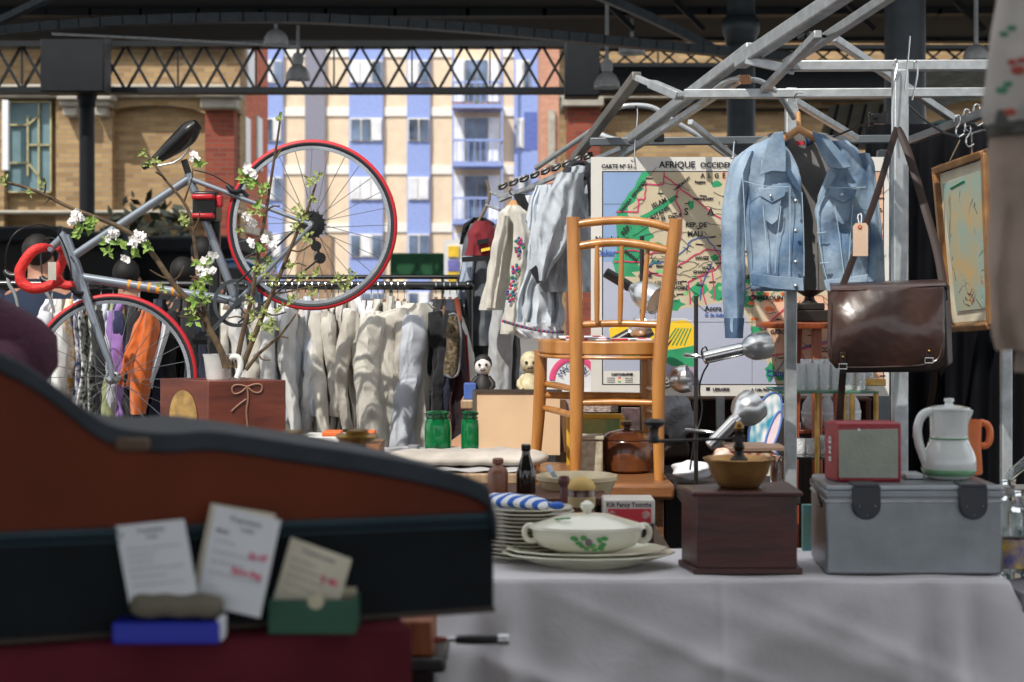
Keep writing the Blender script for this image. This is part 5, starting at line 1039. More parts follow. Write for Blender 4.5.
# ---- branches with blossom
bark = mat('young bark', (104, 84, 58), c2=(70, 56, 44), scale=30, rough=.8, bump=.2); petal = mat('white petal', (240, 236, 234), rough=.7, var=.02); leafg = mat('fresh green leaf', (150, 176, 88), rough=.55, c2=(100, 136, 56), scale=20); leafp = mat('pale bud green', (170, 180, 110), rough=.6, c2=(126, 138, 72), scale=20)
def branch(label, pts, r, twigs=(), blossoms=(), leaves=(), buds=(), Yb=5.5):
    t = thing('blossoming_branch', label, 'branch', P(pts[0][0], pts[0][1], Yb)); rr = random.Random(len(label))
    a = MB(); n = len(pts); a.ptube([(x, y, Yb + (d[0] if (d := p[2:]) else 0)) for p in pts for x, y in [p[:2]]], [lerp(r, r * .35, k / (n - 1)) for k in range(n)], 8, 2); a.build('stem', bark, t)
    for tw in twigs: a = MB(); a.ptube([(x, y, Yb - .01 * k) for k, (x, y) in enumerate(tw)], [max(.5, 1.1 - .2 * k) for k in range(len(tw))], 6, 1); a.build('twig', bark, t)
    for x, y, w_ in blossoms:
        a = MB()
        for k in range(int(w_ * 1.6)):
            c = P(x + rr.uniform(-w_, w_) * .7, y + rr.uniform(-w_, w_) * .6, Yb - .03 + rr.uniform(-.03, .03)); ax = Vector((rr.uniform(-1, 1), -1, rr.uniform(-.6, 1))).normalized(); q = Vector((0, 0, 1)).rotation_difference(ax)
            for j in range(5):
                an = j * 1.2566 + rr.random(); u = q @ Vector((math.cos(an), math.sin(an), .25)); v_ = q @ Vector((-math.sin(an), math.cos(an), 0)); L = .012
                a.add([c, c + u * L * .6 + v_ * L * .42, c + u * L, c + u * L * .6 - v_ * L * .42], [(0, 1, 2, 3)])
            a.ball(c, .0028, 6)
        a.build('blossom', petal, t)
    for lst, m, size in ((leaves, leafg, 5.2), (buds, leafp, 3.6)):
        for x, y, w_ in lst:
            a = MB()
            for k in range(int(w_ * 1.5) + 3):
                c = P(x + rr.uniform(-w_, w_) * .6, y + rr.uniform(-w_, w_) * .6, Yb - .02 + rr.uniform(-.03, .03)); L = S(size, Yb) * rr.uniform(.9, 1.7)
                d = Vector((rr.uniform(-1, 1), rr.uniform(-.7, .2), rr.uniform(-.8, 1))).normalized(); s_ = d.cross(Vector((rr.uniform(-.4, .4), -1, .3))).normalized(); f = s_.cross(d) * L * .18
                a.add([c, c + d * L * .5 + s_ * L * .34 + f, c + d * L * 1.15, c + d * L * .5 - s_ * L * .34 + f, c + d * L * .5], [(0, 1, 4), (1, 2, 4), (0, 4, 3), (4, 2, 3)])
            a.build('leaves', m, t, kind=None)
branch('long branch with white blossom reaching left over the handlebar', [(226, 368), (222, 352), (212, 334), (200, 314), (186, 298), (170, 280), (155, 256), (140, 240), (122, 228), (108, 222), (92, 216), (76, 210), (62, 204), (44, 194), (22, 186), (0, 181), (-20, 178)], 3.6,
       [[(44, 194), (46, 186), (44, 178)], [(50, 198), (44, 204)], [(170, 280), (160, 276), (150, 270)], [(200, 314), (190, 318), (178, 316)], [(172, 282), (180, 276), (184, 266)], [(196, 310), (200, 306), (208, 308)]],
       [(77, 216, 8), (73, 221, 5), (140, 237, 8), (133, 242, 6), (125, 259, 4), (113, 234, 6), (108, 240, 3)], [(86, 226, 8), (78, 232, 6), (94, 222, 6), (107, 243, 4), (147, 246, 5), (135, 251, 5), (108, 251, 3), (120, 243, 3)], [(5, 181, 6), (44, 184, 4), (163, 288, 5), (30, 193, 3)])
branch('upright branch rising past the bicycle saddle tip', [(231, 368), (218, 346), (208, 326), (203, 306), (200, 280), (196, 254), (193, 232), (191, 216), (184, 202), (176, 192), (162, 176), (152, 160), (145, 150)], 2.8,
       [[(193, 232), (198, 222), (200, 212)], [(203, 306), (208, 300), (212, 296)], [(200, 280), (190, 276)], [(184, 202), (188, 190), (192, 180), (193, 168)], [(162, 176), (156, 172)]],
       [(208, 262, 8), (203, 272, 7), (212, 270, 5), (195, 156, 5), (213, 256, 4)], [(206, 280, 7), (196, 288, 6), (198, 264, 5), (210, 262, 5), (200, 166, 5), (194, 302, 5), (207, 297, 5), (193, 320, 5)], [(144, 152, 4), (148, 164, 4), (158, 160, 4), (186, 224, 5), (182, 218, 4), (190, 312, 5)])
branch('tall branch crossing the left rim of the raised wheel', [(236, 368), (240, 345), (246, 320), (252, 298), (256, 270), (260, 240), (266, 212), (270, 186), (274, 160), (278, 136), (281, 112)], 2.8,
       [[(256, 270), (262, 262), (270, 258)], [(266, 212), (272, 206), (280, 206)], [(274, 160), (282, 148)], [(246, 320), (238, 316), (228, 318)]],
       [(249, 168, 6), (254, 174, 5), (246, 216, 5), (252, 222, 4), (266, 240, 5), (272, 246, 5), (250, 243, 4)], [(252, 182, 6), (244, 178, 5), (262, 186, 5), (256, 206, 4), (262, 246, 5)], [(281, 118, 4), (262, 192, 5), (250, 212, 4), (258, 212, 4), (240, 232, 4)])
branch('branch leaning right across the raised wheel hub', [(241, 370), (248, 352), (256, 332), (264, 312), (272, 294), (282, 270), (290, 250), (298, 230), (306, 214), (312, 196), (316, 184)], 3.0,
       [[(272, 294), (288, 292), (302, 288), (320, 286), (338, 282), (352, 280)], [(290, 250), (300, 252), (312, 244)], [(282, 270), (296, 262), (306, 266)], [(264, 312), (274, 316), (286, 312)]],
       [], [], [(310, 182, 7), (319, 178, 5), (297, 210, 6), (304, 216, 7), (294, 226, 6), (307, 236, 7), (314, 198, 5), (268, 262, 7), (262, 272, 8), (272, 280, 7), (256, 266, 6), (343, 284, 9), (352, 276, 8), (336, 278, 6), (302, 276, 7), (312, 292, 6), (316, 272, 4), (290, 266, 6), (270, 330, 5), (262, 310, 6)])
branch('short branch with green buds low beside the jug', [(246, 370), (258, 354), (270, 344), (280, 336), (292, 320), (296, 314)], 2.0, [[(258, 354), (262, 360), (270, 360)], [(280, 336), (288, 338)]], [], [], [(272, 322, 9), (262, 326, 6), (280, 310, 6), (254, 316, 6), (292, 300, 5), (248, 300, 5), (254, 336, 4)])

# ---------------------------------------------------------------- goods around the chest
def vessel(name, label, cat, x, Yv, z0, prof, m, n=28): a = MB(); a.lathe(prof, (X(x, Yv), Yv, z0), n=n); return tag(a.build(name, m), label, cat)
t = thing('ceramic_pot', 'glazed brown lidded pot standing under the chair seat', 'pot', (X(627, 5.75), 5.75, zc))
o = (X(627, 5.75), 5.75, zc); pg = mat('brown glaze', (118, 70, 36), c2=(70, 36, 22), scale=9, rough=.2, coat=.3); r = S(27, 5.75)
a = MB(); a.lathe([(r * .8, 0), (r * .95, .01), (r, .04), (r, .105), (r * .94, .112)], o, n=36); a.build('body', pg, t)
a = MB(); a.lathe([(r * 1.0, .112), (r * .98, .12), (r * .7, .135), (r * .3, .144), (.012, .146)], o, n=36); a.lathe([(.01, .145), (.012, .155), (.022, .16), (.02, .17), (.008, .174)], o, n=20); a.build('lid', pg, t)
t = thing('metal_canister', 'pale flower-speckled metal canister beside the brown pot', 'tin', (X(591, 5.62), 5.62, zc)); spk = mat('speckled tin', (192, 188, 168), c2=(150, 136, 116), scale=40, rough=.45)
MB().box((X(576, 5.62), 5.62, zc), (X(603, 5.62), 5.72, Z(440, 5.62))).build('body', spk, t, bevel=.006); MB().box((X(575, 5.62), 5.615, Z(440, 5.62)), (X(604, 5.62), 5.725, Z(436, 5.62))).build('lid', spk, t, bevel=.003)
def framed(name, label, x0, y0, x1, y1, Y, m, pm, w=5, lean=.03):
    t = thing(name, label, 'picture', P((x0 + x1) / 2, y1, Y)); a = MB()
    for b, c in (((x0, y0), (x1, y0)), ((x1, y0), (x1, y1)), ((x1, y1), (x0, y1)), ((x0, y1), (x0, y0))): a.bar(P(*b, Y), P(*c, Y), S(w, Y), .025, up=(0, 1, 0)) if 0 else a.bar(P(*b, Y), P(*c, Y), S(w, Y), .02, up=(0, 1, 0))
    a.build('frame', m, t, bevel=.003); MB().pbox(x0, y0, x1, y1, Y - .004, .01).build('painting', pm, t); return t
gf = mat('yellow gilt frame', (236, 186, 56), rough=.4, c2=(200, 150, 40)); 
framed('framed_painting', 'small green landscape painting in a bright yellow gilt frame under the chair', 569, 416, 622, 470, 6.0, gf, mat('green landscape', (60, 140, 104), c2=(200, 170, 90), scale=7))
t = thing('magazine_board', 'white board with a pink ring and letters seen behind the left chair legs', 'sign', P(562, 395, 6.35)); Yq = 6.35
MB().pbox(545, 352, 592, 396, Yq, .02).build('board', M_white, t)
a = MB(); ct = P(574, 380, Yq - .003); R_ = S(22, Yq); a.tube([ct + Vector((R_ * math.cos(k), 0, R_ * math.sin(k))) for k in [math.radians(10 + q * 8.5) for q in range(21)]], .011, 8, flat=.1); a.build('pink_ring', mat('pink print', (224, 80, 130)), t)
a = MB()
for ch, an in (('M', 152), ('A', 132), ('G', 112), ('A', 92), ('Z', 72), ('I', 55), ('N', 40)):
    q = math.radians(an); a.text(ch, S(9, Yq), ct + Vector((S(14, Yq) * math.cos(q), -.004, S(14, Yq) * math.sin(q))), (math.cos(q - math.pi / 2), 0, math.sin(q - math.pi / 2)), (math.cos(q), 0, math.sin(q)))
a.build('letters', mat('navy print', (40, 60, 110)), t)
zsh = Z(403, 6.3)
tabletop('back_table', 'narrow side table behind the buff board carrying the dolls', X(462, 6.5), X(580, 6.5), 6.33, 6.62, Z(398, 6.45), MATS['pale table wood'])
zt2 = Z(398, 6.45)
def doll(label, x, Yd, top, m_body, m_face, m_hair, hat=False):
    o = Vector((X(x, Yd), Yd, zt2)); h = Z(top, Yd) - zt2; t = thing('doll', label, 'doll', o)
    a = MB(); a.lathe([(h * .2, 0), (h * .26, h * .12), (h * .22, h * .35), (h * .14, h * .5), (h * .1, h * .55)], o); 
    for s_ in (-1, 1): a.tube([o + Vector((s_ * h * .12, 0, h * .48)), o + Vector((s_ * h * .26, -h * .1, h * .32)), o + Vector((s_ * h * .16, -h * .22, h * .2))], [h * .07, h * .065, h * .05], 10, 1)
    a.build('body', m_body, t)
    c = o + Vector((0, 0, h * .74)); a = MB(); a.ball(c, h * .19, 18, (1, .95, 1.12)); a.ball(c + Vector((0, -h * .21, -h * .03)), h * .05, 8); a.build('head', m_face, t)
    a = MB(); a.ball(c + Vector((-h * .08, -h * .172, h * .04)), h * .035, 8); a.ball(c + Vector((h * .08, -h * .172, h * .04)), h * .035, 8); a.bar(c + Vector((-h * .06, -h * .175, -h * .08)), c + Vector((h * .06, -h * .175, -h * .08)), h * .02); a.build('face_marks', M_black, t)
    a = MB(); a.ball(c + Vector((0, h * .06, h * .06)), h * .21, 16, (1, .95, 1.05)); a.build('hair', m_hair, t)
doll('small black and white toy monkey beside the grey trousers', 483, 6.42, 355, mat('black plush', (30, 28, 30)), mat('white face', (226, 220, 214)), MATS['black plush'])
doll('stuffed cream cloth figure with a dark face behind the chair leg', 530, 6.42, 352, mat('cream knit', (214, 204, 170), c2=(170, 156, 120), scale=30), mat('brown cloth face', (130, 110, 84), c2=(214, 204, 170), scale=20), MATS['cream knit'])
r = random.Random(3)
for k, (x, w_, h_, c, lab) in enumerate(((470, 12, 16, (70, 100, 170), 'blue printed box below the toy monkey'), (496, 16, 8, (220, 160, 60), 'orange box end on the back table beside the monkey'), (552, 16, 10, (210, 210, 220), 'white and blue box on the back table near the ring board'))):
    tag(MB().box((X(x - w_ / 2, 6.38), 6.35, zt2), (X(x + w_ / 2, 6.38), 6.43, zt2 + S(h_, 6.38))).build('small_box', mat('box colour %d' % k, c), bevel=.003), lab, 'box')
# cluttered shelf things behind the chair right leg
def rock(name, label, cat, x, y, Yr, w_, h_, m, seed):
    rr = random.Random(seed); a = MB(); c = P(x, y, Yr); ph = [rr.uniform(0, 6) for _ in range(5)]
    def fn(u, v):
        th = 2 * math.pi * u; t_ = math.pi * v; q = 1 + .12 * math.sin(3 * th + ph[0]) * math.sin(t_) + .1 * math.sin(5 * t_ + ph[1] + 2 * th)
        return c + Vector((S(w_, Yr) * q * math.sin(t_) * math.cos(th), .06 * q * math.sin(t_) * math.sin(th), S(h_, Yr) * q * math.cos(t_)))
    a.grid(fn, 32, 20, cu=True); return tag(a.build(name, m), label, cat)
rock('plastic_bag', 'crumpled grey plastic bag in the cupboard right of the chair leg', 'bag', 676, 418, 6.3, 18, 22, mat('grey polythene', (150, 154, 162), rough=.25, bump=.8, bscale=30), 1)
tag(MB().pbox(664, 442, 690, 458, 6.3, .14).build('dark_folded_cloth', mat('dark brown cloth', (58, 46, 38), bump=.3), bevel=.015), 'dark brown folded cloth under the grey plastic bag', 'cloth')
tag(MB().pbox(622, 408, 648, 452, 6.15, .03).build('patterned_panel', mat('pink lace paper', (196, 168, 166), c2=(120, 100, 104), scale=40)), 'pinkish patterned panel behind the chair right leg', 'panel')
tag(MB().pbox(560, 398, 618, 412, 6.3, .1).build('magazine_stack', mat('mixed magazine edges', (220, 200, 190), c2=(70, 50, 50), scale=60, stretch=(1, 1, 5))), 'pile of magazines under the chair stretchers', 'magazines')
# low black crate and rags on the ground side table right of chest
tabletop('display_table', 'dark display table right of the wooden chest, behind the grinder', X(676, 5.4), X(790, 5.4), 5.2, 6.1, Z(480, 5.6), mat('dark table paint', (34, 32, 34)))
zd = Z(480, 5.6)
rock('white_cloth', 'crumpled white cloth on the display table behind the grinder', 'cloth', 690, 470, 5.5, 20, 9, CL[3], 3)
rock('orange_bag', 'crumpled orange and white bag behind the grinder bowl', 'bag', 722, 462, 5.75, 13, 13, mat('orange patch paper', (236, 150, 110), c2=(236, 226, 216), scale=9, bump=.4), 4)
t = thing('biscuit_tin', 'dark red patterned rectangular tin behind the grinder bowl', 'tin', (X(758, 5.8), 5.8, zd)); rt = mat('red patterned tin', (140, 40, 40), c2=(196, 180, 150), scale=60, detail=0)
MB().box((X(728, 5.75), 5.75, zd), (X(786, 5.75), 5.95, Z(452, 5.75))).build('body', rt, t, bevel=.004); MB().box((X(727, 5.75), 5.745, Z(452, 5.75)), (X(787, 5.75), 5.955, Z(447, 5.75))).build('lid', mat('worn tin lid', (134, 110, 94)), t, bevel=.004)
def fan(label, x, y, ang, L, W_, Yf, m, em):
    t = thing('oval_dish', label, 'dish', P(x, y + L, Yf)); a = MB(); c = P(x, y, Yf); an = math.radians(ang)
    ax = Vector((math.sin(an), .12, math.cos(an))).normalized(); sd = Vector((math.cos(an), 0, -math.sin(an))); n_ = 32
    o = [c + ax * S(L, Yf) * math.cos(k * 2 * math.pi / n_) + sd * S(W_, Yf) * math.sin(k * 2 * math.pi / n_) for k in range(n_)]
    a.prism([p for p in o], [p + Vector((0, .02, 0)) for p in o]); fix_normals(a.build('dish_body', m, t, bevel=.004)); a = MB(); a.tube(o, .004, 8, closed=True); a.build('rim', em, t)
M_zig = mat('teal and white zigzag', (34, 150, 176), c2=(236, 238, 240), scale=46, detail=0, stretch=(1, 1, .5)); blr = mat('blue rim', (90, 130, 200))
fan('oval dish with teal and white zigzag pattern behind the spotlight', 765, 421, 24, 31, 13, 6.0, M_zig, blr); fan('narrow pink and white oval dish leaning right of the teal zigzag one', 773, 433, 20, 23, 5, 5.9, mat('pink white glaze', (236, 214, 222)), blr); fan('grey oval tray leaning rightmost beside the teal zigzag dish', 781, 430, 10, 26, 9, 6.1, mat('grey tray', (138, 132, 130)), M_galv)
tag(MB().pbox(788, 422, 801, 432, 6.2, .1).build('white_box', M_white, bevel=.003), 'small white box on the cupboard shelf behind the front post', 'box')
for k, (x, h) in enumerate(((776, 24), (786, 20))):
    t = thing('label_jar', ('left' if k == 0 else 'right') + ' glass jar with paper label just left of the front post', 'jar', (X(x, 5.5), 5.5, zd)); a = MB(); a.lathe([(.017, 0), (.018, .01), (.018, .07), (.014, .08), (.014, .09)], (X(x, 5.5), 5.5, zd)); a.build('body', M_glass, t)
tag(MB().pbox(757, 466, 770, 476, 5.45, .02).build('star_card', mat('star card', (226, 220, 210), c2=(40, 40, 40), scale=40)), 'small printed card standing behind the brass bowl', 'card')

# ---------------------------------------------------------------- etagere with glass shelves
def etagere():
    Y0, Y1 = 5.45, 5.72; t = thing('etagere', 'brass-legged stand with green-edged glass shelves behind the satchel', 'shelf unit', (X(830, 5.7), 5.7, 0))
    gs = mat('green edged glass', (90, 170, 140), rough=.05, trans=.7, var=0); zs = Z(391, Y0)
    MB().box((X(778, Y0), Y0, zs - .008), (X(879, Y0), Y1, zs)).build('glass_shelf', gs, t, bevel=.002)
    z2 = Z(457, Y0); MB().box((X(782, Y0), Y0, z2 - .008), (X(872, Y0), Y1, z2)).build('glass_shelf', mat('smoked glass', (50, 52, 50), rough=.08), t, bevel=.002)
    for x, Yy in ((817, Y0 - .01), (852, Y0 - .01), (876, Y0), (794, Y1), (844, Y1 + .02)):
        a = MB(); a.tube([(X(x, Yy), Yy, .0), (X(x, Yy), Yy, zs - .008)], .0085, 10); a.build('brass_leg', M_brass, t)
    MB().box((X(860, 5.5), 5.5, Z(386, 5.5)), (X(886, 5.5), 5.56, Z(379, 5.5))).build('brass_bracket', M_brass, t, bevel=.002)
    return zs, z2
zs1, zs2 = etagere()
M_cut = mat('cut crystal', (250, 252, 255), rough=.1, trans=.4, var=0, scale=60, bump=.5, bscale=90)
def tumbler(label, x, Yt, z0, r, h, grp, flare=1.0):
    t = thing('crystal_glass', label, 'glass', (X(x, Yt), Yt, z0 + .001), grp)
    a = MB(); a.lathe([(r * .8, 0), (r * .9, .01), (r * flare, h), (r * flare * .93, h), (r * .8, .014), (.002, .012)], (X(x, Yt), Yt, z0 + .001), n=16, cap=False); a.build('bowl', M_cut, t)
    return t
k = 0
for row, (Yt, xs_) in enumerate(((5.5, (800, 812, 824, 836, 848, 860)), (5.62, (806, 818, 830, 842, 868)))):
    for j, x in enumerate(xs_): tumbler(f'cut crystal tumbler, {ordn[j]} from the front post, {"front" if row == 0 else "rear"} row, upper shelf', x, Yt, zs1, .019, .085 if row == 0 else .095, 'crystal tumblers on the upper glass shelf')
for j, (x, Yt, h) in enumerate(((800, 5.56, .05), (812, 5.55, .05), (826, 5.57, .06))): tumbler(f'small crystal glass, {ordn[j]} from the front post on the lower shelf', x, Yt, zs2, .02, h, 'small glasses on the lower shelf')
zo = Z(430, 5.9)
t = thing('wooden_shelf', 'reddish wooden shelf board behind the glass stand, under the decanters', 'shelf', (X(835, 6.05), 6.05, zo - .02)); 
tag(MB().pbox(786, 430, 880, 434, 6.14, .24).build('board', wood('red shelf wood', (140, 66, 38), (110, 48, 28)), t, bevel=.003))
for x in (795, 872): MB().box((X(x, 6.2), 6.2, 0), (X(x + 4, 6.2), 6.25, Z(434, 6.14))).build('leg', MATS['red shelf wood'], t)
def decanter(label, x, Yd, w_, h, z0, stop=False):
    r = S(w_, Yd); o = (X(x, Yd), Yd, z0); t = thing('glass_decanter', label, 'decanter', o, 'decanters below the upper glass shelf'); a = MB()
    a.lathe([(r * .7, 0), (r * .95, h * .12), (r, h * .35), (r * .85, h * .6), (r * .4, h * .78), (r * .35, h), (r * .28, h), (r * .3, h * .78), (r * .75, h * .58), (r * .9, h * .35), (r * .6, .01)], o, n=20, cap=False); a.build('body', M_cut, t)
    a = MB(); a.lathe([(r * 1.0, h * .36), (r * 1.01, h * .42)], o, n=20, cap=False); a.build('label_band', M_white, t)
zo2 = Z(430, 6.14)
decanter('round glass decanter left under the upper glass shelf', 812, 6.22, 11, .15, zo2); decanter('square-shouldered glass decanter in the middle under the glass shelf', 827, 6.24, 9, .14, zo2); decanter('glass decanter with white label right of the satchel strap tail', 850, 6.22, 11, .16, zo2)
# round wooden pedestal table with a dark urn
t = thing('plant_stand', 'round-topped red wooden stand carrying a dark urn in front of the map', 'stand', (X(812, 5.95), 5.95, 0)); o = (X(812, 5.95), 5.95, 0); rw = wood('red stand wood', (166, 84, 44), (126, 56, 30), rough=.35)
zp = Z(322, 5.95); a = MB(); a.lathe([(.19, zp - .02), (.195, zp - .012), (.195, zp - .004), (.19, zp)], o, n=48); a.build('round_top', rw, t)
for dx, dy in ((-.0, -.12), (-.06, .08), (.13, .06), (.1, -.08)):
    a = MB(); a.bar((o[0] + dx * .7, o[1] + dy * .7, zp - .02), (o[0] + dx * 1.2, o[1] + dy * 1.1, 0), .032); a.build('leg', rw, t, bevel=.004)
t = thing('dark_urn', 'dark bronze urn with a square foot on the round wooden stand', 'urn', (X(808, 5.92), 5.92, zp)); ub = mat('dark bronze urn', (52, 48, 44), rough=.4, metal=.5)
MB().pbox(793, 310, 830, 322, 5.95, .1).build('plinth', ub, t, bevel=.004); MB().pbox(798, 303, 825, 310, 5.96, .08).build('plinth_step', ub, t, bevel=.004)
a = MB(); a.lathe([(.03, 0), (.02, .01), (.016, .022), (.03, .03), (.06, .048), (.068, .06), (.064, .06), (.03, .04)], (X(811, 5.97), 6.0, Z(303, 5.96)), cap=False); a.build('bowl', ub, t)

# ================================================================ grey cloth table with its goods
ZG = .80; YF = 3.33; XL, XR = X(434, YF), X(1008, YF)
def drape(name, label, XL, XR, YF, YB_, ZG, m, amp=.022, flare=.03, seed=1, crz=2.0):
    t = thing(name, label, 'tablecloth', ((XL + XR) / 2, (YF + YB_) / 2, .0)); a = MB(); rr = random.Random(seed); ph = [rr.uniform(0, 6) for _ in range(8)]
    N_ = 150
    def per(s):         # front edge with the two side returns
        W_ = XR - XL; D = YB_ - YF; tot = W_ + 2 * D; q = s * tot
        if q < D: return Vector((XL, YB_ - q, 0)), Vector((-1, 0, 0)), q
        if q < D + W_: return Vector((XL + q - D, YF, 0)), Vector((0, -1, 0)), q
        return Vector((XR, YF + q - D - W_, 0)), Vector((1, 0, 0)), q
    def fn(u, v):
        p, n_, q = per(u); fall = v ** .8; W_ = XR - XL; D = YB_ - YF
        corner = math.exp(-((q - D) / .08) ** 2) + math.exp(-((q - D - W_) / .08) ** 2)
        nn = n_.copy()
        for cc, cn_ in ((D, Vector((-1, -1, 0))), (D + W_, Vector((1, -1, 0)))):
            wgt = math.exp(-((q - cc) / .05) ** 2); nn = nn.lerp(cn_.normalized(), wgt)
        off = fall * (flare + amp * (math.sin(9 * q + ph[0]) + .6 * math.sin(17 * q + ph[1] + 2.0 * v) + .35 * math.sin(31 * q + ph[2] - 3 * v)) + corner * .09) + .006 * math.sin(22 * q + 14 * v + ph[3]) * math.sin(13 * v + 4 * q) * min(1, v * 6) + crz * min(1, v * 5) * sum(A_ * .8 * math.exp(-(math.sin(kx * q + kv * v + p_) * sh) ** 2) for A_, kx, kv, p_, sh in ((.010, 5.1, 7, ph[4], 2.2), (.009, 4.2, -9, ph[5], 2.6), (.007, 9.5, 5, ph[6], 2), (.006, 7.7, -14, ph[7], 3), (.008, 11, 1.5, ph[2], 2.4)))
        z = ZG - v * (ZG - .03)
        off += min(1, v * 6) * .03 * (math.exp(-((D + W_ - q - .06) / .11) ** 2) * math.sin(62 * q) + math.exp(-((q - D - .08) / .1) ** 2) * math.sin(55 * q + 1)) * (q > D) * (q < D + W_)
        off += .003 * math.exp(-((q - D - W_ * .5) / .009) ** 2)
        return p + nn * max(off, 0.0) + Vector((0, 0, z))
    a.grid(fn, N_ * 3, 110)
    a.build('drop', m, t, solid=.003)
    a = MB(); a.grid(lambda u, v: Vector((lerp(XL, XR, u), lerp(YF, YB_, v), ZG + (.0015 * math.sin(u * 30 + 4 * v) if v else -.0005))), 60, 16); a.build('top_cloth', m, t, solid=.003)
    return t
M_gcl = mat('grey table linen', (204, 201, 204), rough=.85, bump=.5, bscale=7, var=.03, scale=6)
drape('table_cover', 'grey linen cloth covering the front right stall table down to the ground', XL, XR, YF, 3.76, ZG, M_gcl, .03, .045)
a = MB(); a.bar((X(642, 3.3), 3.333, .1), (X(642, 3.3), 3.352, ZG - .04), .004, .003); 
zg = ZG + .003
tag(MB().box((XR + .02, 3.3, .02), (XR + .6, 4.2, ZG - .02)).build('side_table', mat('dark side cloth', (120, 118, 124), bump=.3)), 'second cloth-covered table at far right holding coloured glass', 'table')
# aluminium trunk
def trunk():
    Y = 3.385; al = mat('dull aluminium sheet', (142, 147, 152), rough=.38, metal=.7, var=.08, scale=12, bump=.04); t = thing('aluminium_trunk', 'dull aluminium trunk with two dark hasps, on the grey cloth', 'trunk', (X(907, Y), Y, zg))
    x0, x1 = X(826, Y), X(1003, Y); z1 = Z(489, Y); D = .24; sx = X(812, Y + D) - x0
    sx = 0
    def sk(z): return [Vector((X(826, Y), Y, z)), Vector((X(1003, Y), Y, z)), Vector((X(1003, Y) + .0, Y + D, z)), Vector((X(811, Y + D), Y + D, z))]
    a = MB(); a.prism(sk(zg), sk(z1 - .012)); fix_normals(a.build('box_body', al, t, bevel=.005))
    def gr(pts, k): c = sum(pts, Vector()) / 4; return [c + Vector(((p.x - c.x) * k, (p.y - c.y) * k, 0)) + Vector((0, 0, p.z - c.z)) for p in pts]
    a = MB(); a.prism(gr(sk(z1 - .018), 1.015), gr(sk(z1 - .004), 1.015)); a.prism(gr(sk(z1 - .004), 1.0), gr(sk(z1 + .006), .985)); fix_normals(a.build('lid', al, t, bevel=.003))
    a = MB(); a.prism(gr(sk(z1 - .028), 1.012), gr(sk(z1 - .022), 1.012)); fix_normals(a.build('rim_bead', M_galv, t, bevel=.002))
    hm = mat('dark hasp paint', (58, 60, 66), rough=.4, metal=.3)
    for x in (867, 974):
        o = [(x - 14, 487), (x + 14, 487), (x + 14, 506)] + [(x + 14 * math.cos(k), 506 + 14 * math.sin(k)) for k in [i * math.pi / 10 for i in range(1, 10)]] + [(x - 14, 506)]
        a = MB(); a.pprism(o, Y - .012, .012); h_ = fix_normals(a.build('hasp', hm, t, bevel=.002))
        for dx, dy in ((-8, 506), (8, 506), (0, 515)): a = MB(); a.ball(P(x + dx, dy, Y - .013), .0032, 8); a.build('rivet', M_chrome, h_)
        MB().pbox(x - 13, 484, x + 13, 488, Y - .012, .06).build('hinge_strap', hm, t, bevel=.002)
    a = MB(); a.ptube([(812, 482, Y + .16), (811, 478, Y + .13), (815, 484, Y + .08), (820, 500, Y + .05), (822, 507, Y + .06), (818, 506, Y + .1)], 1.2, 8, 2); a.build('carrying_handle', hm, t)
    return z1 + .006
ztr = trunk()
t = thing('red_radio', 'red box radio with a pale speaker grille standing on the aluminium trunk', 'radio', (X(866, 3.46), 3.46, ztr))
M_rad = mat('dark red plastic', (150, 20, 40), rough=.35, coat=.15); Yr = 3.45
a = MB(); zr0, zr1 = ztr, Z(423, Yr)
f_ = [(X(838, Yr), Yr), (X(903, Yr), Yr + .01), (X(900, Yr), Yr + .09), (X(824, Yr + .08), Yr + .08)]
a.prism([Vector((x, y, zr0)) for x, y in f_], [Vector((x, y, zr1)) for x, y in f_]); fix_normals(a.build('case', M_rad, t, bevel=.005))
a = MB(); a.prism([P(839, 430, Yr - .001), P(898, 429, Yr + .008), P(898, 478, Yr + .008), P(839, 478, Yr - .001)], [p + Vector((0, .012, 0)) for p in (P(839, 430, Yr - .001), P(898, 429, Yr + .008), P(898, 478, Yr + .008), P(839, 478, Yr - .001))]); fix_normals(a.build('speaker_grille', mat('grey green grille', (160, 166, 152), rough=.7, bump=.15, bscale=120), t, bevel=.001))
s0 = Vector((f_[0][0], f_[0][1], 0)); s3 = Vector((f_[3][0], f_[3][1], 0)); sd = (s0 - s3).normalized(); sn = Vector((-sd.y, sd.x, 0)) * (1 if (-sd.y) < 0 else -1)
sn = Vector((sd.y, -sd.x, 0)); sn = sn if sn.x < 0 else -sn
a = MB(); a.text('0 N D', .02, (s0 + s3) / 2 + sn * .002 + Vector((0, 0, (zr0 + zr1) / 2 + .005)), (0, 0, 1), -sd if 0 else (s3 - s0), fat=.001); a.build('side_lettering', M_white, t)
a = MB(); a.ball(P(859, 430, Yr - .004), .003, 8); a.build('tuning_knob', M_white, t)
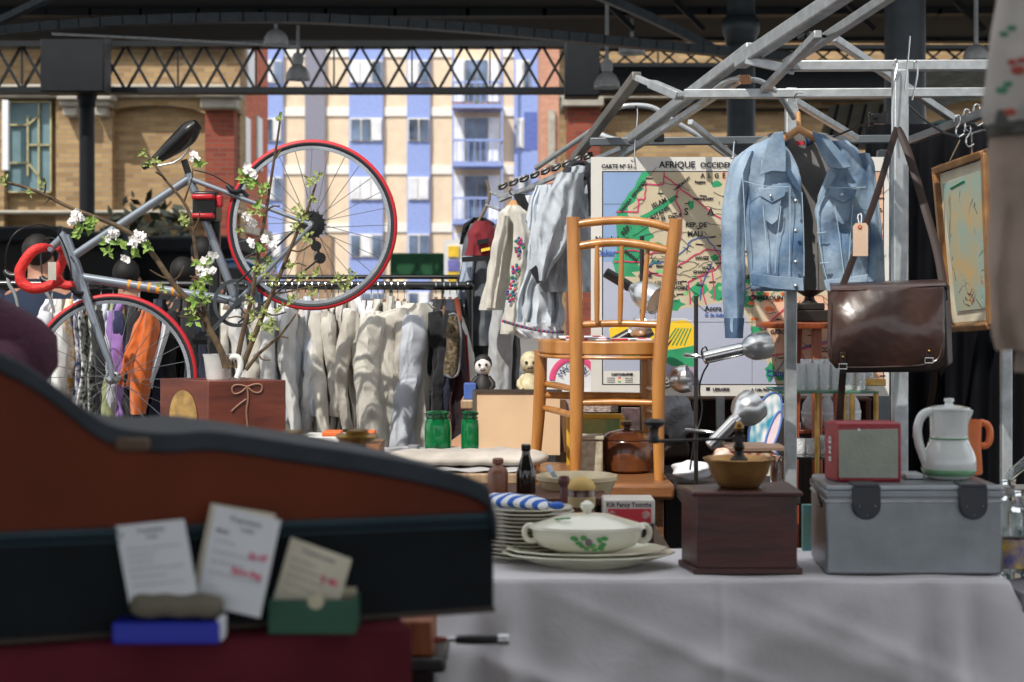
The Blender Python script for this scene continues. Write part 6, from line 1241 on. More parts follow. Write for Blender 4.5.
# white jug with green bands
o = Vector((X(949, 3.52), 3.52, ztr)); t = thing('ceramic_jug', 'white lidded ceramic jug with green bands on the trunk', 'jug', o); u_ = S(1, 3.52)
M_jug = mat('white jug glaze', (216, 220, 218), rough=.15, coat=.6, var=.03); M_grb = mat('green glaze band', (104, 158, 112), rough=.2, coat=.5)
pj = [(17, 0), (19, 1), (24, 5), (27, 13), (26.5, 20), (24, 28), (20, 36), (18.6, 40), (18.4, 44), (19, 66), (19.6, 69), (18.4, 69.5), (17.6, 67)]
a = MB(); a.lathe([(r_ * u_, z_ * u_) for r_, z_ in pj], o, n=40, cap=True); a.build('body', M_jug, t)
a = MB(); a.lathe([(24.6 * u_, 4.6 * u_), (26.2 * u_, 8 * u_), (27 * u_, 10.6 * u_)], o, n=40, cap=False); a.build('green_band', M_grb, t, solid=.0012); a = MB(); a.lathe([(18.9 * u_, 40 * u_), (18.8 * u_, 42 * u_)], o, n=40, cap=False); a.build('green_band', M_grb, t, solid=.0012)
a = MB(); a.lathe([(20.5 * u_, 69.5 * u_), (20 * u_, 71.5 * u_), (10 * u_, 73.5 * u_), (5 * u_, 74 * u_), (3.6 * u_, 76 * u_), (5 * u_, 78.5 * u_), (4.4 * u_, 80.5 * u_), (.5 * u_, 81 * u_)], o, n=32); a.build('lid', M_jug, t)
a = MB(); a.tube([o + Vector((x * u_, -.01, z_ * u_)) for x, z_ in ((-16, 66), (-21, 68), (-29, 64), (-33, 52), (-32, 38), (-28, 26), (-25, 18), (-22, 16))], [S(4.4, 3.52)] * 8, 14, 2, flat=.8); a.build('handle', M_jug, t)
a = MB(); a.tube([o + Vector((x * u_, 0, z_ * u_)) for x, z_ in ((16, 58), (20, 64), (23, 69))], [S(4, 3.52), S(3, 3.52), S(1.6, 3.52)], 12, 1); a.build('spout', M_jug, t)
o = Vector((X(968, 3.62), 3.62, ztr)); t = thing('orange_mug', 'orange ceramic mug behind the white jug', 'mug', o); om_ = mat('orange glaze', (224, 118, 60), rough=.3)
a = MB(); a.lathe([(.028, 0), (.03, .005), (.027, .06), (.029, .115), (.027, .115), (.025, .06), (.02, .01)], o, cap=False); a.build('body', om_, t); a = MB(); a.tube([o + Vector((x, 0, z)) for x, z in ((.026, .11), (.045, .105), (.048, .075), (.04, .06), (.026, .06))], .0075, 10, 2); a.build('handle', om_, t)
tag(MB().box((X(905, 3.5), 3.5, ztr), (X(925, 3.5), 3.56, ztr + .012)).build('spectacle_case', M_galv, bevel=.004), 'small metal dish between the red radio and the jug', 'dish')
# coffee grinder
def grinder():
    Y = 3.385; t = thing('coffee_grinder', 'dark wooden coffee grinder with brass bowl and long crank', 'grinder', (X(740, Y), Y, zg)); mw = wood('grinder mahogany', (86, 34, 28), (50, 20, 18), rough=.4, coat=.15, stretch=(3, 3, 16))
    D = .2
    def q(x0, x1, z, off=0): return [Vector((X(x0, Y) - off, Y - off, z)), Vector((X(x1, Y) + off, Y - off, z)), Vector((X(x1, Y) + off, Y + D + off, z)), Vector((X(x0 - 16, Y + D * .6) - off, Y + D * .62 + off, z))]
    zt = Z(492, Y); a = MB(); a.prism(q(694, 803, zg), q(694, 803, zg + .012)); fix_normals(a.build('base_moulding', mw, t, bevel=.003))
    a = MB(); a.prism(q(696, 799, zg + .012, -.003), q(696, 799, zt - .008, -.003)); fix_normals(a.build('box_body', mw, t, bevel=.002))
    a = MB(); a.prism(q(692, 804, zt - .01), q(692, 804, zt)); fix_normals(a.build('top_board', mw, t, bevel=.004))
    o = Vector((X(739, Y + .09), Y + .09, zt)); u = S(1, Y + .09); br = mat('bowl brass', (190, 150, 92), rough=.3, metal=.65, c2=(140, 100, 56), scale=14)
    a = MB(); a.lathe([(16 * u, 0), (20 * u, 1 * u), (24 * u, 6 * u), (29 * u, 15 * u), (31 * u, 23 * u), (35 * u, 27 * u), (36 * u, 29 * u), (35 * u, 29.5 * u), (30 * u, 26 * u), (26 * u, 16 * u), (18 * u, 6 * u), (4 * u, 4 * u)], o, n=44, cap=False); a.build('hopper_bowl', br, t)
    dkm = mat('dark forged iron', (50, 46, 46), rough=.4, metal=.6)
    a = MB(); a.lathe([(9 * u, 24 * u), (9 * u, 28 * u), (5 * u, 32 * u), (4 * u, 36 * u), (6 * u, 40 * u), (4 * u, 45 * u), (4 * u, 54 * u), (5 * u, 56 * u)], o, n=20); a.lathe([(5 * u, 4 * u), (5 * u, 26 * u)], o, n=14); a.build('spindle', dkm, t)
    a = MB(); a.lathe([(3 * u, 56 * u), (5 * u, 59 * u), (4.4 * u, 63 * u), (1 * u, 66 * u)], o, n=16); a.build('brass_finial', M_brass, t)
    zc_ = Z(438.5, Y + .09); a = MB(); a.tube([Vector((o.x, o.y, zc_)), Vector((X(690, Y + .05), Y + .05, zc_)), Vector((X(656, Y), Y, zc_ + .002))], [.0032, .003, .004], 10, 1); a.bar(Vector((o.x - .012, o.y - .002, zc_)), Vector((o.x + .012, o.y, zc_)), .016, .012); a.build('crank_arm', dkm, t)
    a = MB(); a.lathe([(4 * u, -1 * u), (6 * u, 2 * u), (4.2 * u, 8 * u), (5 * u, 14 * u), (10 * u, 17 * u), (10.5 * u, 20 * u), (8 * u, 22.5 * u), (1 * u, 23 * u)], (X(654, Y), Y, zc_), n=24); a.build('crank_knob', mat('black turned wood', (30, 26, 28), rough=.35), t)
grinder()
# tureen on platters
o = Vector((X(587, 3.51), 3.51, zg)); u = S(1, 3.51)
M_plat = mat('ivory plate glaze', (214, 212, 190), rough=.2, coat=.4, var=.05)
def plate(label, o, r, h, grp=None, wavy=0, m=M_plat, name='serving_plate', sy=.62):
    a = MB(); pr = [(r * .55, 0), (r * .6, h * .2), (r * .9, h * .8), (r, h), (r * .985, h * 1.12), (r * .88, h * .92), (r * .56, h * .35), (.001, h * .3)]; n = 64; vs = []
    for q, z in pr:
        for k in range(n): an = 2 * math.pi * k / n; w_ = 1 + wavy * math.cos(12 * an) * (q / r) ** 4; vs.append(o + Vector((q * w_ * math.cos(an), q * w_ * sy * math.sin(an), z)))
    a.add(vs, [(i*n+k, i*n+(k+1) % n, (i+1)*n+(k+1) % n, (i+1)*n+k) for i in range(len(pr) - 1) for k in range(n)] + [tuple(range(n))[::-1]]); return tag(a.build(name, m), label, 'plate', grp)
plate('large ivory platter lying on the grey cloth under the soup tureen', o + Vector((.003, 0, 0)), 86 * u, .026, wavy=.01)
plate('scalloped ivory plate stacked between the large platter and the tureen', o + Vector((0, 0, .012)), 80 * u, .022, wavy=.02)
ot = o + Vector((0, 0, .028)); t = thing('soup_tureen', 'ivory lidded soup tureen painted with a green flower', 'tureen', ot)
Mt = mat('tureen glaze', (232, 230, 212), rough=.15, coat=.6, var=.03)
a = MB(); a.lathe([(28 * u, 0), (36 * u, 2 * u), (49 * u, 8 * u), (54.5 * u, 17 * u), (55.5 * u, 24 * u), (57 * u, 26 * u), (56 * u, 28 * u)], ot, n=48); b_ = a.build('bowl', Mt, t); 
for v in b_.data.vertices: v.co.y *= .7; v.co.z *= .9
a = MB(); a.lathe([(59 * u, 27 * u), (58 * u, 30 * u), (42 * u, 35 * u), (24 * u, 41 * u), (16 * u, 42 * u), (5 * u, 42.5 * u)], ot, n=48); b_ = a.build('lid', Mt, t)
for v in b_.data.vertices: v.co.y *= .7; v.co.z *= .9
a = MB(); a.lathe([(4 * u, 42 * u), (4 * u, 45 * u), (7 * u, 49 * u), (6.6 * u, 53 * u), (3 * u, 56 * u), (.5 * u, 57 * u)], ot, n=24); b_ = a.build('lid_knob', Mt, t)
for v in b_.data.vertices: v.co.z *= .9
for s_ in (-1, 1):
    a = MB(); a.tube([ot + Vector((s_ * x * u, 0, z_ * u)) for x, z_ in ((50, 24), (58, 27), (63, 22), (62, 14), (57, 10), (49, 12))], 3.1 * u, 12, 2); a.build('handle', Mt, t)
gp = mat('painted green leaf', (84, 160, 84), rough=.3); pp = mat('painted mauve flower', (120, 110, 110), rough=.3); r = random.Random(1)
def onb(dx, dz):  # point on the front of the bowl
    rr = 51 + .6 * (dz - 9) if dz < 15 else 55; x = dx * u; Y_ = -.7 * math.sqrt(max(0, (rr * u) ** 2 - x * x)) - .002; return ot + Vector((x, Y_, dz * u * .9))
a = MB()
for dx, dz in ((-4, 20), (-9, 14), (3, 13), (10, 18), (-1, 9), (7, 8), (-14, 19), (14, 12), (12, 8), (-6, 11), (16, 20)):
    for j in range(2): a.ball(onb(dx + r.uniform(-1.5, 1.5), dz + r.uniform(-1.5, 1.5)), r.uniform(2, 3) * u, 8, (1.2, .25, .8))
a.build('painted_leaves', gp, t); a = MB(); a.ball(onb(0, 16), 3.6 * u, 10, (1, .3, 1)); a.build('painted_flower', pp, t)
a = MB()
for dx, dz in ((-30, 36.5), (-25, 37.5), (-20, 38)): a.ball(ot + Vector((dx * u, -.7 * math.sqrt(max(0, (40 * u) ** 2 - (dx * u) ** 2)) * .95, dz * u - .004)), 2.6 * u, 8, (1.4, .6, .4))
a.build('painted_leaves', gp, t)
# stack of plates with striped towel
for k in range(13):
    plate(f'ivory plate, {ordn[k]} from the bottom of the stack under the striped towel', Vector((X(528, 3.6), 3.6, zg + k * .0082)), .094 + .002 * (k % 3), .0115, 'stack of plates under the striped towel', m=mat('aged plate %d' % (k % 3), ((206, 202, 180), (218, 214, 196), (196, 190, 168))[k % 3], rough=.25, coat=.3), name='plate', sy=.9)
zt_ = zg + 12 * .0082 + .014
M_str = bpy.data.materials.new('blue striped towel'); M_str.use_nodes = True; N = M_str.node_tree.nodes; L = M_str.node_tree.links
tc = N.new('ShaderNodeTexCoord'); wv = N.new('ShaderNodeTexWave'); wv.inputs['Scale'].default_value = 14; wv.bands_direction = 'X'; mp = N.new('ShaderNodeMapping'); mp.inputs['Rotation'].default_value = (0, 0, .5); L.new(tc.outputs['Object'], mp.inputs[0]); L.new(mp.outputs[0], wv.inputs['Vector'])
cr = N.new('ShaderNodeValToRGB'); cr.color_ramp.interpolation = 'CONSTANT'; cr.color_ramp.elements[0].color = rgb(228, 230, 234); cr.color_ramp.elements[1].position = .55; cr.color_ramp.elements[1].color = rgb(50, 100, 190); L.new(wv.outputs['Fac'], cr.inputs[0]); L.new(cr.outputs[0], N['Principled BSDF'].inputs['Base Color']); N['Principled BSDF'].inputs['Roughness'].default_value = .9
a = MB(); Yt = 3.6
def tow(u_2, v):
    th = 2 * math.pi * u_2; x = lerp(486, 550, v); e = (1 - abs(2 * v - 1) ** 6) ** .5; c = math.cos(th); s_ = math.sin(th)
    return Vector((X(x, Yt), Yt + .055 * e * c, zt_ + .012 + .014 * e * s_ - .012 * v * v + .001 * math.sin(20 * v)))
a.grid(tow, 24, 30, cu=True); tag(a.build('striped_towel', M_str), 'rolled blue and white striped towel on the plate stack', 'towel')
# bowl, bottles, jars behind
def bt(name, label, cat, x, Yv, ybot, prof, m, n=28, parts=()):
    o = Vector((X(x, Yv), Yv, Z(ybot, Yv))); u = S(1, Yv)
    t = thing(name, label, cat, o); a = MB(); a.lathe([(r_ * u, z_ * u) for r_, z_ in prof], o, n=n); a.build('body', m, t)
    for nm, pr, mm in parts: a = MB(); a.lathe([(r_ * u, z_ * u) for r_, z_ in pr], o, n=n); a.build(nm, mm, t)
    return t
yz = lambda Yv: HY + (H - zg) * F / Yv
M_stn = mat('brown stoneware', (150, 96, 70), rough=.35, coat=.3, c2=(116, 70, 50)); M_bg = mat('dark brown bottle glass', (26, 18, 12), rough=.06, coat=.6)
# raised wooden tray carrying bottles
Yq = 4.05; ztr2 = Z(494, Yq)
t = thing('wooden_crate', 'dark wooden crate behind the plates carrying the bottles and bowl', 'crate', (X(560, 4.15), 4.15, zg)); cw = wood('dark crate wood', (104, 62, 40), (70, 40, 26))
tabletop('back_bench', 'dark wooden bench behind the grey cloth table, under the crate', X(470, 3.9), X(668, 3.9), 3.79, 4.4, zg - .01, wood('dark bench wood', (60, 40, 30), (40, 26, 20)))
MB().box((X(470, Yq), Yq - .08, ztr2 - .02), (X(606, Yq), Yq + .22, ztr2)).build('top_board', cw, t, bevel=.004)
for x in (472, 540, 600): MB().box((X(x, Yq), Yq - .06, zg), (X(x + 6, Yq), Yq + .2, ztr2 - .02)).build('side_board', cw, t)
MB().box((X(474, Yq), Yq + .18, zg), (X(604, Yq), Yq + .2, ztr2 - .02)).build('back_board', cw, t)
bt('stoneware_bottle', 'short brown stoneware bottle left of the dark glass bottle', 'bottle', 498, 4.08, 494, [(9, 0), (10, 1), (10.3, 20), (9, 25), (5, 28), (4.2, 30), (5.6, 31), (5.6, 35), (4, 36)], M_stn)
bt('glass_bottle', 'dark brown glass beer bottle between the stoneware bottle and the bowl', 'bottle', 526, 4.08, 494, [(9, 0), (9.8, 1), (9.8, 22), (8, 28), (4.6, 38), (4, 43), (4.8, 44), (4.8, 49), (3.6, 50)], M_bg)
M_bowl = mat('buff bowl glaze', (222, 204, 164), rough=.25, coat=.4)
bt('mixing_bowl', 'large buff mixing bowl with white inside behind the tureen', 'bowl', 577, 4.18, 512, [(20, 0), (22, 2), (33, 18), (39, 32), (41, 33), (41, 37), (39, 37.5), (36, 33), (20, 6), (1, 4)], M_bowl, 44)
a = MB(); a.ptube([(548, 466, 4.14), (553, 474, 4.12), (560, 482, 4.16)], [3, 2.4, 1.6], 10, 1, flat=.4); tag(a.build('spoon', mat('pale blue plastic', (180, 200, 224))), 'pale blue spoon leaning in the mixing bowl', 'spoon')
bt('honey_jar', 'squat brown jar with a yellow domed lid behind the tureen', 'jar', 581, 3.95, 536, [(13, 0), (14, 2), (14, 46), (13, 48)], mat('dark honey jar', (84, 48, 30), rough=.2, coat=.5), parts=[('lid', [(14.6, 47), (14.8, 50), (11, 56), (5, 59), (1, 59.5)], mat('yellow lid', (206, 170, 96), rough=.5)), ('label_band', [(14.3, 30), (14.4, 40)], mat('cream label', (200, 178, 130)))])
bt('pepper_mill', 'dark red turned wooden pepper mill between bowl and towel', 'mill', 564, 3.9, 538, [(6, 0), (6, 4), (4, 14), (3.6, 30), (4.2, 50), (3.8, 52), (5.4, 55), (6, 59), (4.5, 62), (.5, 62.5)], wood('dark red turned wood', (96, 36, 30), (66, 22, 20), coat=.4))
a = MB(); a.ball(P(557, 505.5, 3.57), .016, 16, (1, .8, .55)); a.ptube([(552, 505, 3.57), (546, 504, 3.58), (540, 503, 3.6)], [2.4, 2, 3], 10); tag(a.build('blue_scoop', mat('bright blue plastic', (30, 90, 190), rough=.3)), 'small bright blue plastic scoop beside the tureen lid', 'scoop')
t = thing('tin_box', 'red and white tin box with printed heading behind the tureen handle', 'tin', (X(630, 3.82), 3.82, zg)); Yk = 3.82
MB().pbox(605, 524, 654, 545, Yk, .1).build('lower_body', mat('dark plum tin', (66, 30, 44)), t, bevel=.003); 
MB().box((X(605, Yk), Yk, zg), (X(654, Yk), Yk + .1, Z(545, Yk))).build('tin_base', MATS['dark plum tin'], t)
MB().pbox(604, 500, 655, 524, Yk - .002, .104).build('upper_body', mat('white tin', (220, 214, 206), rough=.35), t, bevel=.003)
a = MB(); a.pbox(608, 509, 651, 523, Yk - .004, .003); a.build('red_panel', M_red, t)
a = MB(); a.text('Kilt Fancy Toombs', S(6.4, Yk), P(629, 505, Yk - .004), fat=.0004, sx=.92); a.build('heading', MATS['map ink'], t)
for x in (612, 646): a = MB(); a.lathe([(S(4.2, Yk), 0), (S(4.2, Yk), .002)], P(x, 515, Yk - .004), (0, -1, 0), 20); a.build('round_medallion', mat('medallion cream', (226, 200, 190), c2=(150, 60, 60), scale=80), t)
# between grinder and trunk
tag(MB().pbox(803, 505, 815, 551, 3.72, .02).build('landscape_postcard', mat('landscape print', (60, 150, 180), c2=(110, 120, 50), scale=5), bevel=.001), 'colourful landscape print between the grinder and the trunk', 'picture')
tag(MB().pbox(786, 496, 830, 502, 4.6, .3).build('wood_slat', MATS['strip wood']), 'strip of pale wood behind the grinder and trunk', 'board') if 0 else None
# coloured glass at far right
o0 = ZG - .02
for k, (x, Yv, h, m, lab) in enumerate(((1012, 3.5, .1, (232, 190, 40), 'yellow printed glass tumbler right of the trunk'), (1022, 3.62, .12, (240, 240, 240), 'clear glass bottle at the right edge behind the yellow tumbler'), (1009, 3.75, .13, (230, 200, 170), 'clear glass jar directly right of the trunk lid'), (1030, 3.5, .1, (180, 70, 60), 'red and blue printed glass at the right edge'))):
    t = thing('glass_tumbler', lab, 'glass', (X(x, Yv), Yv, o0), 'glassware right of the trunk'); r_ = .028
    a = MB(); a.lathe([(r_ * .8, 0), (r_, .01), (r_ * 1.05, h), (r_, h), (r_ * .9, .012), (.002, .012)], (X(x, Yv), Yv, o0), cap=False); a.build('glass_body', M_glass, t)
    a = MB(); a.lathe([(r_ * 1.03, h * .2), (r_ * 1.06, h * .8)], (X(x, Yv), Yv, o0), cap=False); a.build('printed_band', mat('glass print %d' % k, m, c2=(60, 80, 160) if k in (0, 3) else None, scale=30), t) if k in (0, 3) else None
    a = MB(); a.lathe([(r_ * .9, h), (r_ * .5, h + .02), (r_ * .5, h + .04), (r_ * .6, h + .045)], (X(x, Yv), Yv, o0)); a.build('neck', M_glass, t) if k in (1, 2) else None
for k in range(6):
    a = MB(); a.ptube([(1002 + k * 1.5, 486 - k * 3, 4.0), (1032, 462 - k * 2, 4.0)], 1.6, 8); tag(a.build('glass_rod', M_glass), f'{ordn[k]} thin glass rod from the bottom of the bundle right of the trunk', 'rod', 'bundle of glass rods')
tag(MB().box((X(1000, 4.0), 3.9, o0), (X(1060, 4.0), 4.1, Z(489, 4.0))).build('rod_box', mat('grey rod box', (150, 146, 140))), 'grey box supporting the glass rods right of the trunk', 'box')
# ================================================================ foreground: case, cards, cloth, tool, garment, people
ZC = .995
M_mar = mat('maroon table cloth', (86, 28, 38), rough=.85, spec=.15, bump=.2, bscale=12)
def mtop():
    t = thing('maroon_cloth', 'dark maroon cloth covering the nearest stall table', 'tablecloth', (-.6, 1.9, 0)); xr = X(412, 1.82)
    fl_ = [Vector((-1.6, 1.397, 0)), Vector((xr, 1.82, 0))]; d = (fl_[1] - fl_[0]).normalized(); n_ = Vector((d.y, -d.x, 0)); W_ = (fl_[1] - fl_[0]).length
    bk = -n_
    a = MB(); a.grid(lambda u, v: fl_[0] + d * W_ * u + bk * .75 * v + Vector((0, 0, ZC + .001 * math.sin(u * 40))), 40, 14); a.build('top_cloth', M_mar, t, solid=.003)
    a = MB()
    def fn(u, v):
        q = u * (W_ + .75); p = fl_[0] + d * min(q, W_) + bk * max(0, q - W_); nn = n_ if q < W_ else d
        w_ = math.exp(-((q - W_) / .04) ** 2); nn = nn.lerp((n_ + d).normalized(), w_ * .9)
        return p + nn * (v ** .8 * (.012 + .012 * math.sin(24 * q) + .006 * math.sin(47 * q + 3 * v))) + Vector((0, 0, ZC - v * (ZC - .03)))
    a.grid(fn, 200, 24); a.build('drop', M_mar, t, solid=.003)
mtop(); zm = ZC + .003
# instrument case
def case():
    A = Vector((X(0, 1.735), 1.735, 0)); B = Vector((X(494, 1.92), 1.92, 0)); d = (B - A).normalized(); bk = Vector((-d.y, d.x, 0))
    def on(px, py, off=0.0):   # pixel on the front face line
        t_ = 0.0; k = (px - 512) / F
        # A.x + s d.x = k (A.y + s d.y)
        s = (k * A.y - A.x) / (d.x - k * d.y); q = A + d * s + bk * off; return Vector((q.x, q.y, H + (HY - py) * (A.y + d.y * s) / F))
    brown = mat('case side brown hide', (116, 52, 24), rough=.5, c2=(88, 36, 18), scale=3, bump=.05, spec=.15); rimm = mat('case rim blue black', (44, 52, 60), spec=.3, rough=.5, c2=(30, 36, 42), scale=20); blk2 = mat('case lower black cloth', (20, 26, 30), spec=.15, rough=.7, scale=20, bump=.05); lip = mat('teal binding', (34, 62, 72), rough=.6)
    t = thing('instrument_case', 'large brown and black instrument case lying on the maroon cloth', 'instrument case', (A + B) / 2 + Vector((0, 0, zm)))
    top = [(-260, 300), (-200, 306), (-120, 318), (-60, 330), (0, 352), (24, 364), (48, 380), (70, 397), (90, 413), (110, 424), (135, 430), (170, 432), (205, 430), (240, 434), (300, 443), (360, 452), (420, 463), (462, 474), (484, 484), (493, 497), (494, 522)]
    top = [(k[0], k[1]) for k in [crom(top, i / 90) for i in range(91)]]
    D = .24
    def band(name, up, lo, o0, o1, m, bev=.003):
        n = len(up); q = MB(); 
        fr = [on(x, y, o0) for x, y in up] + [on(x, y, o0) for x, y in lo[::-1]]; bk_ = [on(x, y, o0) + bk * (o1 - o0) for x, y in up] + [on(x, y, o0) + bk * (o1 - o0) for x, y in lo[::-1]]
        V = fr + bk_; N2 = 2 * n; fs = []
        for i in range(n - 1): fs.append((i, N2 - 1 - i, N2 - 2 - i, i + 1)); fs.append((N2 + i, N2 + i + 1, 2 * N2 - 2 - i, 2 * N2 - 1 - i))
        for i in range(N2): fs.append((i, (i + 1) % N2, N2 + (i + 1) % N2, N2 + i))
        q.add(V, fs); return fix_normals(q.build(name, m, t, bevel=bev))
    seam = [(x, lerp(533, 513, clamp((x + 0) / 494)) if x > 0 else 533 - x * .02) for x, y in top]
    band('lid_side', [(x, y + 10) for x, y in top], seam, 0, D, brown)
    band('lid_rim', top, [(x, y + 20) for x, y in top], -.012, D + .01, rimm, .006)
    band('binding', [(x, y - 1) for x, y in seam], [(x, y + 4) for x, y in seam], -.006, D + .004, lip, .001)
    bot = [on(x, 500).y for x, _ in seam]
    def yb(x): Yx = on(x, 500).y; return HY + (H - zm) * F / Yx
    low = [(x, yb(x)) for x, _ in seam]
    band('lower_body', [(x, y + 4) for x, y in seam], low, -.002, D, blk2, .004)
    band('bottom_binding', [(x, y - 6) for x, y in low], [(x, y - .2) for x, y in low], -.006, D + .004, mat('worn brown binding', (58, 46, 38), rough=.7), .002)
    a = MB(); c = on(130, 442, -.02); a.box(c - Vector((.018, .004, .008)), c + Vector((.018, .006, .006))); a.build('worn_catch', mat('worn tan leather', (96, 76, 60), rough=.8), t, bevel=.004)
    a = MB()
    for yy in (6, 12): a.tube([on(x, y + yy, -.008) for x, y in seam[::6]], .0012, 6)
    a.build('stitched_line', lip, t)
case()
# cards and boxes
ink2 = mat('faint grey handwriting', (120, 124, 134), rough=.8, var=0); pk = mat('pink handwriting', (214, 90, 120), rough=.8, var=0)
def card(label, cs, Yc, hd, lines, pinks=(), pm=M_white, lean=.016, thick=.0012, dY=0.0):
    tl, tr, br_, bl_ = [P(x, y, Yc + (lean if i < 2 else 0) + (dY if i in (1, 2) else 0)) for i, (x, y) in enumerate(cs)]
    t = thing('price_card', label, 'card', (bl_ + br_) / 2); n_ = (tr - tl).cross(bl_ - tl).normalized(); n_ = n_ if n_.y < 0 else -n_
    a = MB(); a.prism([tl, tr, br_, bl_], [p - n_ * thick for p in (tl, tr, br_, bl_)]); fix_normals(a.build('card_sheet', pm, t))
    xd = (tr - tl).normalized(); yd = (tl - bl_).normalized(); W_ = (tr - tl).length; H_ = (tl - bl_).length
    def at(u, v): return tl + xd * W_ * u - yd * H_ * v + n_ * .001
    a = MB()
    for s, u, v, sz in hd: a.text(s, sz * H_, at(u, v), xd, yd, fat=.0002)
    r = random.Random(len(label))
    for v, u0, u1 in lines:
        u_ = u0
        while u_ < u1: w_ = r.uniform(.04, .1); a.bar(at(u_, v + r.uniform(-.004, .004)), at(min(u_ + w_, u1), v + r.uniform(-.006, .006)), .0008, .0014, up=(0, 1, 0)); u_ += w_ + .025
    a.build('handwriting', ink2, t)
    if pinks:
        a = MB()
        for s, u, v, sz in pinks: a.text(s, sz * H_, at(u, v), xd, yd, fat=.0005)
        a.build('pink_price', pk, t)
card('white price card standing on the blue box at the left', [(115, 526), (184, 519), (199, 601), (130, 608)], 1.755, [('Proprietary', .5, .09, .07), ('notes', .5, .17, .06), ('(3)', .12, .9, .09), ('Mann', .7, .92, .08)], [(.3, .12, .9), (.38, .1, .5), (.46, .12, .45), (.55, .1, .9), (.64, .1, .6), (.74, .12, .85)])
card('tilted white price card with pink handwriting, leaning in the middle', [(216, 505), (281, 520), (260, 618), (195, 603)], 1.77, [('Proprietary', .5, .1, .07), ('notes', .55, .18, .06), ('Made', .18, .24, .06)], [(.34, .1, .4), (.45, .1, .85), (.55, .1, .6), (.66, .1, .9), (.8, .1, .3)], [('3x 47', .78, .42, .085), ('Euro 8vg', .66, .6, .085)])
card('cream backing card just behind the tilted white price card', [(211, 503), (276, 514), (255, 612), (190, 601)], 1.775, [], [], pm=mat('cream card', (214, 206, 184)))
card('cream price card standing in the green box', [(291, 537), (352, 559), (333, 626), (272, 604)], 1.803, [('Pottery notes', .5, .12, .09)], [(.28, .1, .5), (.4, .1, .8), (.52, .1, .7), (.64, .1, .75), (.78, .1, .4)], [('5 40', .75, .42, .14)], pm=mat('cream card', (214, 206, 184)))
bl_ = mat('bright blue box card', (20, 40, 180), rough=.45)
Yb = 1.738
t = thing('blue_box', 'flat bright blue box on the maroon cloth under the cloth roll', 'box', (X(168, Yb), Yb, zm))
a = MB(); a.box((X(112, Yb), Yb, zm), (X(219, Yb), Yb + .034, zm + .022)); a.build('box_body', bl_, t, bevel=.002); a = MB(); a.box((X(216, Yb), Yb + .004, zm + .002), (X(222, Yb), Yb + .03, zm + .026)); a.build('white_edge', M_white, t, bevel=.002)
a = MB(); zz = zm + .022
def roll(u, v):
    th = 2 * math.pi * u; e = 1 - .25 * abs(2 * v - 1) ** 6 - .12 * math.exp(-((v - .5) / .25) ** 2); x = lerp(126, 222, v); e2 = (1 - abs(2 * v - 1) ** 10) ** .5
    return Vector((X(x, 1.74), 1.754 + .016 * e * e2 * math.cos(th), zz + .0145 + .013 * e * e2 * math.sin(th) + .001 * math.sin(v * 20)))
a.grid(roll, 24, 30, cu=True); tag(a.build('cloth_roll', mat('grey beige cloth', (112, 106, 92), rough=.9, bump=.3, bscale=60)), 'rolled grey-beige cloth lying on the bright blue box', 'cloth roll')
t = thing('green_box', 'small open green box holding the cream price card', 'box', (X(312, 1.79), 1.79, zm)); gb = mat('dark green card', (24, 84, 62), rough=.5); cr_ = mat('cream lining card', (206, 198, 170), rough=.8)
zt3 = Z(600, 1.79); x0, x1 = X(268, 1.79), X(356, 1.79)
for nm, p, q in (('front_side', (x0, 1.79, zm), (x1, 1.793, zt3)), ('back_side', (x0, 1.835, zm), (x1, 1.838, zt3)), ('end_side', (x0, 1.793, zm), (x0 + .003, 1.835, zt3)), ('end_side', (x1 - .003, 1.793, zm), (x1, 1.835, zt3)), ('box_base', (x0, 1.793, zm), (x1, 1.835, zm + .003))):
    MB().box(p, q).build(nm, gb, t, bevel=.0008)
MB().box((x0 + .0035, 1.832, zm + .003), (x1 - .0035, 1.8345, zt3 + .006)).build('inner_lining', cr_, t)
a = MB(); a.lathe([(.0085, 0), (.0085, .0012)], Vector((X(316, 1.79), 1.7895, zt3 - .001)), (0, -1, 0), 20); a.build('thumb_notch', cr_, t)
# wooden plane / tool between tables
Yw = 2.35
t = thing('tool_drawer', 'orange brown wooden block on a dark stand just right of the maroon cloth', 'block', (X(424, Yw), Yw, 0))
MB().box((X(395, Yw), Yw, Z(657, Yw)), (X(433, Yw), Yw + .12, Z(621, Yw))).build('wood_block', wood('orange block wood', (150, 84, 40), (112, 58, 28)), t, bevel=.004); MB().box((X(395, Yw), Yw - .01, Z(672, Yw)), (X(446, Yw), Yw + .14, Z(657, Yw))).build('dark_plate', mat('dark grey steel', (50, 50, 50), rough=.35, metal=.4), t, bevel=.006)
MB().box((X(400, Yw), Yw + .02, 0), (X(436, Yw), Yw + .1, Z(672, Yw))).build('stand', M_blackm, t, bevel=.004)
t = thing('carving_tool', 'black-handled tool with bright steel end poking out of the wooden block', 'tool', P(470, 640, Yw))
def tz(pts, nm, m): 
    a = MB(); a.ptube([(x, 639.5, Yw + .03) for x, _ in pts], [r_ for _, r_ in pts], 16); a.build(nm, m, t)
tz([(432, 4), (440, 3.6), (447, 2)], 'red_ferrule', mat('brown red ferrule', (120, 50, 40))); tz([(446, 1.6), (453, 2.4), (458, 3)], 'steel_neck', M_chrome); tz([(456, 4.2), (470, 5), (486, 5), (499, 4.6)], 'handle', M_black); tz([(498, 5.3), (509, 5.3)], 'steel_cap', M_chrome)

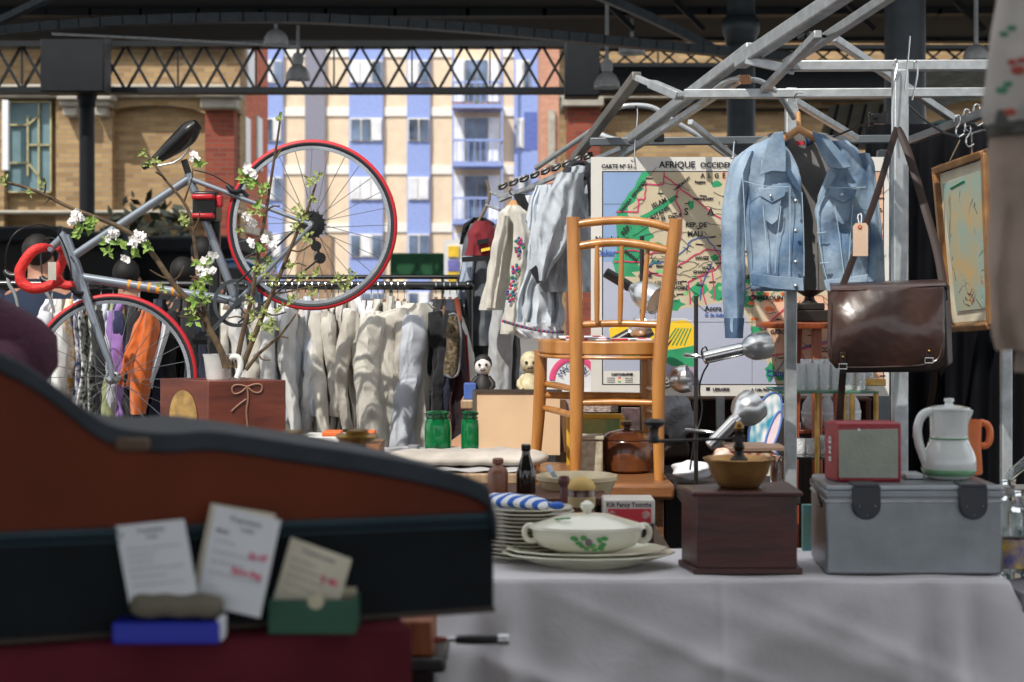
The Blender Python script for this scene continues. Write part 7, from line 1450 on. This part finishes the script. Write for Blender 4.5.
# floral garment hanging close at the top right
t = thing('floral_garment', 'grey floral garment with brown lower cloth hanging at the top right', 'garment', P(1030, 350, 2.0))
fm = mat('floral grey cloth', (176, 170, 164), rough=.9, scale=5, var=.1, bump=.1)
a = MB(); loft(a, [(-60, 1000, 1100), (0, 998, 1100), (40, 993, 1100), (80, 988, 1100), (112, 985, 1100), (124, 988, 1100)], 2.0, .12, 5, .008, 3); a.build('floral_cloth', fm, t)
a = MB(); loft(a, [(112, 988, 1100), (128, 990, 1100), (136, 992, 1100)], 2.0, .13, 5, .008, 3); a.build('dark_hem', mat('dark olive hem', (52, 54, 46)), t)
a = MB(); loft(a, [(130, 992, 1100), (200, 991, 1100), (280, 989, 1100), (336, 988, 1100), (350, 994, 1100)], 2.02, .1, 6, .01, 4); a.build('lower_cloth', mat('grey brown wool', (160, 142, 128), rough=.95, bump=.2, bscale=30), t)
a = MB(); loft(a, [(345, 1016, 1100), (372, 1018, 1100)], 2.03, .08, 4, .006, 4); a.build('under_cloth', mat('dark taupe', (130, 114, 102)), t)
for nm, pts, m in (('painted_flower', [(1018, 70, 6), (1012, 62, 4), (1022, 60, 4), (1010, 112, 5)], mat('rust print', (168, 70, 56))), ('painted_leaf', [(1002, 90, 5), (1008, 84, 4), (1004, 34, 4), (1012, 28, 4)], mat('green print', (64, 128, 100)))):
    for x, y, r_ in pts: a = MB(); a.ball(P(x, y, 1.935), S(r_, 1.94), 12, (1.3, .3, .8)); a.build(nm, m, t)

# ---------------------------------------------------------------- people
skin = mat('skin', (176, 128, 104), rough=.55)
def tubeperson(label, x, Yp, htop, coat, hair, turn=0, trousers=(30, 34, 44), arms=((.3, .1), (-.3, .1)), pose='stand'):
    hz = Z(htop, Yp); s = hz / 1.72; o = Vector((X(x, Yp), Yp, 0)); t = thing('person', label, 'person', o); R_ = Matrix.Rotation(math.radians(turn), 3, 'Z')
    def w_(x_, y_, z_): return o + R_ @ Vector((x_ * s, y_ * s, z_ * s))
    a = MB(); n = 24
    # continuous body: torso rings, then limbs grown from it
    me = bpy.data.meshes.new('body'); pts = [(0,0,.95,.15),(0,0,1.12,.135),(0,0,1.3,.16),(0,0,1.42,.12),(0,0,1.5,.06),(0,-.01,1.58,.085),(0,-.01,1.66,.075),
        (.1,0,.88,.1),(.11,-.01,.5,.065),(.11,0,.1,.045),(.11,-.14,.04,.035),(-.1,0,.88,.1),(-.11,-.01,.5,.065),(-.11,0,.1,.045),(-.11,-.14,.04,.035),
        (.19,0,1.39,.06),(.25,-.02,1.12,.045),(.26,-.12,.9,.034),(.26,-.15,.82,.03),(-.19,0,1.39,.06),(-.25,-.02,1.12,.045),(-.26,-.12,.9,.034),(-.26,-.15,.82,.03)]
    ed = [(0,1),(1,2),(2,3),(3,4),(4,5),(5,6),(0,7),(7,8),(8,9),(9,10),(0,11),(11,12),(12,13),(13,14),(3,15),(15,16),(16,17),(17,18),(3,19),(19,20),(20,21),(21,22)]
    me.from_pydata([w_(*p[:3]) - o for p in pts], ed, []); ob = bpy.data.objects.new('body', me); COL.objects.link(ob); ob.parent = t
    sk = ob.modifiers.new('s', 'SKIN'); sk.use_smooth_shade = True
    for v, p in zip(me.skin_vertices[0].data, pts): v.radius = (p[3] * s, p[3] * s * .85)
    me.skin_vertices[0].data[0].use_root = True
    sb = ob.modifiers.new('u', 'SUBSURF'); sb.levels = 1; sb.render_levels = 1; me.materials.append(skin)
    a = MB(); prof = [(.6, .17, .11), (.9, .17, .12), (1.1, .17, .12), (1.3, .2, .13), (1.4, .19, .11), (1.46, .1, .08), (1.5, .075, .07)]
    a.grid(lambda u, v: w_(crom([(p[0], p[1], p[2]) for p in prof], v)[1] * 1.1 * math.cos(2*math.pi*u), crom([(p[0], p[1], p[2]) for p in prof], v)[2] * 1.15 * math.sin(2*math.pi*u), lerp(.6, 1.5, v)), 28, 20, cu=True)
    for q in (1, -1): a.tube([w_(q * .17, 0, 1.41), w_(q * .2, 0, 1.36), w_(q * .255, -.02, 1.12), w_(q * .265, -.12, .9)], [.07 * s, .075 * s, .06 * s, .05 * s], 14, 2)
    a.build('coat', mat(label[:24] + ' coat', coat, rough=.9), t)
    a = MB()
    for q in (1, -1): a.tube([w_(q * .1, 0, .92), w_(q * .11, -.01, .5), w_(q * .11, 0, .1)], [.115 * s, .085 * s, .065 * s], 14, 1)
    a.build('trousers', mat('trousers %d' % x, trousers, rough=.9), t)
    a = MB(); a.ball(w_(0, .03, 1.655), .088 * s, 18, (.92, 1.05, 1.0)); a.build('hair', mat('hair %d' % x, hair, rough=.7), t)
    a = MB()
    for q in (1, -1): a.ball(w_(q * .03, -.085, 1.6), .011 * s, 8)
    a.ball(w_(0, -.1, 1.575), .014 * s, 8, (1, 1, 1.5)); a.build('face', mat('face marks', (90, 60, 50)), t)
tubeperson('person in a black coat standing behind the bicycle down tube', 129, 9.3, 262, (20, 20, 24), (16, 14, 14), 160)
tubeperson('person in dark blue clothes at the left behind the handlebar', 40, 8.9, 238, (28, 40, 62), (30, 24, 22), 170)
tubeperson('person in a black coat behind the seat tube, looking down', 186, 9.8, 260, (22, 24, 28), (20, 18, 18), 150)
tubeperson('person with dark hair behind the repair stand post', 203, 10.6, 240, (24, 26, 30), (14, 12, 12), 200)
# arm of a person standing outside the left edge, in a plum sweater
def arm_person():
    Yp = 2.9; t = thing('person', 'person in a plum knitted sweater, only the bent elbow in view at left', 'person', (X(-235, Yp), Yp, 0)); o = Vector((X(-235, Yp), Yp, 0))
    pts = [(0,0,.9,.15),(0,0,1.1,.14),(0,0,1.32,.16),(0,0,1.44,.11),(0,0,1.52,.055),(0,-.01,1.6,.085),(0,-.01,1.68,.075),(.1,0,.85,.1),(.1,0,.48,.065),(.1,0,.08,.045),(.1,-.14,.04,.035),(-.1,0,.85,.1),(-.1,0,.48,.065),(-.1,0,.08,.045),(-.1,-.14,.04,.035)]
    sh = o + Vector((.19, 0, 1.37)); el = P(34, 352, Yp); wr = P(-70, 402, Yp - .22)
    P2 = [o + Vector(p[:3]) for p in pts] + [sh, el, wr, wr + Vector((-.07, -.05, -.03)), o + Vector((-.19, 0, 1.4)), o + Vector((-.26, 0, 1.1)), o + Vector((-.22, -.15, .92))]; R2 = [p[3] for p in pts] + [.06, .042, .03, .03, .06, .042, .03]
    ed = [(0,1),(1,2),(2,3),(3,4),(4,5),(5,6),(0,7),(7,8),(8,9),(9,10),(0,11),(11,12),(12,13),(13,14),(3,15),(15,16),(16,17),(17,18),(3,19),(19,20),(20,21)]
    me = bpy.data.meshes.new('body'); me.from_pydata([p - o for p in P2], ed, []); ob = bpy.data.objects.new('body', me); COL.objects.link(ob); ob.parent = t
    sk = ob.modifiers.new('s', 'SKIN'); sk.use_smooth_shade = True
    for v, r_ in zip(me.skin_vertices[0].data, R2): v.radius = (r_, r_ * .85)
    me.skin_vertices[0].data[0].use_root = True
    sb = ob.modifiers.new('u', 'SUBSURF'); sb.levels = 2; sb.render_levels = 2; me.materials.append(skin)
    kn = mat('plum knit', (72, 36, 54), rough=.95, bump=.3, bscale=60); a = MB()
    a.tube([sh + Vector((-.1, 0, .03)), sh, sh.lerp(el, .5), el + Vector((-.05, 0, .02)), el, el + Vector((-.04, -.03, -.03)), el.lerp(wr, .5), wr], [.08, .082, .07, .062, .055, .056, .052, .042], 20, 2)
    a.build('sweater_sleeve', kn, t); a = MB()
    prof = [(.85, .17, .13), (1.1, .17, .13), (1.32, .2, .14), (1.42, .18, .12), (1.48, .08, .08)]
    a.grid(lambda u, v: o + Vector((crom(prof, v)[1] * 1.12 * math.cos(2*math.pi*u), crom(prof, v)[2] * 1.15 * math.sin(2*math.pi*u), lerp(.85, 1.48, v))), 28, 18, cu=True); a.build('sweater', kn, t)
    a = MB()
    for q in (1, -1): a.tube([o + Vector((q * .1, 0, .88)), o + Vector((q * .1, 0, .5)), o + Vector((q * .1, 0, .08))], [.115, .085, .065], 14, 1)
    a.build('trousers', mat('dark jeans', (36, 40, 56)), t); a = MB(); a.ball(o + Vector((0, .015, 1.66)), .105, 18); a.build('hair', mat('brown hair', (60, 40, 30)), t)
arm_person()
